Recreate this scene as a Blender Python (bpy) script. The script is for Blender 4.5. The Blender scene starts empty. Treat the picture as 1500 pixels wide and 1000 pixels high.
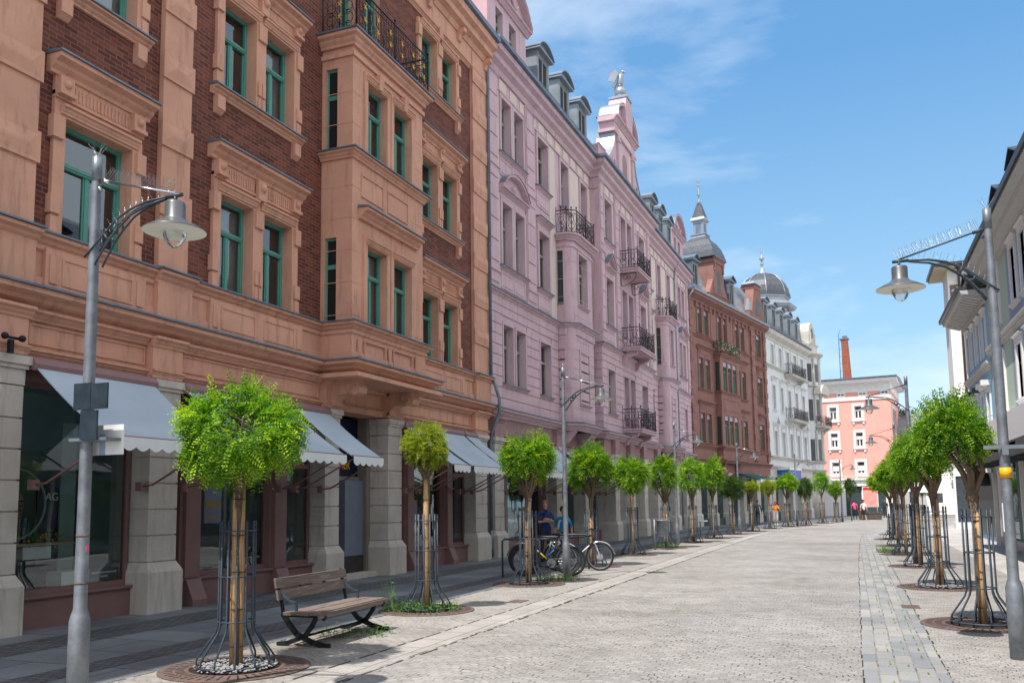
import bpy, bmesh, math, random
import numpy as np
from mathutils import Vector, Matrix
random.seed(7)
S = bpy.context.scene
COL = S.collection
PI = math.pi
rad = math.radians
def gz(y): return -0.0022*y                      # the street falls gently away
def bend(y): return 0.125*((y-52)+math.sqrt((y-52)**2+64))   # the street bends right further on

# ------------------------------------------------------------------ materials
MATS = {}
def M(name): return MATS[name]
def newmat(name):
    m = bpy.data.materials.new(name); m.use_nodes = True
    MATS[name] = m
    nt = m.node_tree; nt.nodes.clear()
    out = nt.nodes.new('ShaderNodeOutputMaterial')
    return m, nt, out
def N(nt, typ, **kw):
    n = nt.nodes.new(typ)
    for k, v in kw.items():
        if k.startswith('_'): setattr(n, k[1:], v)
        else: n.inputs[k.replace('__', ' ')].default_value = v
    return n
def ramp(nt, fac, stops):
    r = nt.nodes.new('ShaderNodeValToRGB')
    while len(r.color_ramp.elements) < len(stops): r.color_ramp.elements.new(0.5)
    for e, (p, c) in zip(r.color_ramp.elements, stops):
        e.position = p; e.color = (c[0], c[1], c[2], 1)
    nt.links.new(fac, r.inputs[0]); return r
def mixc(nt, fac, a, b, mode='MIX'):
    n = nt.nodes.new('ShaderNodeMix'); n.data_type = 'RGBA'; n.blend_type = mode
    for s, v in ((n.inputs[0], fac), (n.inputs[6], a), (n.inputs[7], b)):
        if isinstance(v, (int, float)): s.default_value = v
        elif isinstance(v, (tuple, list)): s.default_value = (v[0], v[1], v[2], 1)
        else: nt.links.new(v, s)
    return n.outputs[2]
def rough_plain(name, col, rough=.85, var=.12, scale=3.0, bump=.15, bscale=60, metal=0, spots=None, spec=.3, stain=0):
    """painted / mineral surface: two noises vary the colour, a fine one gives grain"""
    m, nt, out = newmat(name)
    tc = N(nt, 'ShaderNodeTexCoord'); L = nt.links
    n1 = N(nt, 'ShaderNodeTexNoise', Scale=scale, Detail=6, Roughness=.65)
    L.new(tc.outputs['Object'], n1.inputs['Vector'])
    c0 = [c*(1-var) for c in col]; c1 = [min(1, c*(1+var)) for c in col]
    r = ramp(nt, n1.outputs['Fac'], [(.3, c0), (.7, c1)])
    colr = r.outputs[0]
    if stain:
        mp = N(nt, 'ShaderNodeMapping'); mp.inputs['Scale'].default_value = (2.5, 2.5, .35)
        L.new(tc.outputs['Object'], mp.inputs['Vector'])
        n3 = N(nt, 'ShaderNodeTexNoise', Scale=2.2, Detail=8, Roughness=.7); L.new(mp.outputs[0], n3.inputs['Vector'])
        r3 = ramp(nt, n3.outputs['Fac'], [(.52, (0, 0, 0)), (.75, (stain, stain, stain))])
        colr = mixc(nt, r3.outputs[0], colr, tuple(c*.45 for c in col))
    if spots:
        n2 = N(nt, 'ShaderNodeTexNoise', Scale=spots[0], Detail=8, Roughness=.7)
        L.new(tc.outputs['Object'], n2.inputs['Vector'])
        r2 = ramp(nt, n2.outputs['Fac'], [(spots[1], (0, 0, 0)), (spots[1]+.1, (1, 1, 1))])
        colr = mixc(nt, r2.outputs[0], colr, spots[2])
    p = N(nt, 'ShaderNodeBsdfPrincipled', Roughness=rough, Metallic=metal)
    p.inputs['Specular IOR Level'].default_value = spec
    L.new(colr, p.inputs['Base Color'])
    if bump:
        nb = N(nt, 'ShaderNodeTexNoise', Scale=bscale, Detail=4); L.new(tc.outputs['Object'], nb.inputs['Vector'])
        b = N(nt, 'ShaderNodeBump', Strength=bump, Distance=.01); L.new(nb.outputs['Fac'], b.inputs['Height'])
        L.new(b.outputs[0], p.inputs['Normal'])
    L.new(p.outputs[0], out.inputs[0]); return m
P = rough_plain
P('stucco_terracotta', (.60, .33, .235), var=.11, scale=1.3, bump=.12, stain=.75)
P('stucco_pink', (.57, .41, .455), var=.09, scale=1.1, bump=.1, stain=.7)
P('stucco_pink_side', (.62, .40, .44), var=.07, scale=1.1, bump=.1)
P('stucco_cream', (.66, .56, .50), var=.06, scale=1.3, bump=.1)
P('stucco_brown', (.27, .14, .12), var=.16, scale=1.0, bump=.12, stain=.6)
P('stucco_white', (.68, .70, .71), var=.08, scale=1.0, bump=.1, stain=.5)
P('stucco_grey', (.50, .46, .42), var=.1, scale=1.0, bump=.1, stain=.6)
P('stucco_salmon', (.80, .40, .335), var=.07, scale=.7, bump=.05, stain=.35)
P('paint_white', (.80, .79, .77), var=.04, bump=.05, rough=.6)
P('stucco_lavender', (.34, .39, .48), var=.05, bump=.1)
P('stucco_green', (.50, .60, .48), var=.05, bump=.1)
P('stucco_blue', (.30, .50, .68), var=.06, bump=.1)
P('stucco_ivory', (.88, .86, .80), var=.04, bump=.08)
P('granite', (.52, .485, .44), var=.14, scale=1.8, bump=.3, bscale=90, spots=(60, .6, (.20, .17, .14)), stain=.7)
P('granite_dark', (.20, .18, .16), var=.2, scale=1.8, bump=.3, bscale=90)
P('shopfront_paint', (.22, .125, .12), rough=.45, var=.08, bump=.04)
P('window_green', (.095, .30, .245), rough=.4, var=.08, bump=.03)
P('window_grey', (.34, .34, .30), rough=.5, var=.08, bump=.03)
P('window_white', (.78, .78, .76), rough=.5, var=.04, bump=.03)
P('window_dark', (.05, .07, .075), rough=.4, var=.08, bump=.0)
P('zinc', (.17, .21, .26), rough=.42, var=.25, scale=2.5, bump=.05, metal=.35, spots=(3, .6, (.10, .12, .15)))
P('zinc_mid', (.26, .30, .34), rough=.4, var=.15, scale=2.0, bump=.05, metal=.35)
P('zinc_light', (.34, .37, .41), rough=.38, var=.15, scale=2.0, bump=.05, metal=.5)
P('iron', (.018, .02, .024), rough=.45, var=.3, bump=.1)
P('gilding', (.85, .55, .08), rough=.3, var=.1, bump=.0, metal=.7)
P('steel_painted', (.045, .062, .08), rough=.42, var=.2, scale=8, bump=.05)
P('galvanised', (.23, .25, .28), rough=.5, var=.3, scale=7, bump=.08, bscale=40, metal=.45, spots=(9, .66, (.52, .54, .56)))
P('galvanised_dark', (.20, .225, .25), rough=.45, var=.22, scale=7, bump=.08, metal=.35)
P('lamp_grey', (.15, .155, .165), rough=.35, var=.1, metal=.5, bump=.0)
P('lamp_inside', (.80, .78, .70), rough=.5, var=.05, bump=.0)
P('cast_iron', (.012, .015, .018), rough=.42, var=.3, scale=12, bump=.15)
P('rust', (.13, .092, .08), rough=.85, var=.3, scale=6, bump=.5, bscale=50)
P('rust_dark', (.03, .02, .018), rough=.9, var=.3, scale=6, bump=.3)
P('bark', (.15, .105, .075), rough=.9, var=.35, scale=14, bump=.9, bscale=30)
P('gravel', (.27, .27, .27), rough=.9, var=.35, scale=14, bump=.3, bscale=80)
P('leaf_weed', (.09, .19, .035), rough=.6, var=.3, scale=9, bump=.0)
P('black', (.012, .012, .014), rough=.6, var=.1, bump=.0)
P('rubber', (.02, .02, .021), rough=.7, var=.2, bump=.1)
P('chrome', (.60, .61, .63), rough=.18, var=.05, metal=1, bump=.0)
P('yellow_paint', (.80, .72, .03), rough=.35, var=.05, bump=.0)
P('blue_paint', (.02, .13, .55), rough=.35, var=.05, bump=.0)
P('red_paint', (.65, .02, .02), rough=.35, var=.05, bump=.0)
P('orange_cloth', (.85, .25, .02), rough=.8, var=.1)
P('navy_cloth', (.012, .035, .13), rough=.85, var=.15)
P('turquoise_cloth', (.01, .22, .42), rough=.85, var=.1)
P('denim_light', (.42, .52, .62), rough=.85, var=.1)
P('grey_cloth', (.20, .19, .25), rough=.85, var=.1)
P('pink_cloth', (.75, .12, .32), rough=.85, var=.1)
P('white_cloth', (.80, .72, .70), rough=.85, var=.1)
P('dark_cloth', (.03, .035, .05), rough=.85, var=.1)
P('skin', (.48, .25, .17), rough=.55, var=.08, bump=.0)
P('hair_brown', (.04, .02, .012), rough=.6, var=.3, scale=20)
P('hair_red', (.16, .03, .03), rough=.6, var=.3, scale=20)
P('hair_grey', (.13, .10, .085), rough=.6, var=.3, scale=20)
P('interior_panel', (.30, .42, .38), rough=.8)
P('interior_dark', (.045, .042, .04), rough=.9, var=.3)
P('interior_green', (.25, .36, .32), rough=.9, var=.1)
P('interior_grey', (.40, .40, .38), rough=.9, var=.4, scale=1.2)
P('poster_violet', (.50, .45, .68), rough=.5, var=.1, scale=4)
P('poster_yellow', (.75, .48, .08), rough=.5, var=.1, scale=4)
P('poster_pink', (.78, .35, .30), rough=.5, var=.3, scale=5)
P('sign_navy', (.01, .014, .04), rough=.25, var=.1, bump=.0)
P('sign_white', (.80, .80, .80), rough=.3, var=.03, bump=.0)
P('sign_orange', (.85, .42, .01), rough=.5, var=.05, bump=.0)
P('sign_dark', (.03, .045, .06), rough=.3, var=.3, scale=9, bump=.0)
P('curtain', (.50, .52, .52), rough=.9, var=.15, scale=5)
P('wood_light', (.45, .33, .2), rough=.7, var=.2, scale=9)
P('planter_brown', (.11, .085, .075), rough=.8, var=.2)
P('awning_green', (.02, .11, .10), rough=.7, var=.1)
P('bottle_green', (.03, .12, .03), rough=.1, var=.1, bump=.0)
P('bottle_red', (.25, .03, .01), rough=.1, var=.1, bump=.0)
P('soot_brick', (.03, .03, .03), rough=.9)

def facade_brick(name, c1, c2, mortar, width=.25, row=.0775, msize=.008):
    m, nt, out = newmat(name); L = nt.links
    tc = N(nt, 'ShaderNodeTexCoord'); sx = N(nt, 'ShaderNodeSeparateXYZ'); L.new(tc.outputs['Object'], sx.inputs[0])
    ad = N(nt, 'ShaderNodeMath', _operation='ADD'); L.new(sx.outputs[0], ad.inputs[0]); L.new(sx.outputs[1], ad.inputs[1])
    cx = N(nt, 'ShaderNodeCombineXYZ'); L.new(ad.outputs[0], cx.inputs[0]); L.new(sx.outputs[2], cx.inputs[1])
    b = N(nt, 'ShaderNodeTexBrick', Scale=1, Bias=-.1)
    b.inputs['Brick Width'].default_value = width; b.inputs['Row Height'].default_value = row
    b.inputs['Mortar Size'].default_value = msize; b.inputs['Mortar Smooth'].default_value = .2
    b.inputs['Color1'].default_value = (*c1, 1); b.inputs['Color2'].default_value = (*c2, 1); b.inputs['Mortar'].default_value = (*mortar, 1)
    L.new(cx.outputs[0], b.inputs['Vector'])
    n1 = N(nt, 'ShaderNodeTexNoise', Scale=.8, Detail=8, Roughness=.7); L.new(tc.outputs['Object'], n1.inputs['Vector'])
    r = ramp(nt, n1.outputs['Fac'], [(.3, (.72, .72, .72)), (.7, (1.15, 1.1, 1.1))])
    col = mixc(nt, 1.0, b.outputs['Color'], r.outputs[0], 'MULTIPLY')
    n2 = N(nt, 'ShaderNodeTexNoise', Scale=1.6, Detail=10, Roughness=.8); L.new(tc.outputs['Object'], n2.inputs['Vector'])
    r2 = ramp(nt, n2.outputs['Fac'], [(.67, (0, 0, 0)), (.74, (.45, .45, .45))])
    mf = N(nt, 'ShaderNodeMath', _operation='MULTIPLY'); L.new(r2.outputs[0], mf.inputs[0]); L.new(b.outputs['Fac'], mf.inputs[1])
    col = mixc(nt, mf.outputs[0], col, (.6, .52, .45))
    p = N(nt, 'ShaderNodeBsdfPrincipled', Roughness=.85); p.inputs['Specular IOR Level'].default_value = .3
    L.new(col, p.inputs['Base Color'])
    bp = N(nt, 'ShaderNodeBump', Strength=.5, Distance=.006); bp.invert = True
    L.new(b.outputs['Fac'], bp.inputs['Height']); L.new(bp.outputs[0], p.inputs['Normal'])
    L.new(p.outputs[0], out.inputs[0])
facade_brick('brick_red', (.115, .035, .025), (.24, .075, .048), (.21, .13, .105))
facade_brick('brick_chimney', (.38, .10, .05), (.26, .07, .04), (.30, .2, .15), .3, .1)

def slate(name, c1, c2, rows=.18):
    m, nt, out = newmat(name); L = nt.links
    tc = N(nt, 'ShaderNodeTexCoord'); sx = N(nt, 'ShaderNodeSeparateXYZ'); L.new(tc.outputs['Object'], sx.inputs[0])
    ad = N(nt, 'ShaderNodeMath', _operation='ADD'); L.new(sx.outputs[0], ad.inputs[0]); L.new(sx.outputs[1], ad.inputs[1])
    cx = N(nt, 'ShaderNodeCombineXYZ'); L.new(ad.outputs[0], cx.inputs[0]); L.new(sx.outputs[2], cx.inputs[1])
    b = N(nt, 'ShaderNodeTexBrick', Scale=1)
    b.inputs['Brick Width'].default_value = .24; b.inputs['Row Height'].default_value = rows
    b.inputs['Mortar Size'].default_value = .012
    b.inputs['Color1'].default_value = (*c1, 1); b.inputs['Color2'].default_value = (*c2, 1); b.inputs['Mortar'].default_value = (.05, .05, .06, 1)
    L.new(cx.outputs[0], b.inputs['Vector'])
    p = N(nt, 'ShaderNodeBsdfPrincipled', Roughness=.45); L.new(b.outputs['Color'], p.inputs['Base Color'])
    bp = N(nt, 'ShaderNodeBump', Strength=.6, Distance=.01); bp.invert = True
    L.new(b.outputs['Fac'], bp.inputs['Height']); L.new(bp.outputs[0], p.inputs['Normal'])
    L.new(p.outputs[0], out.inputs[0])
slate('slate', (.20, .21, .235), (.30, .31, .33))
slate('slate_dark', (.05, .06, .075), (.08, .09, .11))

def glass(name, tint=(.75, .8, .8), blend=.25, lo=.10):
    m, nt, out = newmat(name); L = nt.links
    t = N(nt, 'ShaderNodeBsdfTransparent'); t.inputs[0].default_value = (*tint, 1)
    g = N(nt, 'ShaderNodeBsdfGlossy', Roughness=.015); g.inputs[0].default_value = (.78, .88, .95, 1)
    tc = N(nt, 'ShaderNodeTexCoord'); n1 = N(nt, 'ShaderNodeTexNoise', Scale=1.3, Detail=1); L.new(tc.outputs['Object'], n1.inputs['Vector'])
    b = N(nt, 'ShaderNodeBump', Strength=.12, Distance=.02); L.new(n1.outputs['Fac'], b.inputs['Height']); L.new(b.outputs[0], g.inputs['Normal'])
    lw = N(nt, 'ShaderNodeLayerWeight', Blend=blend)
    mr = N(nt, 'ShaderNodeMapRange'); mr.inputs['To Min'].default_value = lo; mr.inputs['To Max'].default_value = .9
    L.new(lw.outputs['Fresnel'], mr.inputs['Value'])
    mx = N(nt, 'ShaderNodeMixShader'); L.new(mr.outputs[0], mx.inputs[0]); L.new(t.outputs[0], mx.inputs[1]); L.new(g.outputs[0], mx.inputs[2])
    L.new(mx.outputs[0], out.inputs[0])
glass('glass', (.55, .62, .62), .24, .15)
glass('shop_glass', (.80, .88, .86), .2, .12)
glass('bulb_glass', (.93, .93, .9), .3, .08)

def awning_cloth():
    m, nt, out = newmat('awning_cloth'); L = nt.links
    tc = N(nt, 'ShaderNodeTexCoord'); n1 = N(nt, 'ShaderNodeTexNoise', Scale=1.2, Detail=6); L.new(tc.outputs['Object'], n1.inputs['Vector'])
    r = ramp(nt, n1.outputs['Fac'], [(.3, (.46, .56, .66)), (.7, (.56, .65, .74))])
    d = N(nt, 'ShaderNodeBsdfDiffuse'); t = N(nt, 'ShaderNodeBsdfTranslucent'); L.new(r.outputs[0], d.inputs[0]); L.new(r.outputs[0], t.inputs[0])
    mx = N(nt, 'ShaderNodeMixShader', Fac=.25); L.new(d.outputs[0], mx.inputs[1]); L.new(t.outputs[0], mx.inputs[2]); L.new(mx.outputs[0], out.inputs[0])
awning_cloth()
P('valance_cloth', (.68, .72, .73), rough=.9, var=.06, scale=4, bump=.05)

def wood_mat():
    m, nt, out = newmat('bench_wood'); L = nt.links
    tc = N(nt, 'ShaderNodeTexCoord'); mp = N(nt, 'ShaderNodeMapping'); mp.inputs['Scale'].default_value = (30, 1.6, 30)
    L.new(tc.outputs['Object'], mp.inputs['Vector'])
    n1 = N(nt, 'ShaderNodeTexNoise', Scale=2, Detail=8, Roughness=.7, Distortion=.6); L.new(mp.outputs[0], n1.inputs['Vector'])
    r = ramp(nt, n1.outputs['Fac'], [(.3, (.085, .06, .05)), (.5, (.165, .125, .105)), (.72, (.32, .27, .235))])
    p = N(nt, 'ShaderNodeBsdfPrincipled', Roughness=.65); L.new(r.outputs[0], p.inputs['Base Color'])
    b = N(nt, 'ShaderNodeBump', Strength=.5, Distance=.004); L.new(n1.outputs['Fac'], b.inputs['Height']); L.new(b.outputs[0], p.inputs['Normal'])
    L.new(p.outputs[0], out.inputs[0])
    m, nt, out = newmat('trunk_wrap'); L = nt.links          # reed matting tied round young trunks
    tc = N(nt, 'ShaderNodeTexCoord'); mp = N(nt, 'ShaderNodeMapping'); mp.inputs['Scale'].default_value = (90, 90, 4)
    L.new(tc.outputs['Object'], mp.inputs['Vector'])
    n1 = N(nt, 'ShaderNodeTexNoise', Scale=1, Detail=4, Roughness=.7); L.new(mp.outputs[0], n1.inputs['Vector'])
    r = ramp(nt, n1.outputs['Fac'], [(.3, (.22, .12, .05)), (.5, (.50, .30, .14)), (.75, (.72, .50, .28))])
    p = N(nt, 'ShaderNodeBsdfPrincipled', Roughness=.8); L.new(r.outputs[0], p.inputs['Base Color'])
    b = N(nt, 'ShaderNodeBump', Strength=.8, Distance=.01); L.new(n1.outputs['Fac'], b.inputs['Height']); L.new(b.outputs[0], p.inputs['Normal'])
    L.new(p.outputs[0], out.inputs[0])
wood_mat()

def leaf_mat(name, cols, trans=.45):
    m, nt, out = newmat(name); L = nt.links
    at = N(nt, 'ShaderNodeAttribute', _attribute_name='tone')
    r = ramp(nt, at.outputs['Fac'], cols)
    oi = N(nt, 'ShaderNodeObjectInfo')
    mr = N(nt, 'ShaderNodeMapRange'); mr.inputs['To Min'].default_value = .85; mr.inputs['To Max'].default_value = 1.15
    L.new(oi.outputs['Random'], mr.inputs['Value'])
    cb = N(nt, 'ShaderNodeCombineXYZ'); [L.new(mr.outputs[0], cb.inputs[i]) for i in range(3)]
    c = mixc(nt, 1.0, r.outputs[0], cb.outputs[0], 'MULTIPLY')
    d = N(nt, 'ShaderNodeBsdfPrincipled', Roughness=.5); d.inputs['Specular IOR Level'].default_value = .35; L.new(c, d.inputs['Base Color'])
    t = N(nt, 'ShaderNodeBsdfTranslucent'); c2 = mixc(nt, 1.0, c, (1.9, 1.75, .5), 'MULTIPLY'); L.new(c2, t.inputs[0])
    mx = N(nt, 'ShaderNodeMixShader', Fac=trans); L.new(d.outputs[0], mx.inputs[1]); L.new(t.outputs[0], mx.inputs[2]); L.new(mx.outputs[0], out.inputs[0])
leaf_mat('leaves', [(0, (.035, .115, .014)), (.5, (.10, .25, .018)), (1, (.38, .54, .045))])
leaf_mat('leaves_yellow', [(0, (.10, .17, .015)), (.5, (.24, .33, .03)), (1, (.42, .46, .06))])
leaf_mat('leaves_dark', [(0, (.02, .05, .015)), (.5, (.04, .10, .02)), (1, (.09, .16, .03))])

# paving ---------------------------------------------------------------
def sett_mat(name, c1, c2, joint, w, h, arc=0, swap=False, msize=.010, moss=0, off=.5, rough=.7, wob=.02, bstr=.6, patch=.12, jmix=1.0):
    m, nt, out = newmat(name); L = nt.links
    tc = N(nt, 'ShaderNodeTexCoord')
    nz = N(nt, 'ShaderNodeTexNoise', Scale=2.2, Detail=3); L.new(tc.outputs['Object'], nz.inputs['Vector'])
    nm = N(nt, 'ShaderNodeVectorMath', _operation='SCALE'); L.new(nz.outputs['Color'], nm.inputs[0]); nm.inputs['Scale'].default_value = wob*4
    va = N(nt, 'ShaderNodeVectorMath', _operation='ADD'); L.new(tc.outputs['Object'], va.inputs[0]); L.new(nm.outputs[0], va.inputs[1])
    sx = N(nt, 'ShaderNodeSeparateXYZ'); L.new(va.outputs[0], sx.inputs[0])
    X, Y = sx.outputs[0], sx.outputs[1]
    if arc:       # segmental arcs: rows bow up across each fan
        mu = N(nt, 'ShaderNodeMath', _operation='MULTIPLY'); L.new(X, mu.inputs[0]); mu.inputs[1].default_value = PI/arc
        sn = N(nt, 'ShaderNodeMath', _operation='SINE'); L.new(mu.outputs[0], sn.inputs[0])
        ab = N(nt, 'ShaderNodeMath', _operation='ABSOLUTE'); L.new(sn.outputs[0], ab.inputs[0])
        m2 = N(nt, 'ShaderNodeMath', _operation='MULTIPLY'); L.new(ab.outputs[0], m2.inputs[0]); m2.inputs[1].default_value = arc*.30
        sb = N(nt, 'ShaderNodeMath', _operation='SUBTRACT'); L.new(Y, sb.inputs[0]); L.new(m2.outputs[0], sb.inputs[1]); Y = sb.outputs[0]
    cx = N(nt, 'ShaderNodeCombineXYZ')
    L.new(Y if swap else X, cx.inputs[0]); L.new(X if swap else Y, cx.inputs[1])
    b = N(nt, 'ShaderNodeTexBrick', Scale=1); b.offset = off
    b.inputs['Brick Width'].default_value = w; b.inputs['Row Height'].default_value = h
    b.inputs['Mortar Size'].default_value = msize; b.inputs['Mortar Smooth'].default_value = .6
    b.inputs['Color1'].default_value = (*c1, 1); b.inputs['Color2'].default_value = (*c2, 1)
    mm = tuple((c1[i]+c2[i])/2*(1-jmix)+joint[i]*jmix for i in range(3))
    b.inputs['Mortar'].default_value = (*mm, 1)
    L.new(cx.outputs[0], b.inputs['Vector'])
    n1 = N(nt, 'ShaderNodeTexNoise', Scale=.55, Detail=8, Roughness=.65); L.new(tc.outputs['Object'], n1.inputs['Vector'])
    r = ramp(nt, n1.outputs['Fac'], [(.3, (1-patch,)*3), (.7, (1+patch,)*3)])
    col = mixc(nt, 1.0, b.outputs['Color'], r.outputs[0], 'MULTIPLY')
    nq = N(nt, 'ShaderNodeTexNoise', Scale=.16, Detail=6, Roughness=.75); L.new(tc.outputs['Object'], nq.inputs['Vector'])
    rq = ramp(nt, nq.outputs['Fac'], [(.34, (.80, .78, .75)), (.5, (1, 1, 1)), (.64, (1, 1, 1)), (.70, (1.16, 1.15, 1.13))])
    col = mixc(nt, 1.0, col, rq.outputs[0], 'MULTIPLY')
    # deep open joints here and there
    n2 = N(nt, 'ShaderNodeTexNoise', Scale=3.5, Detail=4, Roughness=.7); L.new(tc.outputs['Object'], n2.inputs['Vector'])
    r2 = ramp(nt, n2.outputs['Fac'], [(.50, (0, 0, 0)), (.62, (1, 1, 1))])
    f = N(nt, 'ShaderNodeMath', _operation='MULTIPLY'); L.new(r2.outputs[0], f.inputs[0]); L.new(b.outputs['Fac'], f.inputs[1])
    col = mixc(nt, f.outputs[0], col, (.05, .045, .04))
    n4 = N(nt, 'ShaderNodeTexNoise', Scale=45, Detail=3); L.new(tc.outputs['Object'], n4.inputs['Vector'])
    r4 = ramp(nt, n4.outputs['Fac'], [(.3, (.86, .86, .86)), (.7, (1.14, 1.14, 1.14))])
    col = mixc(nt, 1.0, col, r4.outputs[0], 'MULTIPLY')
    if moss:
        n3 = N(nt, 'ShaderNodeTexNoise', Scale=1.7, Detail=5, Roughness=.7); L.new(tc.outputs['Object'], n3.inputs['Vector'])
        r3 = ramp(nt, n3.outputs['Fac'], [(.5, (0, 0, 0)), (.6, (moss, moss, moss))])
        f3 = N(nt, 'ShaderNodeMath', _operation='MULTIPLY'); L.new(r3.outputs[0], f3.inputs[0]); L.new(b.outputs['Fac'], f3.inputs[1])
        col = mixc(nt, f3.outputs[0], col, (.12, .17, .02))
    p = N(nt, 'ShaderNodeBsdfPrincipled', Roughness=rough); p.inputs['Specular IOR Level'].default_value = .35; L.new(col, p.inputs['Base Color'])
    ma = N(nt, 'ShaderNodeMath', _operation='MULTIPLY_ADD'); L.new(b.outputs['Fac'], ma.inputs[0]); ma.inputs[1].default_value = -1; 
    ms = N(nt, 'ShaderNodeMath', _operation='MULTIPLY'); L.new(n4.outputs['Fac'], ms.inputs[0]); ms.inputs[1].default_value = .25; L.new(ms.outputs[0], ma.inputs[2])
    bp = N(nt, 'ShaderNodeBump', Strength=bstr, Distance=.012); L.new(ma.outputs[0], bp.inputs['Height']); L.new(bp.outputs[0], p.inputs['Normal'])
    L.new(p.outputs[0], out.inputs[0])
sett_mat('setts_road', (.262, .25, .236), (.335, .32, .30), (.20, .18, .165), .12, .105, arc=1.5, msize=.009, bstr=.4, jmix=.6, patch=.18, wob=.045)
sett_mat('setts_side', (.27, .255, .237), (.35, .332, .31), (.20, .18, .16), .09, .08, arc=1.1, msize=.008, bstr=.4, jmix=.6, patch=.18, wob=.04)
sett_mat('slab_band', (.31, .295, .275), (.37, .352, .33), (.16, .14, .12), .62, .34, swap=True, msize=.009, wob=.004, patch=.1)
sett_mat('gutter_setts', (.215, .225, .24), (.34, .325, .30), (.26, .24, .21), .46, .168, swap=True, msize=.009, moss=.3, wob=.01, patch=.2, jmix=.6)
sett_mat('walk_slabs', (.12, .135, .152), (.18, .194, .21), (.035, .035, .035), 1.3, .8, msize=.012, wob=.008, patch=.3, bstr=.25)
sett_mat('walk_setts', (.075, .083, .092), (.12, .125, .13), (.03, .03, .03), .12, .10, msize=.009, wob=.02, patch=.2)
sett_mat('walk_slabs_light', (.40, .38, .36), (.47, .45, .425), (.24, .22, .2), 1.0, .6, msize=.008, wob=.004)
P('ground_far', (.22, .21, .20), var=.15, scale=.3)
P('joint_dark', (.035, .03, .025), rough=.95, var=.4, scale=5, spots=(3.5, .6, (.13, .16, .03)))

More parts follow.
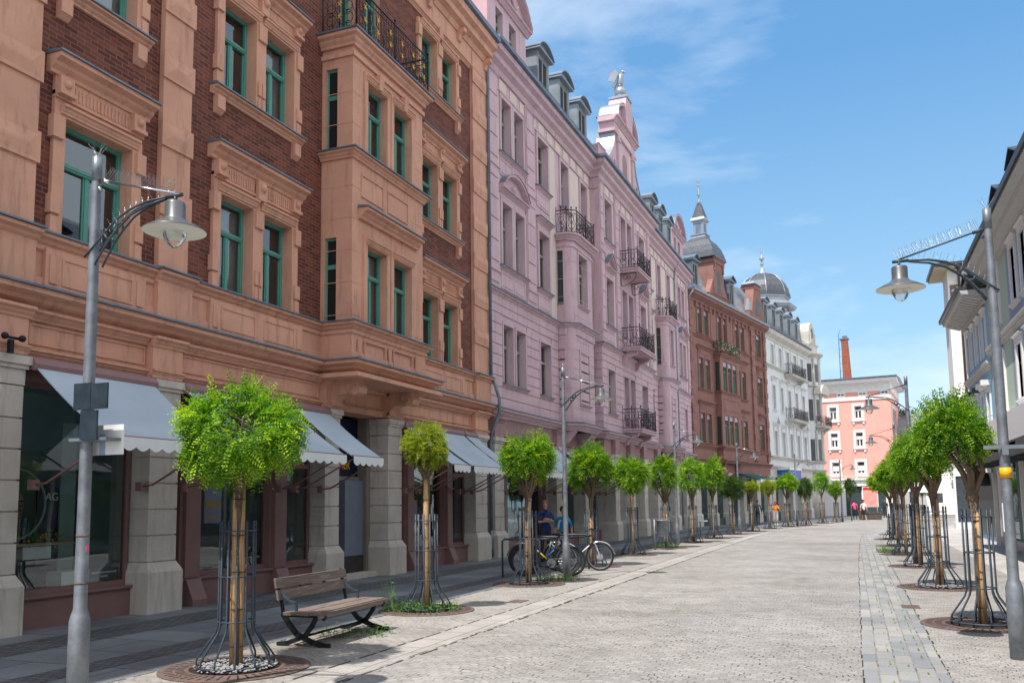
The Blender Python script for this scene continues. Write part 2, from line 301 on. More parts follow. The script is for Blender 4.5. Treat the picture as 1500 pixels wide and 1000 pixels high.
# ------------------------------------------------------------------ mesh builder
KEEP = {'bird_spikes', 'flowers', 'print', 'frieze_pattern', 'attic_vent', 'balcony_flowers', 'spokes', 'eyes', 'wire_tie', 'lettering', 'wall', 'snow_guard', 'gilded_flowers', 'rustication'}
class MB:
    def __init__(s): s.v = []; s.f = []; s.m = []; s.sm = []
    def add(s, vs, fs, mi=0, smooth=False):
        o = len(s.v); s.v += [tuple(v) for v in vs]
        for f in fs: s.f.append(tuple(o+i for i in f)); s.m.append(mi); s.sm.append(smooth)
    def box(s, x0, x1, y0, y1, z0, z1, mi=0):
        s.add([(x0,y0,z0),(x1,y0,z0),(x1,y1,z0),(x0,y1,z0),(x0,y0,z1),(x1,y0,z1),(x1,y1,z1),(x0,y1,z1)],
              [(0,3,2,1),(4,5,6,7),(0,1,5,4),(1,2,6,5),(2,3,7,6),(3,0,4,7)], mi)
    def frust(s, a, b, mi=0):   # a,b = (x0,x1,y0,y1,z)
        s.add([(a[0],a[2],a[4]),(a[1],a[2],a[4]),(a[1],a[3],a[4]),(a[0],a[3],a[4]),(b[0],b[2],b[4]),(b[1],b[2],b[4]),(b[1],b[3],b[4]),(b[0],b[3],b[4])],
              [(0,3,2,1),(4,5,6,7),(0,1,5,4),(1,2,6,5),(2,3,7,6),(3,0,4,7)], mi)
    def quad(s, pts, mi=0): s.add(pts, [tuple(range(len(pts)))], mi)
    def prism_d(s, pts, d0, d1, mi=0):   # polygon in (u,z) pushed from d0 to d1
        n = len(pts)
        s.add([(d0,u,z) for u,z in pts]+[(d1,u,z) for u,z in pts],
              [tuple(range(n))[::-1], tuple(range(n,2*n))]+[(i,(i+1)%n,n+(i+1)%n,n+i) for i in range(n)], mi)
    def prism_u(s, pts, u0, u1, mi=0):   # polygon in (d,z) pushed from u0 to u1
        n = len(pts)
        s.add([(d,u0,z) for d,z in pts]+[(d,u1,z) for d,z in pts],
              [tuple(range(n)), tuple(range(n,2*n))[::-1]]+[(i,n+i,n+(i+1)%n,(i+1)%n) for i in range(n)], mi)
    def sweep(s, path, prof, mi=0):      # path (d,u) ; prof (offset,z)
        n = len(path); k = len(prof); rings = []
        for i in range(n):
            ns = []
            if i > 0: a = path[i-1]; b = path[i]; l = math.hypot(b[0]-a[0], b[1]-a[1]); ns.append(((b[1]-a[1])/l, -(b[0]-a[0])/l))
            if i < n-1: a = path[i]; b = path[i+1]; l = math.hypot(b[0]-a[0], b[1]-a[1]); ns.append(((b[1]-a[1])/l, -(b[0]-a[0])/l))
            if len(ns) == 1: mx, my = ns[0]
            else:
                dt = 1+ns[0][0]*ns[1][0]+ns[0][1]*ns[1][1]; mx = (ns[0][0]+ns[1][0])/dt; my = (ns[0][1]+ns[1][1])/dt
            rings.append([(path[i][0]+mx*o, path[i][1]+my*o, z) for o, z in prof])
        vs = [p for r in rings for p in r]
        fs = [(i*k+j, (i+1)*k+j, (i+1)*k+j+1, i*k+j+1) for i in range(n-1) for j in range(k-1)]
        fs += [tuple(range(k)), tuple(range((n-1)*k, n*k))[::-1]]
        s.add(vs, fs, mi)
    def tube(s, pts, r, n=6, mi=0, smooth=True, cap=True, closed=False):
        pts = [Vector(p) for p in pts]; k = len(pts); rs = r if isinstance(r, (list, tuple)) else [r]*k
        up = None; vs = []
        for i, p in enumerate(pts):
            if closed: t = (pts[(i+1) % k]-pts[i-1])
            else: t = pts[min(i+1, k-1)]-pts[max(i-1, 0)]
            t.normalize()
            if up is None:
                up = Vector((0,0,1)) if abs(t.z) < .9 else Vector((1,0,0))
            a = t.cross(up)
            if a.length < 1e-5: a = t.cross(Vector((0,1,0)))
            a.normalize(); b = a.cross(t); up = b
            for j in range(n):
                w = 2*PI*j/n; vs.append(p+a*math.cos(w)*rs[i]+b*math.sin(w)*rs[i])
        m = k if closed else k-1
        fs = [(i*n+j, i*n+(j+1) % n, ((i+1) % k)*n+(j+1) % n, ((i+1) % k)*n+j) for i in range(m) for j in range(n)]
        s.add(vs, fs, mi, smooth)
        if cap and not closed:
            o = len(s.v)-k*n
            s.f += [tuple(o+j for j in range(n))[::-1], tuple(o+(k-1)*n+j for j in range(n))]; s.m += [mi, mi]; s.sm += [False, False]
    def lathe(s, prof, c=(0,0), n=20, mi=0, smooth=True, sq=False):
        vs = []; fs = []; k = len(prof)
        for r, z in prof:
            for j in range(n):
                w = 2*PI*(j+(.5 if sq else 0))/n; vs.append((c[0]+r*math.cos(w), c[1]+r*math.sin(w), z))
        for i in range(k-1):
            for j in range(n): fs.append((i*n+j, i*n+(j+1) % n, (i+1)*n+(j+1) % n, (i+1)*n+j))
        s.add(vs, fs, mi, smooth)
        o = len(s.v)-k*n
        if prof[0][0] > .001: s.f.append(tuple(o+j for j in range(n))[::-1]); s.m.append(mi); s.sm.append(False)
        if prof[-1][0] > .001: s.f.append(tuple(o+(k-1)*n+j for j in range(n))); s.m.append(mi); s.sm.append(False)
    def ball(s, c, r, n=10, mi=0, sc=(1,1,1)):
        k = n//2+1; vs = []; fs = []
        for i in range(k):
            a = PI*i/(k-1)
            for j in range(n): w = 2*PI*j/n; vs.append((c[0]+r*sc[0]*math.sin(a)*math.cos(w), c[1]+r*sc[1]*math.sin(a)*math.sin(w), c[2]+r*sc[2]*math.cos(a)))
        for i in range(k-1):
            for j in range(n): fs.append((i*n+j, (i+1)*n+j, (i+1)*n+(j+1) % n, i*n+(j+1) % n))
        s.add(vs, fs, mi, True)
    def mesh(s, name, mats):
        me = bpy.data.meshes.new(name); me.from_pydata(s.v, [], s.f)
        for m in mats: me.materials.append(M(m))
        me.polygons.foreach_set('material_index', s.m); me.polygons.foreach_set('use_smooth', s.sm)
        me.update(); return me
    def clusters(s, tol=.06):
        n = len(s.v); par = list(range(n))
        def find(a):
            while par[a] != a: par[a] = par[par[a]]; a = par[a]
            return a
        for f in s.f:
            r = find(f[0])
            for i in f[1:]: par[find(i)] = r
        comp = {}
        for i in range(n): comp.setdefault(find(i), []).append(i)
        if len(comp) < 2 or len(comp) > 700: return None
        bb = []
        for k, ids in comp.items():
            c = [s.v[i] for i in ids]; bb.append([k]+[min(p[a] for p in c)-tol/2 for a in range(3)]+[max(p[a] for p in c)+tol/2 for a in range(3)])
        g = list(range(len(bb)))
        def fg(a):
            while g[a] != a: g[a] = g[g[a]]; a = g[a]
            return a
        for i in range(len(bb)):
            x = bb[i]
            for j in range(i):
                y = bb[j]
                if x[1] <= y[4] and y[1] <= x[4] and x[2] <= y[5] and y[2] <= x[5] and x[3] <= y[6] and y[3] <= x[6]: g[fg(i)] = fg(j)
        lab = {bb[i][0]: fg(i) for i in range(len(bb))}; gs = sorted(set(lab.values()))
        if len(gs) < 2 or len(gs) > 36: return None
        out = {k: MB() for k in gs}; mp = {k: {} for k in gs}
        for f, m, sm in zip(s.f, s.m, s.sm):
            k = lab[find(f[0])]; o = out[k]; d = mp[k]; nf = []
            for i in f:
                if i not in d: d[i] = len(o.v); o.v.append(s.v[i])
                nf.append(d[i])
            o.f.append(tuple(nf)); o.m.append(m); o.sm.append(sm)
        return [out[k] for k in gs]
    def build(s, name, mats, parent=None, loc=(0,0,0), split=True):
        if isinstance(mats, str): mats = [mats]
        if parent is not None and split and name not in KEEP:
            cl = s.clusters()
            if cl:
                obs = [obj(name, c.mesh(name, mats), parent, loc) for c in cl]; return obs[0]
        return obj(name, s.mesh(name, mats), parent, loc)
def obj(name, me, parent=None, loc=(0,0,0), rz=0):
    o = bpy.data.objects.new(name, me); COL.objects.link(o); o.parent = parent
    o.location = loc; o.rotation_euler[2] = rz; return o
def tag(o, label=None, cat=None, group=None, kind=None):
    if label: o['label'] = label
    if cat: o['category'] = cat
    if group: o['group'] = group
    if kind: o['kind'] = kind
    return o
def thing(name, label, cat, loc=(0,0,0), rz=0, group=None):
    return tag(obj(name, None, None, loc, rz), label, cat, group)
def dup(root, loc, rz=0, label=None):
    r = root.copy(); COL.objects.link(r); r.location = loc; r.rotation_euler[2] = rz
    if label: r['label'] = label
    for ch in list(root.children):
        c = ch.copy(); COL.objects.link(c); c.parent = r
        for g in list(ch.children):
            d = g.copy(); COL.objects.link(d); d.parent = c
    return r

# ------------------------------------------------------------------ ground
def strip(name, x0, x1, mat, dz=0, y0=-14, y1=96, label=None):
    ys = []; y = y0
    while y < y1: ys.append(y); y += 2.0
    ys.append(y1); mb = MB(); vs = []
    for y in ys: vs += [(x0+bend(y), y, gz(y)+dz), (x1+bend(y), y, gz(y)+dz)]
    mb.add(vs, [(2*i, 2*i+1, 2*i+3, 2*i+2) for i in range(len(ys)-1)])
    return tag(mb.build(name, mat), kind='structure')
mb = MB(); vs = []
for y in (-300, -60, -14, 0, 50, 96, 140, 400): vs += [(-400, y, gz(y)-.02), (400, y, gz(y)-.02)]
mb.add(vs, [(2*i, 2*i+1, 2*i+3, 2*i+2) for i in range(7)])
tag(mb.build('ground', 'ground_far'), kind='structure')
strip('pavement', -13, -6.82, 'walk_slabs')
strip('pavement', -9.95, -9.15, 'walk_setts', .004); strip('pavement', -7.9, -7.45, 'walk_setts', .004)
strip('pavement', -6.82, -5.2, 'setts_side')
strip('kerb', -5.2, -4.68, 'slab_band')
strip('road', -4.68, -.09, 'setts_road')
strip('gutter', -.09, .67, 'gutter_setts')
strip('pavement', .67, 2.9, 'setts_side')
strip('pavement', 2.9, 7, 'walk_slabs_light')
def joint(x, w, seed, y0=2, y1=60):    # an uneven open joint between two courses
    rn = random.Random(seed); mb = MB(); y = y0
    while y < y1:
        l = rn.uniform(.08, .5); g = rn.uniform(.01, .16); ww = w*rn.uniform(.3, 1.0)
        xo = x+rn.uniform(-.008, .008)
        a, b = y, y+l
        mb.quad([(xo+bend(a), a, gz(a)+.004), (xo+ww+bend(a), a+.03, gz(a)+.004), (xo+ww+bend(b), b-.02, gz(b)+.004), (xo+bend(b), b, gz(b)+.004)])
        y += l+g
    return mb
for i, (x, w) in enumerate(((-5.22, .030), (-4.69, .036), (-4.72, .02), (-.10, .018), (.66, .02), (-6.83, .03))):
    tag(joint(x, w, i+3).build('kerb_joint', 'joint_dark'), kind='structure')

# ------------------------------------------------------------------ facade helpers (local axes: x = out of the wall, y = along it, z = up)
def root_at(name, label, cat, x, y, theta, group=None):
    return thing(name, label, cat, (x, y, 0), -rad(theta), group)
def wall(mb, u0, u1, z0, z1, ops, d=0, rev=.22, mi=0, rmi=None):
    rmi = mi if rmi is None else rmi
    us = sorted({u0, u1, *[o[0] for o in ops], *[o[1] for o in ops]}); zs = sorted({z0, z1, *[o[2] for o in ops], *[o[3] for o in ops]})
    for a, b in zip(us, us[1:]):
        for c, e in zip(zs, zs[1:]):
            mu, mz = (a+b)/2, (c+e)/2
            if any(o[0] < mu < o[1] and o[2] < mz < o[3] for o in ops) or mu < u0 or mu > u1 or mz < z0 or mz > z1: continue
            mb.quad([(d,a,c),(d,b,c),(d,b,e),(d,a,e)], mi)
    for a, b, c, e in [o[:4] for o in ops]:
        k = d-rev
        mb.quad([(d,a,c),(d,a,e),(k,a,e),(k,a,c)], rmi); mb.quad([(d,b,c),(k,b,c),(k,b,e),(d,b,e)], rmi)
        mb.quad([(d,a,c),(k,a,c),(k,b,c),(d,b,c)], rmi); mb.quad([(d,a,e),(d,b,e),(k,b,e),(k,a,e)], rmi)
def cor(z, h, p, d=0): return [(d,z),(d+p*.3,z),(d+p*.34,z+.2*h),(d+p*.58,z+.4*h),(d+p*.64,z+.6*h),(d+p,z+.74*h),(d+p,z+h),(d,z+h)]
def moul(mb, u0, u1, z, h, p, d=0, mi=0): mb.prism_u(cor(z,h,p,d), u0, u1, mi)
def flash(mb, u0, u1, z, p, d=0, mi=0): mb.prism_u([(d,z+.003),(d+p+.035,z+.003),(d+p+.035,z+.028),(d,z+.07)], u0-.02, u1+.02, mi)
_wc = {}
def window(par, u0, u1, z0, z1, d=-.2, fr='window_green', kind=0, rn=random.Random(5)):
    """a casement: frame with transom and mullion, pane, curtain and the dim room behind"""
    w, h = round(u1-u0, 2), round(z1-z0, 2); var = rn.choice((0, 0, 1, 2)); key = (w, h, fr, kind)
    if key not in _wc:
        m = MB(); t = .068; tr = h*.66 if kind != 2 else h*.5
        for a in ((0, t, 0, h), (w-t, w, 0, h), (t, w-t, 0, t), (t, w-t, h-t, h)): m.box(-.05, .03, a[0], a[1], a[2], a[3])
        if kind != 3:
            m.box(-.05, .045, t, w-t, tr-.045, tr+.045); m.box(-.045, .06, t, w-t, tr-.015, tr+.02)
        if kind in (0, 2):
            m.box(-.045, .02, w/2-.035, w/2+.035, t, tr-.045)
            if kind == 2: m.box(-.045, .02, w/2-.03, w/2+.03, tr+.045, h-t)
            for a, b in ((t, w/2-.035), (w/2+.035, w-t)):
                for q in ((a, a+.03, t, tr-.045), (b-.03, b, t, tr-.045), (a+.03, b-.03, t, t+.05)): m.box(-.04, .006, q[0], q[1], q[2], q[3])
        g = MB(); g.quad([(-.015, t, t), (-.015, w-t, t), (-.015, w-t, h-t), (-.015, t, h-t)])
        cs = []
        for v in range(3):
            c = MB(); c.box(-.62, -.6, -.1, w+.1, -.1, h+.1, 1)
            c.box(-.6, -.06, -.12, -.1, -.1, h+.1, 1); c.box(-.6, -.06, w+.1, w+.12, -.1, h+.1, 1)
            spans = [[], [(.02, w*.34), (w*.68, w-.02)], [(.02, w-.02)]][v]
            for a, b in spans:
                n = 10; vs = []
                for i in range(n+1):
                    u = a+(b-a)*i/n; dd = -.14+.03*math.sin(i*2.1); vs += [(dd, u, .03), (dd, u, h*.97)]
                c.add(vs, [(2*i, 2*i+2, 2*i+3, 2*i+1) for i in range(n)], 0)
            cs.append(c.mesh('curtain', ['curtain', 'interior_dark']))
        _wc[key] = (m.mesh('window', [fr]), g.mesh('pane', ['glass']), cs)
    me, ge, cs = _wc[key]
    o = obj('window', me, par, (d, u0, z0)); obj('pane', ge, o); obj('curtain', cs[var], o); return o
def pil_blocks(mb, u0, u1, d, zs, h=.46):
    for z in zs:
        mb.box(d, d+.035, u0-.03, u1+.03, z, z+h)
        a, b, c, e = u0+.02, u1-.02, z+.05, z+h-.05; q = d+.034; t = d+.065; i = (e-c)*.42
        mb.add([(q,a,c),(q,b,c),(q,b,e),(q,a,e),(t,a+i,(c+e)/2-.02),(t,b-i,(c+e)/2-.02),(t,b-i,(c+e)/2+.02),(t,a+i,(c+e)/2+.02)],
               [(0,1,5,4),(1,2,6,5),(2,3,7,6),(3,0,4,7),(4,5,6,7)])
def rustic(mb, u0, u1, z0, z1, ops, course=.36, d=0, proud=.035, gap=.03, mi=0):
    n = max(1, round((z1-z0)/course)); c = (z1-z0)/n
    for i in range(n):
        a, b = z0+i*c+gap/2, z0+(i+1)*c-gap/2
        cuts = sorted([(o[0]-.13, o[1]+.13) for o in ops if o[2]-.1 < (a+b)/2 < o[3]+.13])
        u = u0
        for p, q in cuts+[(u1, u1)]:
            if p-u > .05: mb.box(d, d+proud, u, min(p, u1), a, b, mi)
            u = max(u, q)
def rail(mb, path, z, h=.95, mi=0, ring=True, step=.13):
    """wrought iron railing along a (d,u) path"""
    for (a, b) in zip(path, path[1:]):
        A = Vector((a[0], a[1], 0)); B = Vector((b[0], b[1], 0)); L = (B-A).length; t = (B-A)/L
        for zz, r in ((z+h, .022), (z+h-.14, .012), (z+.06, .014)): mb.tube([A+Vector((0,0,zz)), B+Vector((0,0,zz))], r, 5, mi)
        n = max(2, int(L/step))
        for i in range(n+1):
            p = A+t*L*i/n; mb.tube([p+Vector((0,0,z)), p+Vector((0,0,z+h))], .008, 4, mi, cap=False)
        for q in (A, B, (A+B)/2):
            mb.tube([q+Vector((0,0,z-.02)), q+Vector((0,0,z+h+.08))], .018, 5, mi); mb.ball((q.x, q.y, z+h+.11), .038, 6, mi)
        if ring:
            m = max(1, int(L/.36))
            for i in range(m):
                c = A+t*(L*(i+.5)/m)
                for k, (dz, r) in enumerate(((.30, .13), (.58, .11), (.44, .055), (.16, .06))):
                    pts = [c+t*math.cos(w)*r+Vector((0,0,z+dz+math.sin(w)*r)) for w in [j*PI/5 for j in range(10)]]
                    mb.tube(pts, .0085, 4, mi, closed=True)
                for sg in (-1, 1):
                    pts = [c+t*sg*(.15+.06*math.sin(j*.9))+Vector((0,0,z+.1+j*.1)) for j in range(8)]; mb.tube(pts, .008, 4, mi, cap=False)
def awning(par, u0, u1, zt=3.62, zl=2.60, d0=.26, d1=1.6, scal=.16):
    m = MB(); n = 6
    vs = []; 
    for k in range(n+1):
        f = k/n; dd = d0+(d1-d0)*f; zz = zt+(zl-zt)*f-.055*math.sin(f*PI)
        vs += [(dd, u0, zz), (dd, u1, zz), (dd-.008, u0, zz-.012), (dd-.008, u1, zz-.012)]
    fs = []
    for k in range(n):
        a = 4*k; b = a+4
        fs += [(a, b, b+1, a+1), (a+2, a+3, b+3, b+2), (a, a+2, b+2, b), (a+1, b+1, b+3, a+3)]
    m.add(vs, fs)
    o = m.build('awning', 'awning_cloth', par)
    c = MB(); c.prism_u([(.12, zt-.04), (.3, zt-.07), (.33, zt+.02), (.27, zt+.11), (.12, zt+.12)], u0-.05, u1+.05); c.build('cassette', 'shopfront_light', o); c = MB(); c.tube([(d1, u0, zl), (d1, u1, zl)], .022, 8); c.build('front_bar', 'shopfront_light', o)
    v = MB(); k = max(3, round((u1-u0)/scal/1.6)); st = (u1-u0)/k
    for i in range(k):
        a = u0+i*st; pts = [(a, zl), (a+st, zl)]+[(a+st-st*j/6, zl-.13-.055*math.sin(PI*j/6)) for j in range(7)]
        v.prism_d(pts, d1+.022, d1+.028)
    v.build('valance', 'valance_cloth', o)
    for u in (u0+.12, u1-.12):
        q = MB(); q.tube([(.2, u, zl-.62), (.42, u, zl-.6), (d1-.02, u, zl-.03)], .018, 6); q.box(.12, .24, u-.05, u+.05, zl-.69, zl-.55); q.build('arm', 'shopfront_paint', o)
    return o
P('shopfront_light', (.25, .15, .155), rough=.5, var=.08, bump=.04)
def pier(par, u0, u1, z1=3.75, d=.2, nm='pier', mat='granite', back=-.5, mi=0):
    m = MB(); zs = [.78, 1.2, 1.62, 2.04, 2.46, 2.88, z1-.42]
    m.box(back, d+.1, u0-.07, u1+.07, -.25, .62); m.frust((back, d+.1, u0-.07, u1+.07, .621), (back, d+.01, u0, u1, .775))
    for a, b in zip(zs, zs[1:]): m.box(back, d, u0, u1, a+.012, b-.012)
    m.box(back, d-.025, u0+.025, u1-.025, .776, z1-.43)
    m.box(back, d+.01, u0-.01, u1+.01, z1-.418, z1-.2); m.box(back, d+.04, u0-.04, u1+.04, z1-.199, z1-.14); m.box(back, d+.07, u0-.07, u1+.07, z1-.139, z1-.02)
    return m.build(nm, mat, par)
def text(s, size, mat, parent, loc, rot=(PI/2, 0, PI/2), ext=.004):
    cu = bpy.data.curves.new('lettering', 'FONT'); cu.body = s; cu.size = size; cu.extrude = ext; cu.align_x = 'CENTER'
    o = bpy.data.objects.new('tmp', cu); COL.objects.link(o); bpy.context.view_layer.update()
    me = bpy.data.meshes.new_from_object(o); bpy.data.objects.remove(o); me.materials.clear(); me.materials.append(M(mat))
    t = obj('lettering', me, parent, loc); t.rotation_euler = rot; return t
def pediment(mb, u0, u1, z, h, p, d=0, kind='tri', mi=0):
    c = (u0+u1)/2; n = 9
    if kind == 'tri': top = [(u0, z), (c, z+h), (u1, z)]
    else: top = [(u0+(u1-u0)*i/n, z+h*math.sin(PI*i/n)**.7) for i in range(n+1)]
    for a, b in zip(top, top[1:]):
        mb.add([(d,a[0],a[1]),(d,b[0],b[1]),(d+p,b[0],b[1]),(d+p,a[0],a[1]),(d,a[0],a[1]+.09),(d,b[0],b[1]+.09),(d+p,b[0],b[1]+.09),(d+p,a[0],a[1]+.09)],
               [(0,1,2,3),(4,7,6,5),(3,2,6,7),(0,3,7,4),(1,5,6,2)], mi)
    mb.prism_d([(u, zz) for u, zz in top], d, d+.04, mi)
def zincped(mb, u0, u1, z, h, p, d=0, kind='tri'):
    c = (u0+u1)/2; n = 9
    top = [(u0, z), (c, z+h), (u1, z)] if kind == 'tri' else [(u0+(u1-u0)*i/n, z+h*math.sin(PI*i/n)**.7) for i in range(n+1)]
    for a, b in zip(top, top[1:]): mb.quad([(d,a[0],a[1]+.095),(d,b[0],b[1]+.095),(d+p+.03,b[0],b[1]+.095),(d+p+.03,a[0],a[1]+.095)])

# ------------------------------------------------------------------ terracotta and brick house
def orange_house():
    R = root_at('corner_house', 'red brick house with terracotta stucco window frames, green windows and grey awnings', 'building', -10.7, 0, 0)
    ops = []; wn = []
    cols = [(2.9, 3.75, 1), (4.2, 5.05, 1), (9.17, 10.46, 0), (12.6, 13.54, 1), (13.84, 14.80, 1), (20.72, 21.70, 1), (22.02, 23.0, 1)]
    rows = [(5.58, 7.42), (9.42, 11.28), (13.32, 15.02)]
    for r in rows:
        for c in cols: ops.append((c[0], c[1], r[0], r[1]))
    for r in (rows[2],):
        for c in ((16.6, 17.3), (17.8, 18.5)): ops.append((c[0], c[1], r[0]-.6, r[1]))
    m = MB(); wall(m, -2, 25.25, 4.6, 16.0, ops, 0, .24, 0, 1)
    m.build('wall', ['brick_red', 'stucco_terracotta'], R)
    for o in ops: window(R, *o[:4], d=-.2, fr='window_green', kind=0)
    # surrounds, one per window group and floor
    groups = [(2.9, 5.05, [(2.9, 3.75), (4.2, 5.05)]), (9.17, 10.46, [(9.17, 10.46)]), (12.6, 14.80, [(12.6, 13.54), (13.84, 14.80)]), (20.72, 23.0, [(20.72, 21.70), (22.02, 23.0)])]
    for fi, r in enumerate(rows):
        for g0, g1, os_ in groups:
            s = MB(); z0, z1 = r; e = .20
            for a, b in os_:
                ea = e if a == os_[0][0] else (a-os_[0][1])/2; eb = e if b == os_[-1][1] else (os_[-1][0]-b)/2
                for q in ((a-ea, a), (b, b+eb)): s.box(0, .07, q[0], q[1], z0, z1)
                s.box(0, .07, a-ea, b+eb, z1, z1+.17)
                moul(s, a-.1, b+.1, z1+.04, .14, .09, .07)
                for q0, q1 in [((a-e-.05, a-.06) if ea == e else (a-ea+.002, a-.03)), ((b+.06, b+e+.05) if eb == e else (b+.03, b+eb-.002))]:
                    s.box(0, .12, q0, q1, z1-.36, z1-.02); s.box(0, .11, q0+.01, q1-.01, z0+.34, z0+.62); s.box(0, .095, q0+.03, q1-.02, z0, z0+.30)
                    s.frust((0, .115, q0+.01, q1-.01, z0), (0, .096, q0+.03, q1-.03, z0+.14))
            if fi < 2:      # entablature and hood
                H = .72 if fi == 0 else .62
                s.box(0, .06, g0-e, g1+e, z1+.171, z1+H-.12)
                s.box(0, .095, g0-e-.006, g1+e+.006, z1+.26, z1+.30)
                for q in (g0-e+.02, g1+e-.26): 
                    s.box(0, .15, q, q+.24, z1+.32, z1+H-.124); s.box(0, .18, q-.02, q+.26, z1+.304, z1+.365); s.ball((.15, q+.12, z1+.48), .07, 8)
                if len(os_) == 2:
                    c = (g0+g1)/2; s.box(0, .16, c-.12, c+.12, z1+.2, z1+H-.13); s.ball((.16, c, z1+.45), .09, 8)
                if fi == 0:
                    n = int((g1-g0)/.07)
                    for i in range(1, n): s.box(.06, .075, g0+i*.07, g0+i*.07+.035, z1+.34, z1+.52)
                moul(s, g0-e-.12, g1+e+.12, z1+H-.12, .26, .30)
                f = MB(); flash(f, g0-e-.12, g1+e+.12, z1+H+.14, .30); 
            else: f = MB(); s.box(0, .14, (g0+g1)/2-.11, (g0+g1)/2+.11, z1+.15, z1+.5)
            if fi > 0:      # sill with brackets
                moul(s, g0-e-.1, g1+e+.1, z0-.16, .15, .17); flash(f, g0-e-.1, g1+e+.1, z0-.01, .17)
                for q in (g0-e, g1+e-.2): s.box(0, .12, q, q+.2, z0-.42, z0-.161); s.frust((0, .11, q, q+.2, z0-.421), (0, .03, q, q+.2, z0-.5))
            o = s.build('window_surround', 'stucco_terracotta', R)
            if f.v: f.build('flashing', 'zinc', o)
    # giant pilasters
    for u0, u1 in ((-1.0, .6), (7.0, 8.68), (11.06, 11.74), (24.15, 25.25)):
        s = MB(); s.box(0, .10, u0, u1, 5.57, 16.0)
        pil_blocks(s, u0, u1, .10, [6.55+1.2*k for k in range(8)]); s.build('pilaster', 'stucco_terracotta', R)
    # the two ledges with the pedestal band between them, stepping round the bay
    L1 = MB(); pth = [(0, -2), (0, 15.95), (.8, 15.95), (.8, 19.3), (0, 19.3), (0, 25.25)]
    L1.sweep(pth, cor(5.36, .2, .2)); L1.box(-.3, .001, -2, 25.25, 4.6, 5.5)
    s2 = [(0, -2), (0, 15.95), (.8, 15.95), (.8, 19.3), (0, 19.3), (0, 25.25)]
    L1.sweep([(a-.02 if a else 0, b) for a, b in s2], [(0, 4.6), (.10, 4.6), (.10, 4.92), (.06, 4.94), (.06, 5.30), (.10, 5.33), (.10, 5.40), (0, 5.4)])
    for g0, g1, os_ in groups:
        L1.box(.05, .14, g0-.3, g1+.3, 4.72, 5.36)
        for a, b in os_:
            L1.box(.14, .155, a-.02, b+.02, 5.24, 5.27); L1.box(.14, .155, a-.02, b+.02, 4.86, 4.89); L1.box(.14, .155, a-.02, a+.01, 4.89, 5.24); L1.box(.14, .155, b-.01, b+.02, 4.89, 5.24)
        for q in (g0-.24, g1+.10): L1.box(.14, .16, q, q+.14, 4.86, 5.27)
    for u0, u1 in ((7.0, 8.68), (11.0, 11.8), (24.1, 25.25)): L1.box(.05, .17, u0, u1, 4.72, 5.5); moul(L1, u0-.02, u1+.02, 5.36, .2, .2, .1)
    for a, b in ((16.35, 17.3), (17.65, 18.6)):
        for q in ((a, b, 5.2, 5.23), (a, b, 4.82, 4.85), (a, a+.03, 4.85, 5.2), (b-.03, b, 4.85, 5.2)): L1.box(.86, .895, *q)
    for a in (16.1, 17.42, 18.75): L1.box(.86, .9, a, a+.12, 4.85, 5.22)
    L1.sweep(pth, cor(4.42, .27, .38)); o = L1.build('cornice', 'stucco_terracotta', R)
    f = MB(); f.sweep(pth, [(0, 4.695), (.42, 4.695), (.42, 4.725), (0, 4.80)]); f.sweep(pth, [(0, 5.563), (.235, 5.563), (.235, 5.59), (0, 5.62)])
    for u0, u1 in ((7.0, 8.68), (11.0, 11.8), (24.1, 25.25)): flash(f, u0-.02, u1+.02, 5.566, .2, .1)
    f.build('flashing', 'zinc', o)
    # spikes against pigeons along the lower ledge
    f = MB(); rn = random.Random(2)
    for k in range(560):
        u = 8+17*k/560
        d0 = .25+rn.uniform(-.08, .08)+(.8 if 15.95 < u < 19.3 else 0); f.add([(d0, u, 4.72), (d0, u+.004, 4.72), (d0+rn.uniform(-.05, .05), u, 4.83)], [(0, 1, 2)])
    f.build('bird_spikes', 'galvanised_dark', R)
    # entablature over the shops
    E = MB(); E.box(-.5, .06, -2, 25.25, 3.75, 4.42); moul(E, -2, 25.25, 4.28, .14, .18, .06); moul(E, -2, 25.25, 3.76, .12, .09, .06)
    for a, b in ((8.7, 10.85), (11.65, 15.8), (16.6, 18.5), (19.4, 23.8)):
        for q in ((a, b, 4.22, 4.25), (a, b, 3.95, 3.98), (a, a+.03, 3.98, 4.22), (b-.03, b, 3.98, 4.22)): E.box(.06, .085, *q)
    for u0, u1 in ((7.0, 8.56), (10.9, 11.53), (15.9, 16.5), (18.6, 19.3), (23.9, 24.8)):
        E.box(0, .22, u0-.02, u1+.02, 3.75, 4.4); moul(E, u0-.05, u1+.05, 4.26, .16, .14, .2); moul(E, u0-.05, u1+.05, 3.78, .1, .07, .2)
    E.build('entablature', 'stucco_terracotta', R)
    # piers
    for u0, u1 in ((-.6, .3), (3.4, 4.1), (7.0, 8.56), (10.9, 11.53), (15.9, 16.45), (18.62, 19.3), (23.9, 24.78)): pier(R, u0, u1)
    # shop fronts
    def shop(u0, u1, posts, room='interior_grey', depth=2.6):
        s = MB(); s.box(-.42, -.05, u0, u1, -.25, .40); s.box(-.42, .0, u0, u1, .40, .44)
        s.box(-.3, -.1, u0, u1, 3.45, 3.75); s.box(-.5, -.02, u0, u1, 3.62, 3.75)
        edges = [u0]+[x for p in posts for x in p]+[u1]
        for a, b in posts:
            s.box(-.3, .02, a+.04, b-.04, .44, 3.6); s.box(-.3, -.06, a-.03, b+.03, .44, 3.5)
            s.prism_u([(-.1, -.25), (.2, -.25), (.2, .08), (.05, .42), (-.1, .42)], a+.04, b-.04); s.box(-.3, .06, a+.02, b-.02, 2.05, 2.09)
        sh = s.build('shopfront', 'shopfront_paint', R)
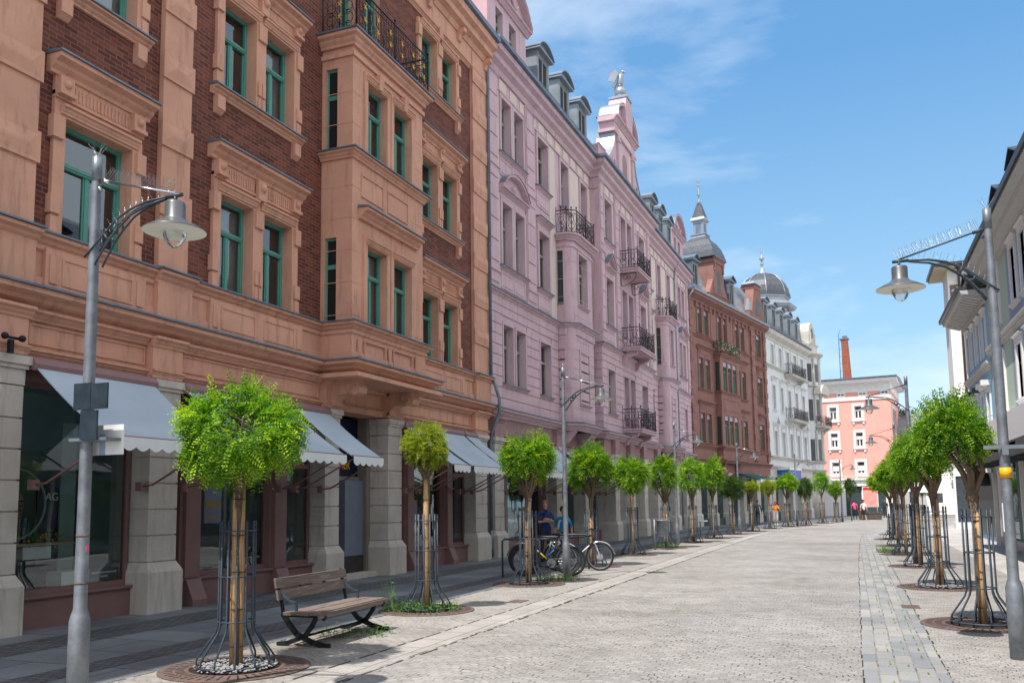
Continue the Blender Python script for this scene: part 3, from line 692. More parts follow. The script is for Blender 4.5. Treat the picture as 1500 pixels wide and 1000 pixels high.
        for a, b in zip(edges[0::2], edges[1::2]):
            fr = MB(); t = .06; k = -.2
            for q in ((a, a+t, .44, 3.45), (b-t, b, .44, 3.45), (a+t, b-t, .44, .52), (a+t, b-t, 3.37, 3.45)): fr.box(k-.05, k+.04, *q)
            if b-a < 1.3: fr.box(k-.05, k+.04, a+t, b-t, 2.42, 2.52)
            w = fr.build('shop_window', 'shopfront_paint', R); g = MB(); g.quad([(k, a+t, .5), (k, b-t, .5), (k, b-t, 3.4), (k, a+t, 3.4)]); g.build('pane', 'shop_glass', w)
        i = MB(); i.box(-depth, -depth-.05, u0-.1, u1+.1, -.2, 3.8); i.box(-depth, -.5, u0-.15, u0-.1, -.2, 3.8); i.box(-depth, -.5, u1+.1, u1+.15, -.2, 3.8)
        i.box(-depth, -.4, u0, u1, .30, .34, 1); i.box(-depth, -.3, u0, u1, 3.5, 3.55)
        i.build('shop_interior', [room, 'interior_dark'], R)
    shop(.35, 3.35, []); shop(4.15, 6.9, []); shop(8.6, 10.86, [], 'interior_green', 1.5); shop(11.57, 15.86, [(11.92, 12.36), (14.4, 14.85)]); shop(19.34, 23.86, [(19.95, 20.35), (22.3, 22.7)], 'interior_dark')
    for a, b in ((5.0, 6.9), (8.68, 10.86), (11.62, 14.48), (14.74, 15.9), (19.38, 20.35), (20.58, 22.85), (23.02, 23.82)): awning(R, a, b)
    s = MB(); s.box(.3, .36, 8.2, 8.26, 3.72, 3.9); s.tube([(.33, 8.1, 3.93), (.33, 8.36, 3.93)], .02, 6); s.ball((.38, 8.1, 3.93), .05, 8); s.ball((.38, 8.36, 3.93), .05, 8); s.build('spotlight', 'black', R)
    # doorway
    s = MB(); s.box(-1.3, -.3, 18.45, 18.62, -.2, 3.75); s.box(-1.4, -.2, 16.45, 16.5, -.2, 3.75); s.box(-1.0, -.98, 16.5, 17.5, -.1, 2.3); s.box(-.62, -.5, 16.5, 18.45, 2.22, 2.32)
    dr = s.build('doorway', 'granite_dark', R)
    s = MB(); s.box(-1.3, -.45, 17.65, 17.7, .45, 2.2); s.box(-.45, -.4, 17.65, 18.45, .45, 2.22); s.build('door_panel', 'walk_blue', R)
    s = MB(); s.box(-1.3, -.38, 17.62, 18.45, -.2, .44); s.box(-1.32, -1.3, 16.5, 17.6, .3, 2.2); s.build('door', 'interior_dark', R)
    s = MB(); s.box(-.6, -.56, 16.5, 18.45, 2.33, 3.7); tp = s.build('transom_panel', 'sign_navy', R)
    text('RY', .26, 'sign_orange', tp, (-.55, 18.1, 2.86)); text('UMER', .26, 'sign_orange', tp, (-.55, 17.75, 2.5))
    s = MB(); s.box(-.6, .02, 16.5, 18.6, -.2, .06); s.build('doorstep', 'granite', R)
    # the bay with its balcony
    B = MB(); fo = [(16.53, 17.42, 5.58, 7.42), (17.74, 18.64, 5.58, 7.42), (16.53, 17.42, 9.46, 11.25), (17.74, 18.64, 9.46, 11.25)]
    wall(B, 15.95, 19.3, 4.6, 12.1, fo, .8, .2)
    so = [(5.58, 7.5), (9.46, 11.4)]
    for u, sg in ((15.95, -1), (19.3, 1)):
        zs = [4.6, 5.58, 7.5, 9.46, 11.4, 12.1]
        for a, b in zip(zs, zs[1:]):
            if (a, b) in so:
                for d0, d1 in ((0, .10), (.40, .8)): B.quad([(d0,u,a),(d1,u,a),(d1,u,b),(d0,u,b)])
                for dd in (.10, .40): B.quad([(dd,u,a),(dd,u,b),(dd,u-sg*.2,b),(dd,u-sg*.2,a)])
                B.quad([(.1,u,b),(.4,u,b),(.4,u-sg*.2,b),(.1,u-sg*.2,b)])
            else: B.quad([(0,u,a),(.8,u,a),(.8,u,b),(0,u,b)])
        for k in range(9):
            z = 5.75+.72*k
            if z < 12: B.box(-.0, .812, u-.006 if sg < 0 else u-.002, u+.002 if sg < 0 else u+.006, z, z+.015)
    bay = B.build('bay_window', 'stucco_terracotta', R)
    for o in fo: window(R, *o, d=.62, fr='window_green')
    for a, b in so:
        for u in (16.02, 19.2):
            q = MB(); q.box(.1, .14, u, u+.04, a, b); q.box(.36, .4, u, u+.04, a, b); q.box(.14, .36, u, u+.04, a, a+.05); q.box(.14, .36, u, u+.04, b-.05, b); q.box(.14, .36, u, u+.04, a+(b-a)*.64, a+(b-a)*.69)
            q.box(.14, .36, u+.012, u+.02, a+.05, b-.05, 1)
            q.build('side_window', ['window_green', 'black'], R)
    D = MB()
    for a, b, z0, z1 in fo:
        for q in ((a-.14, a), (b, b+.14)): D.box(.8, .85, q[0], q[1], z0, z1)
        D.box(.8, .855, a-.14, b+.14, z1, z1+.2); moul(D, a-.08, b+.08, z1+.03, .12, .08, .85)
        c = (a+b)/2
        if z0 > 9: D.frust((.8, .93, c-.07, c+.07, z1-.02), (.8, .97, c-.11, c+.11, z1+.32))
    bp = [(0, 15.95), (.8, 15.95), (.8, 19.3), (0, 19.3)]
    moul(D, 16.2, 18.95, 7.95, .24, .25, .8)
    D.sweep(bp, cor(9.26, .17, .16)); D.sweep(bp, [(0, 11.62), (.05, 11.62), (.05, 11.72), (0, 11.72)]); D.sweep(bp, cor(11.85, .28, .22))
    for a in (16.3, 17.5):
        for q in ((a, a+1.0, 8.98, 9.01), (a, a+1.0, 8.48, 8.51), (a, a+.03, 8.51, 8.98), (a+.97, a+1.0, 8.51, 8.98)): D.box(.8, .825, *q)
    for z in [5.75+.72*k for k in range(9)]:
        D.box(.8, .806, 15.95, 16.3, z, z+.015); D.box(.8, .806, 18.65, 19.3, z, z+.015)
    D.box(0, 1.18, 15.6, 19.65, 4.34, 4.43)
    for u in (16.25, 18.72):     # scroll consoles
        pts = [(.06, 3.78), (.28, 3.80), (.30, 3.92), (.42, 4.02), (.62, 4.05), (.80, 4.0), (.90, 4.05), (.93, 4.16), (.86, 4.34), (.06, 4.34)]
        D.prism_u(pts, u-.17, u+.17)
        for s_ in (u-.18, u+.165): 
            D.tube([(.70+.10*math.cos(w), s_+.007, 4.16+.10*math.sin(w)) for w in [j*PI/6 for j in range(12)]], .03, 5, closed=True)
    D.build('bay_moulding', 'stucco_terracotta', R)
    f = MB(); f.sweep(bp, [(0, 12.135), (.26, 12.135), (.26, 12.17), (0, 12.2)]); f.sweep(bp, [(0, 9.433), (.2, 9.433), (.2, 9.46), (0, 9.5)]); flash(f, 16.2, 18.95, 8.19, .25, .8); f.build('flashing', 'zinc', R)
    bk = MB(); bk.box(0, .8, 15.95, 19.3, 12.1, 12.13); bk.build('balcony_floor', 'zinc', R)
    r = MB(); rail(r, [(.05, 15.88), (.93, 15.88), (.93, 19.38), (.05, 19.38)], 12.2, 1.0, step=.12); rl = r.build('balcony_railing', 'iron', R)
    g = MB(); rn = random.Random(3)
    for (d, u) in [(.5, 15.86)]+[(.95, 16.2+.58*k) for k in range(6)]:
        for zz in (12.55, 12.85):
            for k in range(5):
                w = k*PI*2/5; vz = math.sin(w)*.075; vu = math.cos(w)*.075
                if d < .9: g.tube([(d, u, zz), (d+vu, u-.02, zz+vz)], [.015, .006], 4)
                else: g.tube([(d, u, zz), (d+.02, u+vu, zz+vz)], [.015, .006], 4)
            g.ball((d+.0, u, zz), .022, 6)
    g.build('gilded_flowers', 'gilding', rl)
    # main cornice, gutter, roof
    C = MB(); C.box(-.3, .08, -2, 25.25, 15.42, 16.05); moul(C, -2, 25.3, 15.36, .12, .12); C.sweep([(0, -2), (0, 25.3)], [(0, 16.05), (.12, 16.05), (.18, 16.2), (.34, 16.26), (.36, 16.42), (.50, 16.5), (.52, 16.7), (0, 16.75)])
    for k in range(13):
        u = .9+2.02*k; C.prism_u([(.08, 15.75), (.16, 15.78), (.2, 15.95), (.34, 16.03), (.34, 16.14), (.08, 16.14)], u-.1, u+.1)
    C.build('main_cornice', 'stucco_terracotta', R)
    G = MB(); G.prism_u([(0, 16.76), (.5, 16.71), (.62, 16.73), (.64, 16.86), (.55, 16.87), (.5, 16.8), (0, 16.9)], -2, 25.32); G.build('gutter', 'zinc', R)
    rf = MB(); rf.prism_u([(.2, 16.85), (-1.5, 20.4), (-6, 22), (-10.5, 20), (-10.5, 16)], -2, 25.2); rf.build('roof', 'slate', R)
    sn = MB()
    for z in (17.05, 17.25): sn.tube([(.32, -2, z), (.32, 25.2, z)], .014, 5)
    for k in range(60): sn.tube([(.32, -2+k*.46, 16.86), (.32, -2+k*.46, 17.28)], .008, 4, cap=False)
    sn.build('snow_guard', 'galvanised_dark', R)
    bk = MB(); bk.box(-10.5, -.68, -2, -1.9, -.2, 16.7); bk.box(-10.5, -10.4, -2, 25.2, -.2, 16.7); bk.box(-10.4, -.68, 25.1, 25.2, -.2, 16.7); bk.box(-.68, -.64, -2, 25.1, 4.3, 16); bk.build('wall_core', 'interior_dark', R)
    # downpipe at the party wall
    p = MB(); p.tube([(.5, 25.12, 16.7), (.3, 25.2, 16.4), (.17, 25.25, 16.1), (.17, 25.25, 5.6)], .055, 8); p.tube([(.17, 25.25, 5.7), (.3, 25.25, 5.4), (.45, 25.25, 4.9), (.45, 25.25, 4.45), (.18, 25.27, 3.9), (.12, 25.27, 3.6), (.12, 25.27, .1)], .055, 8)
    for z in (14.2, 12, 9.9, 7.8, 6): p.lathe([(.07, z), (.07, z+.05)], (.17, 25.25), 8)
    p.tube([(.12, 25.27, .8), (.12, 25.27, .0)], .07, 8); p.build('downpipe', 'zinc', R)
    return R
P('walk_blue', (.16, .20, .26), rough=.5, var=.1)
orange = orange_house()

# ------------------------------------------------------------------ rose-coloured house
def dormer(R, u0, u1, z0, z1, d0=-.35, depth=1.6, mat='zinc', ped='arc', win='window_dark', side='zinc_light'):
    m = MB(); a, b = u0+.16, u1-.16
    m.box(d0-depth, d0-.06, u0, u1, z0, z1); m.box(d0-.06, d0, u0, a, z0, z1); m.box(d0-.06, d0, b, u1, z0, z1); m.box(d0-.06, d0, a, b, z1-.16, z1); m.box(d0-.06, d0, a, b, z0, z0+.2)
    m.box(d0-.055, d0-.05, a, b, z0+.2, z1-.16, 1)
    m.box(d0, d0+.03, u0+.02, a-.03, z0+.1, z1-.05)
    m.box(d0-depth, d0+.18, u0-.12, u1+.12, z1, z1+.09); c = (u0+u1)/2
    n = 8
    top = [(u0-.14+(u1-u0+.28)*i/n, z1+.09+(.34*math.sin(PI*i/n)**.8 if ped == 'arc' else .40*(1-abs(2*i/n-1)))) for i in range(n+1)]
    m.prism_d(top, d0-depth, d0+.06); 
    t2 = [(u, z+.05) for u, z in top]; m.prism_d(top+t2[::-1], d0-depth, d0+.22)
    o = m.build('dormer', [mat, 'black'], R)
    w = MB()
    for q in ((a, a+.05, z0+.2, z1-.16), (b-.05, b, z0+.2, z1-.16), (a+.05, b-.05, z0+.2, z0+.25), (a+.05, b-.05, z1-.21, z1-.16), ((a+b)/2-.03, (a+b)/2+.03, z0+.25, z1-.21)): w.box(d0-.05, d0-.02, *q)
    w.build('dormer_window', 'window_grey', o)
    return o
def surround(s, a, b, z0, z1, e=.13, p=.05, d=0, mi=0):
    s.box(d, d+p, a-e, a, z0, z1, mi); s.box(d, d+p, b, b+e, z0, z1, mi); s.box(d, d+p+.004, a-e, b+e, z1, z1+e, mi)
def balcony(R, u0, u1, z, p, h=.95, d=0, mat='stucco_pink', iron='iron', cons='stone', rise=.0):
    m = MB(); m.box(d, d+p, u0, u1, z-.14, z); m.box(d, d+p+.05, u0-.05, u1+.05, z-.02, z+.04)
    for u in (u0+.2, u1-.4):
        if cons == 'stone': m.prism_u([(d, z-.75), (d+.2, z-.7), (d+.3, z-.45), (d+p*.75, z-.3), (d+p*.8, z-.14), (d, z-.14)], u, u+.2)
    o = m.build('balcony', mat, R)
    if cons == 'iron':
        k = MB()
        for u in (u0+.25, u1-.25):
            k.tube([(d+.02, u, z-.8), (d+.02, u, z-.16)], .02, 5); k.tube([(d+.02, u, z-.16), (d+p*.85, u, z-.16)], .02, 5)
            k.tube([(d+.03+p*.8*math.sin(j*PI/12), u, z-.75+.55*(1-math.cos(j*PI/12))) for j in range(7)], .016, 5)
            for c, r in ((.22, .11), (.42, .07)): k.tube([(d+c+r*math.cos(w), u, z-.3-c*.1+r*math.sin(w)) for w in [j*PI/5 for j in range(10)]], .012, 4, closed=True)
        k.build('bracket', iron, o)
    r = MB(); rail(r, [(d+.03, u0+.03), (d+p-.03, u0+.03), (d+p-.03, u1-.03), (d+.03, u1-.03)], z+.03, h, step=.14); r.build('railing', iron, o)
    return o
FL = [(5.56, 7.6), (9.58, 11.85), (13.55, 15.55)]
def pink_house():
    th = 1.25; R = root_at('rose_house', 'rose pink stucco house with cream panels, iron balconies and an eagle on its curved gable', 'building', -10.7, 25.3, th)
    U1 = 33.75
    dbl1 = [(1.36, 2.2), (2.50, 3.36)]; sgl = [(4.87, 5.98)]; att = [(7.5, 8.45), (10.1, 11.0)]
    ra, rb = 11.6, 21.1; pr = .38
    rs = [(12.5, 13.65), (15.2, 16.1), (16.4, 17.3), (18.75, 19.9)]
    right = [(22.0, 23.0)]; att2 = [(24.6, 25.4), (26.9, 27.7)]; dbl2 = [(30.5, 31.25), (31.65, 32.4)]
    main = dbl1+sgl+[(10.1, 11.0)]+right+[(27.2, 28.0)]+dbl2
    ops = [(a, b, z0, z1) for z0, z1 in FL for a, b in main]+[(a, b, FL[2][0]-.4, FL[2][1]) for a, b in [(7.5, 8.45), (24.6, 25.4)]]
    m = MB(); wall(m, 0, U1, 4.5, 16.4, ops, 0, .26)
    rop = [(a, b, z0-(.35 if 15 < a < 17 else 0), z1) for z0, z1 in FL for a, b in rs]
    wall(m, ra, rb, 4.5, 16.4, rop, pr, .26)
    for u in (ra, rb): m.quad([(0,u,4.5),(pr,u,4.5),(pr,u,16.4),(0,u,16.4)])
    m.build('wall', ['stucco_pink'], R)
    for o in ops: window(R, *o, d=-.22, fr='window_grey', kind=1)
    for o in rop: window(R, *o, d=pr-.22, fr='window_grey', kind=1)
    # rusticated first floor
    s = MB(); rustic(s, .02, 6.85, 4.75, 8.25, [o for o in ops if o[2] < 6]); rustic(s, 9.6, ra-.02, 4.75, 8.25, [o for o in ops if o[2] < 6], proud=.033)
    rustic(s, ra, rb, 4.75, 8.25, [o for o in rop if o[2] < 6], d=pr, proud=.034); rustic(s, rb+.02, 23.9, 4.75, 8.25, [o for o in ops if o[2] < 6], proud=.036); rustic(s, 26.4, U1, 4.75, 8.25, [o for o in ops if o[2] < 6], proud=.037)
    for k in range(9): s.box(0, pr+.001, ra-.034, ra, 4.75+.389*k+.015, 4.75+.389*(k+1)-.015)
    s.build('rustication', 'stucco_pink', R)
    # trim
    for fi, (z0, z1) in enumerate(FL):
        for a, b, d in [(x[0], x[1], 0) for x in main]+[(x[0], x[1], pr) for x in rs]+([(7.5, 8.45, 0), (24.6, 25.4, 0)] if fi == 2 else []):
            s = MB(); f = MB(); zz = z0-(.35 if d and 15 < a < 17 else 0)
            e = .14
            if fi == 0:
                surround(s, a, b, zz, z1, .09, .045, d); moul(s, a-.12, b+.12, z0-.1, .1, .12, d); flash(f, a-.12, b+.12, z0, .12, d)
            else:
                surround(s, a, b, zz, z1, e, .06, d); s.box(d, d+.03, a-e, b+e, z0-.75, z0-.12)
                s.box(d+.03, d+.045, a, b, z0-.66, z0-.63); s.box(d+.03, d+.045, a, b, z0-.24, z0-.21)
                if zz == z0: moul(s, a-e-.04, b+e+.04, z0-.12, .12, .15, d); flash(f, a-e-.04, b+e+.04, z0, .15, d)
            o = s.build('window_surround', 'stucco_pink', R)
            if f.v: f.build('sill_flashing', 'zinc', o)
    # hoods above the second floor windows
    def hood(u0, u1, kind, d=0, h=.62):
        s = MB(); f = MB(); z = 12.15
        s.box(d, d+.05, u0+.1, u1-.1, 11.99, 12.2); moul(s, u0, u1, z, .16, .24, d)
        if kind == 'flat': flash(f, u0, u1, z+.16, .24, d)
        else:
            pediment(s, u0, u1, z+.16, h, .24, d, kind); zincped(f, u0, u1, z+.16, h, .24, d, kind)
            if kind == 'arc': s.ball((d+.06, (u0+u1)/2, z+.4), .13, 8); s.tube([(d+.07, (u0+u1)/2-.5+.1*k, z+.3+.06*math.sin(k*1.3)) for k in range(11)], .035, 5)
        o = s.build('hood', 'stucco_pink', R)
        if f.v: f.build('hood_flashing', 'zinc', o)
    hood(1.1, 3.52, 'arc'); hood(4.6, 6.07, 'flat'); hood(12.25, 13.7, 'tri', pr); hood(18.5, 19.95, 'tri', pr); hood(30.25, 32.65, 'arc'); hood(21.75, 23.1, 'flat'); hood(9.9, 11.2, 'flat')
    # quoined strips, upper floors
    s = MB(); cz = [8.9+.72*k for k in range(10)]
    for a, b, d in ((.03, .98, 0), (3.55, 4.45, 0), (ra+.02, ra+.6, pr), (14.1, 14.8, pr), (17.6, 18.3, pr), (rb-.6, rb-.02, pr), (29.5, 30.0, 0), (33.0, U1-.03, 0)):
        s.box(d, d+.07, a, b, 8.75, 16.3)
        for z in cz: s.box(d+.07, d+.10, a+.06, b-.06, z, z+.66)
        for z in (12.75, 9.15, 16.0): moul(s, a-.04, b+.04, z, .14, .12, d+.03)
    s.build('quoins', 'stucco_pink', R)
    s = MB()       # cream field panels
    for a, b, d in ((1.02, 1.2, 0), (3.51, 3.54, 0), (6.2, 6.85, 0), (8.62, 9.9, 0), (11.2, 11.55, 0), (13.84, 14.05, pr), (20.1, 20.45, pr), (23.2, 24.3, 0), (25.6, 27.0, 0), (28.25, 29.4, 0), (30.05, 30.3, 0), (32.6, 32.95, 0)):
        s.box(d, d+.016, a, b, 8.8, 15.7)
    u = .3
    while u < U1:
        d = pr if ra-.3 < u < rb-.2 else 0
        if not (ra-.8 < u < ra or rb-.8 < u < rb): s.box(d, d+.03, u, u+.62, 15.83, 16.2)
        u += .95
    s.build('cream_panels', 'stucco_cream', R)
    # ledges
    pth = [(0, 0), (0, 6.9), (.30, 6.9), (.65, 7.25), (.65, 9.5), (0, 9.5), (0, ra), (pr, ra), (pr, rb), (0, rb), (0, 24.0), (.30, 24.0), (.65, 24.35), (.65, 26.3), (0, 26.3), (0, U1)]
    s = MB(); s.sweep(pth, cor(4.4, .27, .36)); s.sweep(pth, cor(8.42, .2, .2)); s.sweep(pth, [(0, 8.2), (.06, 8.2), (.06, 8.42), (0, 8.42)])
    o = s.build('cornice', 'stucco_pink', R); f = MB(); f.sweep(pth, [(0, 4.675), (.4, 4.675), (.4, 4.70), (0, 4.79)]); f.sweep(pth, [(0, 8.623), (.24, 8.623), (.24, 8.65), (0, 8.68)]); f.build('flashing', 'zinc', o)
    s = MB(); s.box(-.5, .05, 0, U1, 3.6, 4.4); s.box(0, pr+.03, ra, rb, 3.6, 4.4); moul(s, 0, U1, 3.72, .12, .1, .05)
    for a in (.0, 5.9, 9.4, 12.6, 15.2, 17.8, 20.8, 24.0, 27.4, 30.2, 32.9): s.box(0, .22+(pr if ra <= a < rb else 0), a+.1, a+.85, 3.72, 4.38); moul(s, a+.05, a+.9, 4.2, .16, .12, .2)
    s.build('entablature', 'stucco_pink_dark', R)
    # main cornice
    p2 = [(0, 0), (0, ra), (pr, ra), (pr, rb), (0, rb), (0, U1)]
    s = MB(); s.sweep(p2, [(0, 15.74), (.05, 15.74), (.05, 15.8), (0, 15.8)]); s.sweep(p2, [(0, 16.25), (.08, 16.25), (.14, 16.4), (.30, 16.5), (.32, 16.66), (.48, 16.74), (.5, 16.92), (0, 16.96)])
    s.build('main_cornice', 'stucco_pink', R); f = MB(); f.sweep(p2, [(0, 16.97), (.5, 16.93), (.62, 16.94), (.63, 17.06), (.5, 17.02), (0, 17.1)]); f.build('gutter', 'zinc', R)
    for k in range(2):
        a, b = ((11.35, 12.35), (20.2, 21.2))[k]
        s = MB(); s.box(-.5, pr+.16, a, b, 17.05, 17.72); moul(s, a-.05, b+.05, 17.6, .16, .12, pr+.1); s.build('parapet_block', 'stucco_pink', R)
    # bays with balconies above
    for bi, (a, b) in enumerate(((6.9, 9.5), (24.0, 26.3))):
        B = MB(); wins = [(a+.75, b-.75, 5.5, 7.55), (a+.75, b-.75, 9.5, 11.6)]
        B.quad([(0,a,4.5),(.30,a,4.5),(.30,a,12.2),(0,a,12.2)]) if False else None
        sops = [(5.5, 7.6), (9.5, 11.6)]; zs = [4.5, 5.5, 7.6, 9.5, 11.6, 12.2]
        for z0, z1 in zip(zs, zs[1:]):
            if (z0, z1) in sops:
                B.quad([(0,a,z0),(.03,a,z0),(.03,a,z1),(0,a,z1)]); B.quad([(.27,a,z0),(.3,a,z0),(.3,a,z1),(.27,a,z1)])
                B.quad([(.03,a+.1,z0),(.27,a+.1,z0),(.27,a+.1,z1),(.03,a+.1,z1)], 1)
                B.box(.03, .27, a-.04, a+.02, z0-.07, z0, 2)
            else: B.quad([(0,a,z0),(.3,a,z0),(.3,a,z1),(0,a,z1)])
            n = 8
            for i in range(n):
                w0, w1 = PI/2*i/n, PI/2*(i+1)/n
                q = lambda w, z: (.30+.35*math.sin(w), a+.35-.35*math.cos(w), z)
                B.add([q(w0,z0), q(w1,z0), q(w1,z1), q(w0,z1)], [(0,1,2,3)], 0, True)
            B.quad([(0,b,z0),(.65,b,z0),(.65,b,z1),(0,b,z1)])
        wall(B, a+.35, b, 4.5, 12.2, wins, .65, .22)
        B.build('bay_window', ['stucco_pink', 'window_dark', 'zinc'], R)
        for w in wins: window(R, *w, d=.45, fr='window_grey', kind=1)
        T = MB(); bpth = [(0, a), (.30, a)]+[(.30+.35*math.sin(PI/2*i/5), a+.35-.35*math.cos(PI/2*i/5)) for i in range(1, 6)]+[(.65, b), (0, b)]
        for z in [4.9+.39*k for k in range(9)]: T.sweep(bpth, [(0, z), (.012, z), (.012, z+.33), (0, z+.33)])
        T.sweep(bpth, cor(12.0, .25, .28)); T.sweep(bpth, [(0, 11.75), (.04, 11.75), (.04, 11.85), (0, 11.85)])
        for w in wins: surround(T, w[0], w[1], w[2], w[3], .1, .05, .65); moul(T, w[0]-.15, w[1]+.15, w[2]-.1, .1, .13, .65)
        for z in [9.0+.72*k for k in range(4)]: T.sweep(bpth, [(0, z), (.008, z), (.008, z+.015), (0, z+.015)])
        T.prism_u([(0, 3.9), (.25, 3.95), (.45, 4.2), (.6, 4.35), (.6, 4.45), (0, 4.45)], a+.1, a+.4); T.prism_u([(0, 3.9), (.25, 3.95), (.45, 4.2), (.6, 4.35), (.6, 4.45), (0, 4.45)], b-.4, b-.1)
        T.build('bay_moulding', 'stucco_pink', R)
        r = MB(); rail(r, [(0, a), (.45, a), (.78, a+.3), (.78, b+.05), (0, b+.05)], 12.3, .95, step=.15); r.build('balcony_railing', 'iron', R)
    balcony(R, 14.7, 17.7, 4.98, .95, .95, pr); balcony(R, 14.7, 17.7, 8.88, 1.0, .95, pr); balcony(R, 14.9, 17.5, 12.75, .95, .9, pr, cons='iron')
    # the curved gable with its eagle
    c = 16.35; G = MB(); d = pr+.05
    prof = []
    for k in range(9):
        t = k/8; prof.append((c-1.95-2.4*(1-t)**2.2, 17.1+2.45*t))
    left = prof; rightp = [(2*c-u, z) for u, z in prof][::-1]
    G.prism_d(left+rightp, d-.75, d)
    G.box(d-.75, d+.1, c-2.1, c+2.1, 19.52, 19.66); G.box(d-.75, d+.04, c-1.95, c+1.95, 19.66, 20.07); moul(G, c-2.15, c+2.15, 20.06, .26, .28, d); G.box(d-.75, d, c-2.1, c+2.1, 20.07, 20.32)
    arc = [(c-1.95*math.cos(PI*k/12), 20.32+1.15*math.sin(PI*k/12)) for k in range(13)]; G.prism_d(arc, d-.7, d+.05)
    for (a0, b0), (a1, b1) in zip(arc, arc[1:]): G.add([(d,a0,b0),(d+.25,a0,b0),(d+.25,a1,b1),(d,a1,b1),(d,a0,b0-.13),(d+.25,a0,b0-.13),(d+.25,a1,b1-.13),(d,a1,b1-.13)], [(0,1,2,3),(1,5,6,2),(5,4,7,6)])
    G.prism_d([(c-.55, 20.27), (c+.55, 20.27), (c+.75, 21.22), (c+.45, 21.87), (c-.45, 21.87), (c-.75, 21.22)], d-.6, d+.3)
    for u in (c-1.35, c+1.35): G.box(d, d+.12, u-.16, u+.16, 17.5, 19.52); G.box(d, d+.17, u-.2, u+.2, 19.17, 19.32); G.box(d, d+.17, u-.2, u+.2, 17.45, 17.7)
    G.box(d, d+.1, c-3.6, c+3.6, 17.1, 17.5); moul(G, c-4.0, c+4.0, 17.45, .14, .16, d)
    for s_ in (-1, 1): G.tube([(d+.02, c+s_*(2.1+.25*math.cos(w)), 17.85+.25*math.sin(w)) for w in [j*PI/6 for j in range(12)]], .06, 6, closed=True)
    gb = G.build('gable', 'stucco_pink', R)
    A = MB(); A.prism_d([(c-.42, 17.75), (c+.42, 17.75), (c+.42, 18.6)]+[(c+.42*math.cos(PI*k/8), 18.6+.42*math.sin(PI*k/8)) for k in range(9)][1:], d, d+.01)
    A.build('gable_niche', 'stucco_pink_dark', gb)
    A = MB()
    for s_ in (-1, 1): A.box(d, d+.02, c+s_*.95-.22, c+s_*.95+.22, 17.7, 19.3)
    A.box(d+.04, d+.05, c-1.2, c+1.2, 19.74, 20.00); A.build('cream_field', 'stucco_cream', gb)
    Z = MB()
    for (u0, z0), (u1, z1) in zip(prof, prof[1:]):
        for s_ in (0, 1):
            p0, p1 = (u0, u1) if not s_ else (2*c-u0, 2*c-u1)
            Z.quad([(d-.85,p0,z0+.04),(d+.05,p0,z0+.04),(d+.05,p1,z1+.04),(d-.85,p1,z1+.04)])
    Z.box(d-.85, d-.0, c-2.1, c+2.1, 20.33, 20.37)
    for (a0, b0), (a1, b1) in zip(arc, arc[1:]): Z.quad([(d-.72,a0,b0+.03),(d+.27,a0,b0+.03),(d+.27,a1,b1+.03),(d-.72,a1,b1+.03)])
    Z.box(d-.62, d+.34, c-.5, c+.5, 21.88, 21.98); Z.box(d-.5, d+.2, c-.35, c+.35, 21.98, 22.08); Z.build('gable_flashing', 'zinc_light', gb)
    E = MB(); ez = 22.37; ed = d-.12; E.ball((ed, c, ez), .31, 12)
    E.tube([(ed-.02, c, ez+.22), (ed-.02, c, ez+.5), (ed+.04, c-.02, ez+.85), (ed+.10, c+.03, ez+1.02)], [.10, .18, .14, .08], 10)
    E.ball((ed+.14, c+.05, ez+1.1), .10, 8); E.tube([(ed+.2, c+.08, ez+1.1), (ed+.33, c+.13, ez+1.05)], [.045, .008], 6)
    for s_ in (-1, 1):
        E.tube([(ed, c+s_*.09, ez+.42), (ed+.02, c+s_*.1, ez+.26)], .05, 6)
        pts = [(.0, .95), (-.16, 1.15), (-.38, .98), (-.52, .55), (-.36, .50), (-.22, .45)]
        q = [(ed+x, c+s_*(.16+abs(x)*.35), ez+z) for x, z in pts]; q2 = [(a, b+s_*.06, z) for a, b, z in q]
        E.add(q+q2, [tuple(range(6)), tuple(range(6, 12))[::-1]]+[(i, (i+1) % 6, 6+(i+1) % 6, 6+i) for i in range(6)])
    E.tube([(ed-.12, c, ez+.4), (ed-.3, c, ez+.15)], [.12, .05], 6); E.build('eagle_statue', 'zinc_light', gb)
    # attic gables in the roof at both ends
    for a, b in ((.62, 4.2), (29.9, 33.5)):
        k = MB(); ww = [(a+.72, a+1.36, 17.5, 18.95), (a+1.95, a+2.6, 17.5, 18.95)]
        wall(k, a, b, 17.1, 19.35, ww, -.12, .2)
        for u in (a, b): k.quad([(-.12,u,17.1),(-2.6,u,17.1),(-2.6,u,19.35),(-.12,u,19.35)], 1)
        moul(k, a-.14, b+.14, 19.2, .2, .24, -.12); pediment(k, a-.14, b+.14, 19.4, 1.15, .3, -.16, 'arc' if a < 5 else 'arc'); k.box(-.12, .02, a-.2, b+.2, 17.08, 17.45)
        k.tube([(-.02, (a+b)/2-.8+.2*j, 19.75+.12*math.sin(j*1.7)) for j in range(9)], .06, 6)
        o = k.build('attic_gable', ['stucco_pink', 'stucco_pink_side'], R)
        for w in ww: window(R, *w, d=-.3, fr='window_grey', kind=0)
        z = MB(); n = 8; top = [(a-.14+(b-a+.28)*i/n, 19.52+1.15*math.sin(PI*i/n)**.7) for i in range(n+1)]
        for (p0, q0), (p1, q1) in zip(top, top[1:]): z.quad([(.15,p0,q0),(.15,p1,q1),(-2.8,p1,q1),(-2.8,p0,q0)])
        z.build('gable_roof', 'zinc', o)
    for a in (4.75, 7.25, 9.7, 22.9, 25.1, 27.4): dormer(R, a+.1, a+1.45, 17.15, 19.05, .08, 2.2, 'zinc_mid')
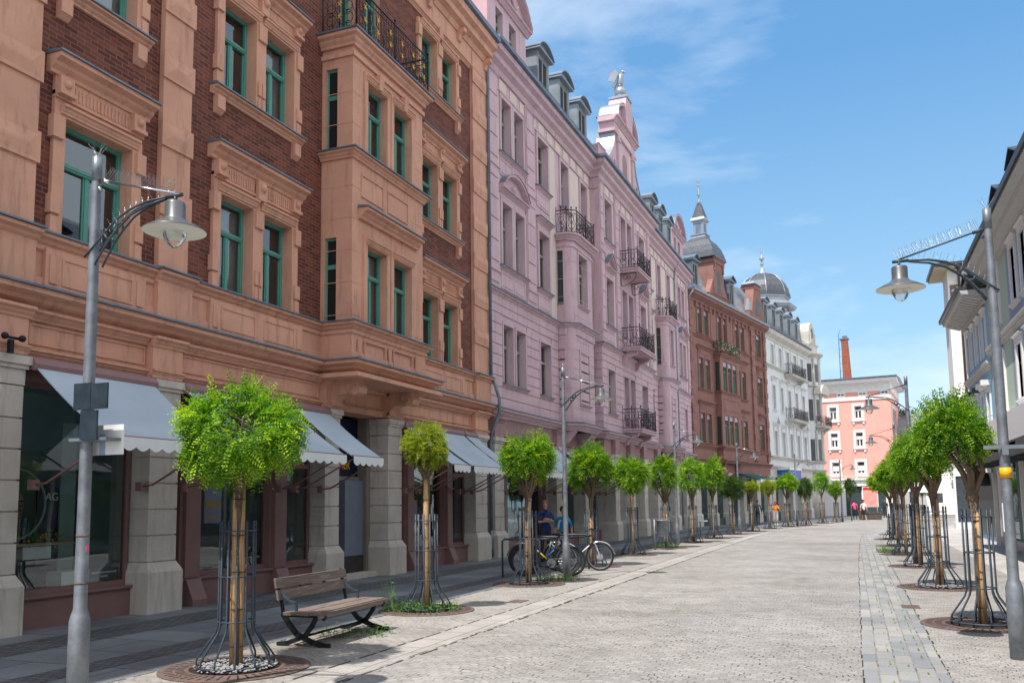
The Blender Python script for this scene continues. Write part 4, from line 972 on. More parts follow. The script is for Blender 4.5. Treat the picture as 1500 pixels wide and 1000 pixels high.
    rf = MB(); rf.prism_u([(.1, 17.05), (-1.5, 20.3), (-6, 22), (-10.5, 20), (-10.5, 16)], 0.05, U1-.05); rf.build('roof', 'slate', R)
    sn = MB()
    for z in (17.2, 17.4): sn.tube([(.42, 4.3, z), (.42, 11.3, z)], .014, 4)
    for k in range(18): sn.tube([(.42, 4.3+k*.41, 17.0), (.42, 4.3+k*.41, 17.44)], .01, 4, cap=False)
    sn.build('snow_guard', 'galvanised_dark', R)
    # ground floor: piers, shop fronts, awnings
    ps = [(.12, .85), (5.9, 6.5), (9.4, 10.0), (12.6, 13.3), (15.4, 16.1), (17.9, 18.6), (20.8, 21.5), (24.0, 24.7), (27.4, 28.1), (30.4, 31.0), (32.9, 33.6)]
    for a, b in ps: pier(R, a, b, 3.75, .2+(pr if ra <= a < rb else 0))
    for (a, b), (c0, c1) in zip(ps, ps[1:]):
        k = MB(); x0, x1 = b+.02, c0-.02; k.box(-.45, -.1, x0, x1, -.3, .4); k.box(-.4, -.1, x0, x1, 3.4, 3.75)
        mids = [x0+.5, x1-.6] if x1-x0 > 3 else []
        for q in mids: k.box(-.35, .0, q, q+.22, .4, 3.4)
        dk = 'shopfront_paint' if a < 10 else 'granite_dark'
        o = k.build('shopfront', dk, R); g = MB(); g.box(-.31, -.3, x0, x1, .4, 3.4); g.build('shop_window', 'shop_glass', o)
        g = MB(); g.box(-3, -2.9, x0, x1, -.2, 3.8); g.box(-3, -.5, x0-.06, x0, -.2, 3.8); g.box(-3, -.5, x1, x1+.06, -.2, 3.8); g.box(-2.9, -.5, x0, x1, -.2, -.12); g.build('shop_interior', 'interior_dark' if a > 10 else 'interior_grey', R)
    for a, b in ((.95, 2.5), (2.7, 4.3), (4.45, 5.85), (6.6, 7.9), (8.1, 9.3), (10.1, 11.2), (11.35, 12.5)): awning(R, a, b)
    p = MB(); p.tube([(.55, 29.3, 16.9), (.2, 29.3, 16.4), (.12, 29.3, 15.8), (.12, 29.3, 4.9), (.42, 29.3, 4.5), (.15, 29.3, 3.7), (.15, 29.3, .1)], .06, 8); p.build('downpipe', 'zinc_light', R)
    b = MB(); b.box(-10.5, -10.4, 0, U1, -.3, 16.9); b.box(-10.4, -.5, U1-.08, U1-.03, -.3, 16.9); b.box(-.92, -.88, 0, U1-.1, 4.3, 16.4); b.build('wall_core', 'interior_dark', R)
    return R
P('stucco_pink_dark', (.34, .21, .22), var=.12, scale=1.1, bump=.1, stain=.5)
pink_house()

# ------------------------------------------------------------------ brown house with the spired turret
def brown_house():
    R = root_at('brown_house', 'dark red-brown stucco house with a spired roof turret and a flower balcony', 'building', -9.96, 59.06, 12.5)
    U = 16.62; cols = [(1.68, 2.5), (2.88, 3.75), (5.6, 6.4), (6.75, 7.55), (9.35, 10.2), (10.55, 11.45), (14.42, 15.6)]
    fl = [(5.6, 7.7), (9.4, 11.6), (13.3, 15.2)]
    ops = [(a, b, z0, z1) for z0, z1 in fl for a, b in cols if not (4.7 < a < 8.7 and z0 < 13)]
    m = MB(); wall(m, 0, U, 4.4, 15.9, ops, 0, .28); m.build('wall', 'stucco_brown', R)
    for o in ops: window(R, *o, d=-.24, fr='window_green', kind=0)
    for z0, z1 in fl:
        for g0, g1, ws in ((1.68, 3.75, cols[:2]), (5.6, 7.55, cols[2:4]), (9.35, 11.45, cols[4:6]), (14.42, 15.6, cols[6:])):
            if g0 == 5.6 and z0 < 13: continue
            s = MB()
            for a, b in ws: s.box(0, .05, a-.15, a, z0, z1); s.box(0, .05, b, b+.15, z0, z1); s.box(0, .054, a-.15, b+.15, z1, z1+.16)
            moul(s, g0-.25, g1+.25, z0-.14, .13, .16)
            if z0 < 13: s.box(0, .05, g0-.1, g1+.1, z1+.16, z1+.6); moul(s, g0-.35, g1+.35, z1+.6, .24, .3); s.box(.05, .08, g0+.2, g1-.2, z1+.3, z1+.5)
            s.build('window_surround', 'stucco_brown', R)
            for a, b in ws:
                q = MB(); q.box(-.2, -.12, a+.02, b-.02, z1-.36, z1-.02); q.build('shutter_box', 'sign_violet', R)
    s = MB()
    for a, b in ((.02, .5), (12.9, 13.8), (16.05, 16.6)):
        s.box(0, .12, a, b, 4.7, 16.0)
        for k in range(9): s.box(.12, .16, a-.03, b+.03, 5.2+1.2*k, 5.65+1.2*k)
    for a in (4.25, 8.95): s.box(0, .04, a, a+.2, 13.2, 15.9)
    s.build('pilaster', 'stucco_brown', R)
    a, b, p = 4.7, 8.75, .46; fo = [(5.3, 6.05, 5.6, 7.75), (6.3, 7.05, 5.6, 7.75), (7.35, 8.1, 5.6, 7.75), (5.3, 6.05, 9.5, 11.7), (6.3, 7.05, 9.5, 11.7), (7.35, 8.1, 9.5, 11.7)]
    B = MB(); wall(B, a, b, 4.4, 12.2, fo, p, .2)
    for z0, z1 in ((4.4, 5.6), (5.6, 7.6), (7.6, 9.5), (9.5, 11.6), (11.6, 12.2)):
        w = z1-z0 > 1.99
        if w: B.quad([(0,a,z0),(.08,a,z0),(.08,a,z1),(0,a,z1)]); B.quad([(.36,a,z0),(p,a,z0),(p,a,z1),(.36,a,z1)]); B.quad([(.08,a+.1,z0),(.36,a+.1,z0),(.36,a+.1,z1),(.08,a+.1,z1)], 1)
        else: B.quad([(0,a,z0),(p,a,z0),(p,a,z1),(0,a,z1)])
        B.quad([(0,b,z0),(p,b,z0),(p,b,z1),(0,b,z1)])
    B.build('bay_window', ['stucco_brown', 'window_dark'], R)
    for o in fo: window(R, *o, d=p-.18, fr='window_green', kind=0)
    for o in fo: q = MB(); q.box(p-.14, p-.06, o[0]+.02, o[1]-.02, o[3]-.36, o[3]-.02); q.build('shutter_box', 'sign_violet', R)
    T = MB(); pth = [(0, a), (p, a), (p, b), (0, b)]; full = [(0, 0)]+pth+[(0, U)]
    T.sweep(pth, cor(9.3, .16, .14)); T.sweep(pth, cor(12.0, .22, .22)); T.sweep(full, cor(5.24, .22, .22)); T.sweep(full, cor(4.25, .26, .34)); T.sweep([(0, 0), (0, U)], cor(13.0, .16, .16))
    for z in (8.1, 8.9): T.box(p, p+.03, 5.2, 6.6, z, z+.04); T.box(p, p+.03, 6.9, 8.3, z, z+.04)
    T.prism_u([(0, 3.4), (.2, 3.5), (.4, 4.0), (.45, 4.25), (0, 4.25)], 5.0, 5.3); T.prism_u([(0, 3.4), (.2, 3.5), (.4, 4.0), (.45, 4.25), (0, 4.25)], 8.1, 8.4)
    T.box(-.4, .06, 0, U, 3.5, 4.26); T.build('cornice', 'stucco_brown', R)
    r = MB(); rail(r, [(0, a), (p+.1, a), (p+.1, b), (0, b)], 12.25, .85, ring=False, step=.16); r.build('balcony_railing', 'iron', R)
    f = MB(); rn = random.Random(8)
    for k in range(520):
        u = rn.uniform(a, b); d = p+rn.uniform(0, .25); z = 12.45+rn.random()*.65
        if rn.random() < .2: d = rn.uniform(0, p+.2); u = a-rn.random()*.1
        x = rn.uniform(.03, .07); f.add([(d, u-x, z), (d+.03, u, z-x), (d, u+x, z), (d-.02, u, z+x)], [(0, 1, 2, 3)], 0 if rn.random() < .85 else 1)
    f.build('balcony_flowers', ['leaf_weed', 'white_cloth'], R)
    C = MB(); C.sweep([(0, 0), (0, U)], [(0, 15.5), (.06, 15.5), (.1, 15.62), (.3, 15.75), (.46, 15.85), (.48, 16.0), (0, 16.04)])
    for k in range(19): C.prism_u([(0, 15.1), (.12, 15.2), (.16, 15.5), (0, 15.5)], .4+.87*k, .58+.87*k)
    C.build('main_cornice', 'stucco_brown', R); G = MB(); G.prism_u([(0, 16.05), (.55, 16.03), (.6, 16.16), (.4, 16.14), (0, 16.2)], 0, U); G.tube([(.5, -.05, 16.0), (.35, -.2, 15.7), (.2, -.25, 15.4)], .06, 6); G.build('gutter', 'zinc_light', R)
    rf = MB(); rf.prism_u([(.1, 16.15), (-1.7, 19.6), (-6, 20.6), (-10, 19), (-10, 15)], .03, U-.03); rf.build('roof', 'slate', R)
    # turret
    c = 6.2; t = MB(); t.box(-2.6, .06, c-1.05, c+1.05, 16.1, 19.55); t.box(-1.2, .14, c-2.0, c+2.0, 16.1, 16.62); moul(t, c-2.1, c+2.1, 16.55, .18, .16, .08)
    for s_ in (-1, 1): t.prism_d([(c+s_*1.05, 16.75), (c+s_*1.9, 16.75), (c+s_*1.5, 17.3), (c+s_*1.1, 17.9)], -.4, .02)
    t.box(-2.7, .14, c-1.13, c+1.13, 19.2, 19.4); t.box(.06, .16, c-.95, c-.7, 18.6, 19.2); t.box(.06, .16, c+.7, c+.95, 18.6, 19.2); moul(t, c-1.15, c+1.15, 19.4, .2, .2, .06)
    tu = t.build('turret', 'stucco_brown', R)
    q = MB(); q.prism_d([(c-.3, 17.0), (c+.3, 17.0), (c+.3, 18.4)]+[(c+.3*math.cos(PI*k/6), 18.4+.3*math.sin(PI*k/6)) for k in range(1, 7)], .06, .075); q.build('arched_window', 'window_dark', tu)
    def sq(z, r, cd=-1.27): return (cd-r*1.12, cd+r*1.12, c-r, c+r, z)
    q = MB(); lv = [(19.6, 1.36), (19.72, 1.33), (20.1, 1.24), (20.6, 1.08), (21.05, .82), (21.3, .58), (21.42, .5)]
    for (z0, r0), (z1, r1) in zip(lv, lv[1:]): q.frust(sq(z0, r0), sq(z1, r1))
    q.build('dome_roof', 'slate_dark', tu)
    q = MB()
    for (z0, r0), (z1, r1) in (((21.42, .52), (21.6, .48)), ((21.6, .54), (21.68, .54)), ((21.68, .36), (22.65, .36)), ((22.65, .38), (22.78, .52)), ((22.78, .52), (22.86, .5)), ((22.86, .5), (23.0, .44))): q.frust(sq(z0, r0), sq(z1, r1))
    q.build('lantern', 'zinc_light', tu)
    q = MB()
    for x in (-1, 1): q.box(-1.27-.2, -1.27+.2, c+x*.365-.004, c+x*.365+.004, 21.8, 22.55)
    q.box(-1.27+.402, -1.27+.412, c-.2, c+.2, 21.8, 22.55); q.build('louvre', 'zinc', tu)
    q = MB(); q.frust(sq(23.0, .42), sq(24.1, .15)); q.build('spire', 'slate_dark', tu)
    q = MB(); q.lathe([(.2, 24.1), (.1, 24.4), (.05, 24.75), (.17, 24.9), (.05, 25.02), (.12, 25.15), (.03, 25.3), (.02, 26.6), (0, 26.7)], (-1.27, c), 8)
    for z in (25.6, 25.95): q.tube([(-1.27, c-.2, z), (-1.27, c+.2, z)], .015, 4); q.tube([(-1.47, c, z), (-1.07, c, z)], .015, 4)
    q.build('finial', 'zinc_light', tu)
    dormer(R, 1.3, 2.5, 16.6, 18.5, -.1, 1.6, 'zinc', 'tri'); dormer(R, 8.75, 9.9, 16.5, 18.5, -.1, 1.6, 'zinc', 'tri')
    # stepped gable over the right-hand axis
    g = MB(); k = 14.95; g.prism_d([(13.3, 16.0), (16.6, 16.0), (16.55, 16.6), (15.75, 19.0), (14.15, 19.0), (13.35, 16.6)], -.6, .12); g.box(-.9, .16, k-.85, k+.85, 18.98, 19.35)
    g.box(.12, .2, 13.3, 16.6, 16.2, 16.4); g.box(-.3, .16, 12.75, 13.3, 15.9, 16.9)
    gg = g.build('gable', 'stucco_brown', R)
    q = MB(); q.prism_d([(k-.42, 16.75), (k+.42, 16.75), (k+.42, 17.8)]+[(k+.42*math.cos(PI*j/8), 17.8+.42*math.sin(PI*j/8)) for j in range(1, 9)], .12, .135); q.build('niche', 'window_dark', gg)
    q = MB(); q.frust((-.95, .28, k-1.0, k+1.0, 19.36), (-.8, .1, k-.75, k+.75, 19.62)); q.frust((-.25, .14, 12.8, 13.25, 16.91), (-.15, .04, 12.95, 13.1, 17.9)); q.box(-.3, .2, 12.72, 13.33, 16.9, 16.96); q.build('gable_cap', 'zinc_light', gg)
    ps = [(.1, .9), (3.2, 3.9), (6.3, 7.0), (9.5, 10.2), (12.7, 13.6), (15.8, 16.5)]
    for x, y in ps: pier(R, x, y, 3.6, .15)
    for (x, y), (z, w) in zip(ps, ps[1:]):
        o = MB(); o.box(-.4, -.15, y+.02, z-.02, -.4, .35); o.box(-.4, -.15, y+.02, z-.02, 3.2, 3.6); sf = o.build('shopfront', 'window_dark', R); o = MB(); o.box(-.3, -.29, y+.02, z-.02, .35, 3.2); o.build('shop_window', 'shop_glass', sf)
        o = MB(); o.box(-2.5, -2.4, y, z, -.3, 3.7); o.build('shop_interior', 'interior_dark', R)
    o = MB(); o.prism_u([(.2, 3.62), (1.9, 3.1), (1.9, 3.02), (.2, 3.5)], 8.3, 12.4); aw = o.build('awning', 'awning_green', R); o = MB(); o.box(1.9, 1.93, 8.3, 12.4, 2.9, 3.12); o.build('valance', 'paint_white', aw)
    b_ = MB(); b_.box(-.9, -.86, .05, U-.05, 4.3, 15.9); b_.box(-10, -9.9, 0, U, -.4, 16); b_.build('wall_core', 'interior_dark', R)
P('sign_violet', (.42, .38, .46), rough=.6, var=.1)
brown_house()

# ------------------------------------------------------------------ pale grey house with corner bay and dome
def white_house():
    R = root_at('pale_house', 'pale grey-white stucco house with zinc dormers, dark dome and rounded corner bay', 'building', -6.36, 75.30, 11)
    U = 19.3; cols = [(1.88, 2.65), (4.36, 5.12), (6.85, 7.7), (9.35, 10.2), (11.85, 12.7)]; fl = [(5.3, 7.45), (9.28, 11.4), (13.15, 14.95)]
    ops = [(a, b, z0, z1) for z0, z1 in fl for a, b in cols]
    m = MB(); wall(m, 0, 14.4, 4.4, 15.7, ops, 0, .3); m.build('wall', 'stucco_white', R)
    for o in ops: window(R, *o, d=-.26, fr='window_grey', kind=1)
    for i, (z0, z1) in enumerate(fl):
        for j, (a, b) in enumerate(cols):
            s = MB(); surround(s, a, b, z0, z1, .12, .06); moul(s, a-.2, b+.2, z0-.15, .14, .16)
            if i == 0:
                s.box(0, .05, a-.12, b+.12, z1+.12, z1+.42); moul(s, a-.32, b+.32, z1+.42, .2, .3); k = 'arc' if j == 1 else 'tri'
                if j in (0, 1, 4): pediment(s, a-.32, b+.32, z1+.62, .6, .3, 0, k)
                for q in (a-.3, b+.18): s.box(0, .1, q, q+.12, z1-.5, z1+.3)
            if i == 1: s.box(0, .05, a-.12, b+.12, z1+.12, z1+.45); moul(s, a-.35, b+.35, z1+.45, .28, .32)
            s.build('window_surround', 'stucco_white', R)
    for u in (0.2, 3.1, 5.6, 8.2, 10.7, 13.4):
        s = MB(); s.box(0, .08, u, u+.5, 5.2, 8.3); s.box(0, .08, u, u+.5, 12.95, 15.2); s.build('pilaster', 'stucco_white', R)
    s = MB(); pth = [(0, 0), (0, 14.4)]
    s.sweep(pth, cor(5.0, .26, .35)); s.sweep(pth, cor(4.15, .3, .3)); s.sweep(pth, cor(12.85, .2, .25)); s.sweep(pth, [(0, 15.25), (.06, 15.3), (.08, 15.5), (.4, 15.75), (.5, 16.05), (0, 16.1)]); s.box(-.4, .05, 0, 14.4, 3.5, 4.4)
    s.build('cornice', 'stucco_white_warm', R)
    s = MB(); s.prism_u([(0, 16.11), (.55, 16.1), (.62, 16.22), (.4, 16.2), (0, 16.3)], 0, 14.4); s.build('gutter', 'zinc', R)
    s = MB()
    for z in (16.4, 16.6): s.tube([(.4, .2, z), (.4, 14.2, z)], .025, 4)
    for k in range(30): s.tube([(.4, .2+k*.48, 16.15), (.4, .2+k*.48, 16.65)], .014, 4, cap=False)
    s.build('snow_guard', 'galvanised', R)
    balcony(R, 5.9, 11.0, 12.75, .75, .95, 0, 'stucco_white_warm'); balcony(R, 5.9, 11.0, 8.7, .75, .95, 0, 'stucco_white_warm')
    for a in (-.2, 2.3, 4.8, 7.3, 9.9): dormer(R, a, a+1.3, 16.3, 18.35, .1, 2.2, 'zinc_mid', 'arc')
    rf = MB(); rf.prism_u([(.1, 16.2), (-1.8, 19.5), (-6, 20.3), (-10, 18), (-10, 15)], .03, 14.3); rf.build('roof', 'slate', R)
    # corner bay: round-fronted stack
    c = 16.7; rr_ = 2.35; cd = -1.75; n = 20
    B = MB(); B.lathe([(rr_, 4.3), (rr_, 16.0)], (cd, c), n, smooth=False); bb = B.build('corner_bay', 'stucco_white', R)
    T = MB()
    for z, h, p in ((4.15, .3, .3), (5.0, .26, .32), (12.6, .2, .25), (15.6, .4, .45)): T.lathe([(rr_, z), (rr_+p*.5, z+h*.3), (rr_+p, z+h*.8), (rr_+p, z+h), (rr_, z+h+.01)], (cd, c), n, smooth=False)
    for w in (-.95, -.5, -.05, .4, .85): 
        x = cd+(rr_+.04)*math.cos(w); y = c+(rr_+.04)*math.sin(w); T.lathe([(.16, 5.3), (.13, 5.6), (.12, 8.1), (.17, 8.3)], (x, y), 8); T.lathe([(.16, 9.2), (.13, 9.5), (.12, 12.0), (.17, 12.3)], (x, y), 8); T.lathe([(.16, 12.9), (.12, 13.2), (.11, 15.2), (.17, 15.5)], (x, y), 8)
    T.build('bay_moulding', 'stucco_white_warm', bb)
    for z0, z1 in fl:
        for w in (-.72, -.28, .18, .62):
            q = MB(); hw = .12
            pts = [(cd+(rr_+.02)*math.cos(w+k), c+(rr_+.02)*math.sin(w+k)) for k in (-hw, hw)]
            q.quad([(pts[0][0], pts[0][1], z0), (pts[1][0], pts[1][1], z0), (pts[1][0], pts[1][1], z1), (pts[0][0], pts[0][1], z1)]); q.build('bay_pane', 'window_glass_far', bb)
    s = MB(); s.prism_d([(c-1.6, 11.9), (c+1.6, 11.9)]+[(c+1.6*math.cos(PI*k/10), 12.0+.9*math.sin(PI*k/10)) for k in range(11)], cd+rr_-.2, cd+rr_+.55); s.build('bay_arch', 'stucco_white_warm', bb)
    balcony(R, 15.4, 18.2, 8.7, .9, .9, cd+rr_-.2, 'stucco_white_warm')
    s = MB(); s.box(-2.4, .2, c-1.5, c+1.5, 16.0, 17.0); g0 = [(c-1.15, 17.0), (c+1.15, 17.0), (c+1.1, 18.3)]+[(c+1.15*math.cos(PI*k/10), 18.3+1.0*math.sin(PI*k/10)) for k in range(11)]
    s.prism_d(g0, -2.0, .1); moul(s, c-1.6, c+1.6, 16.9, .2, .2, .15)
    for w in (-1, 1): s.box(-.2, .22, c+w*.85-.15, c+w*.85+.15, 17.1, 18.2)
    gg = s.build('roof_gable', 'stucco_white_warm', R); s = MB(); s.lathe([(.0, 0), (.36, 0), (.36, .02), (0, .02)], (0, 0), 16, smooth=False); o = s.build('oval_window', 'window_dark', gg, (.115, c, 18.2)); o.rotation_euler = (0, PI/2, 0); o.scale = (1.5, 1, 1)
    # dome on its octagonal drum
    D = (-4.0, 14.6); s = MB(); s.lathe([(2.6, 16), (2.6, 20.50), (3.1, 20.60), (3.25, 20.90), (3.0, 21.05)], D, 8, smooth=False, sq=True); s.lathe([(2.95, 21.05), (2.45, 21.35), (2.45, 21.65), (2.6, 21.75), (2.6, 21.85)], D, 8, smooth=False, sq=True); dr = s.build('dome_drum', 'zinc_light', R)
    s = MB(); s.lathe([(2.62, 21.85), (2.58, 22.30), (2.42, 22.90), (2.1, 23.50), (1.6, 24.00), (.9, 24.35), (.55, 24.45)], D, 8, smooth=False, sq=True); s.build('dome', 'slate_dark', R)
    s = MB()
    for k in range(8):
        w = (k+.5)*PI/4; s.tube([(D[0]+r*math.cos(w), D[1]+r*math.sin(w), z) for r, z in ((2.64, 21.85), (2.6, 22.30), (2.44, 22.90), (2.12, 23.50), (1.62, 24.03), (.9, 24.40))], .05, 5)
    s.lathe([(.75, 24.40), (.35, 24.70), (.14, 25.15), (.1, 25.40), (.22, 25.55), (.08, 25.70), (.1, 25.90), (.3, 26.10), (.1, 26.30), (.1, 26.70), (0, 27.20)], D, 8); s.build('dome_finial', 'zinc_light', R)
    for k in range(8):
        w = k*PI/4; q = MB(); x = D[0]+2.42*math.cos(w); y = D[1]+2.42*math.sin(w); q.lathe([(.14, 18.0), (.14, 20.40)], (x, y), 4); q.build('drum_pilaster', 'zinc', dr)
    ps = [(.1, 1.0), (3.3, 4.1), (6.4, 7.2), (9.4, 10.3), (12.5, 13.4)]
    for x, y in ps: pier(R, x, y, 3.6, .15)
    for (x, y), (z, w) in zip(ps, ps[1:]):
        o = MB(); o.box(-.4, -.15, y+.02, z-.02, -.4, .6); o.box(-.4, -.15, y+.02, z-.02, 3.0, 3.6); sf = o.build('shopfront', 'window_dark', R); o = MB(); o.box(-.3, -.29, y+.02, z-.02, .6, 3.0); o.build('shop_window', 'shop_glass', sf)
        o = MB(); o.box(-2.5, -2.4, y, z, -.3, 3.7); o.build('shop_interior', 'interior_dark', R)
    o = MB(); o.lathe([(rr_-.1, -.5), (rr_-.1, 4.3)], (cd, c), n); o.build('corner_shop', 'granite', R)
    o = MB(); o.box(.05, 1.1, 2.0, 5.8, 3.3, 4.1); o.build('canopy', 'sign_blue', R); o = MB(); o.box(.03, 1.15, 1.95, 5.85, 4.1, 4.3); o.build('canopy_edge', 'paint_white', R)
    b_ = MB(); b_.box(-.9, -.86, .05, 14.3, 4.3, 15.6); b_.box(-10, -9.9, 0, 16, -.4, 16); b_.box(-9.9, -4.0, 17.5, 17.6, -.4, 16.0); b_.build('wall_core', 'stucco_white', R)
P('stucco_white_warm', (.56, .54, .50), var=.12, scale=1.0, bump=.1, stain=.6)
P('window_glass_far', (.06, .07, .08), rough=.15, var=.3)
P('sign_blue', (.02, .10, .50), rough=.4, var=.15, scale=1.5)
white_house()

# ------------------------------------------------------------------ salmon house closing the street
def salmon_house():
    R = root_at('salmon_house', 'salmon pink house with white window frames at the far end of the street', 'building', -9.7, 101.6, 96.5)
    ops = []; U = 14.0
    for z0, z1 in ((10.1, 11.5), (7.1, 8.65), (4.2, 5.5)):
        for a in (4.1, 7.8, 10.35): ops.append((a, a+.72, z0, z1))
    m = MB(); wall(m, 0, U, 3.7, 13.0, ops, 0, .2); wall(m, 0, 0, 0, 0, [], 0)
    sops = [(1.2+1.05*k, 1.9+1.05*k, 8.6, 11.4) for k in range(5)]
    for a in (0,): m.quad([(0,U,3.7),(-12,U,3.7),(-12,U,13.0),(0,U,13.0)])
    m.build('wall', 'stucco_salmon', R)
    for i, o in enumerate(ops):
        window(R, *o, d=-.15, fr='window_white', kind=0)
        s = MB(); surround(s, *o, .26, .06); s.box(0, .062, o[0]-.26, o[1]+.26, o[2]-.2, o[2]); moul(s, o[0]-.36, o[1]+.36, o[2]-.3, .1, .16)
        for q in (o[0]-.25, o[1]+.05): s.box(0, .1, q, q+.2, o[2]-.55, o[2]-.3)
        s.build('window_surround', 'paint_white', R)
        if o[2] in (7.1, 4.2):
            s = MB(); s.box(-.12, -.09, o[0]+.02, o[1]-.02, o[3]-(.9 if o[2] > 5 else 1.1) + .15, o[3]-.4); s.build('roller_blind', 'window_white', R)
    s = MB()
    for k in range(5):
        x0, x1 = -1.2-1.0*k, -1.9-1.0*k
        s.box(x1, x0, U, U+.05, 8.5, 11.5)
    sw = s.build('side_windows', 'paint_white', R); s = MB()
    for k in range(5): s.box(-1.8-1.0*k, -1.3-1.0*k, U+.05, U+.06, 8.7, 11.3)
    s.build('pane', 'window_glass_far', sw)
    s = MB(); s.sweep([(0, 0), (0, U), (-12, U)], [(0, 12.1), (.08, 12.1), (.1, 12.45), (0, 12.5)])
    s.sweep([(0, 0), (0, U), (-12, U)], [(0, 13.0), (.05, 13.0), (.05, 13.9), (.7, 14.0), (.75, 14.3), (0, 14.35)])
    for k in range(14): s.lathe([(0, 0)], (0, 0), 3) if False else s.tube([(.06+.0*k, 1.0+k*.9+.16*math.cos(w), 13.45+.16*math.sin(w)) for w in [j*PI/4 for j in range(8)]], .04, 5, closed=True)
    for k in range(6): s.box(0, .05, 2.0+2.2*k, 2.9+2.2*k, 12.55, 13.0)
    s.build('cornice', 'paint_white', R)
    s = MB()
    for k in range(6):
        for q in (.15, .5): s.box(.05, .055, 2.0+2.2*k+q, 2.25+2.2*k+q, 12.72, 12.86)
    s.build('attic_vent', 'black', R)
    s = MB(); s.prism_u([(.82, 14.3), (.82, 14.42), (-4, 14.75), (-10, 14.5), (-10, 14)], -.1, U+.8); s.build('roof', 'slate', R)
    s = MB(); s.prism_u([(.8, 14.36), (.9, 14.4), (.9, 14.5), (.78, 14.48)], -.1, U+.8); s.build('gutter', 'zinc', R)
    s = MB(); s.frust((-3.3, -2.4, 9.08, 9.95, 14.4), (-3.2, -2.5, 9.08, 9.74, 19.3)); ch = s.build('chimney', 'brick_chimney', R)
    s = MB(); s.box(-3.28, -2.42, 8.92, 9.88, 19.3, 19.45); s.box(-3.0, -2.7, 9.2, 9.7, 19.45, 19.75); s.build('chimney_cap', 'zinc', ch)
    s = MB(); s.tube([(-2.4, 8.85, 14.5), (-2.4, 8.85, 19.9), (-2.4, 9.1, 20.5)], .04, 5)
    for k in range(6): s.tube([(-2.4, 8.85, 15+k*.8), (-2.4, 9.05, 15+k*.8)], .03, 4)
    s.build('lightning_rod', 'blue_steel', ch)
    s = MB(); s.box(-.3, .12, 0, 8.2, -.6, 3.7); s.box(-.3, .12, 8.2, 9.0, -.6, 3.7); s.box(-.3, .12, 13.0, U, -.6, 3.7); s.box(-.3, .12, 9.0, 13, 2.9, 3.7); s.box(-12, .0, U-.1, U+.06, -.6, 3.7)
    s.box(-.2, .3, 0, U+.2, 3.55, 3.75); s.build('ground_floor', 'paint_white', R)
    s = MB(); s.box(-.25, -.2, 9.0, 13, -.6, 2.9); s.build('shop_window', 'window_dark', R)
    s = MB(); s.prism_d([(10.6, 1.5), (11.7, 1.5), (11.7, 2.3)]+[(11.15+.55*math.cos(PI*k/8), 2.3+.4*math.sin(PI*k/8)) for k in range(1, 9)], -.19, -.1); s.build('arched_door', 'paint_white', R)
    s = MB(); s.box(.0, 1.3, 5.6, 7.6, 3.1, 4.1); s.build('balcony', 'paint_white', R)
    s = MB(); s.box(-11.9, -.35, .1, U-.15, -.4, 12.9); s.build('wall_core', 'interior_dark', R)
P('blue_steel', (.08, .22, .5), rough=.4)
salmon_house()

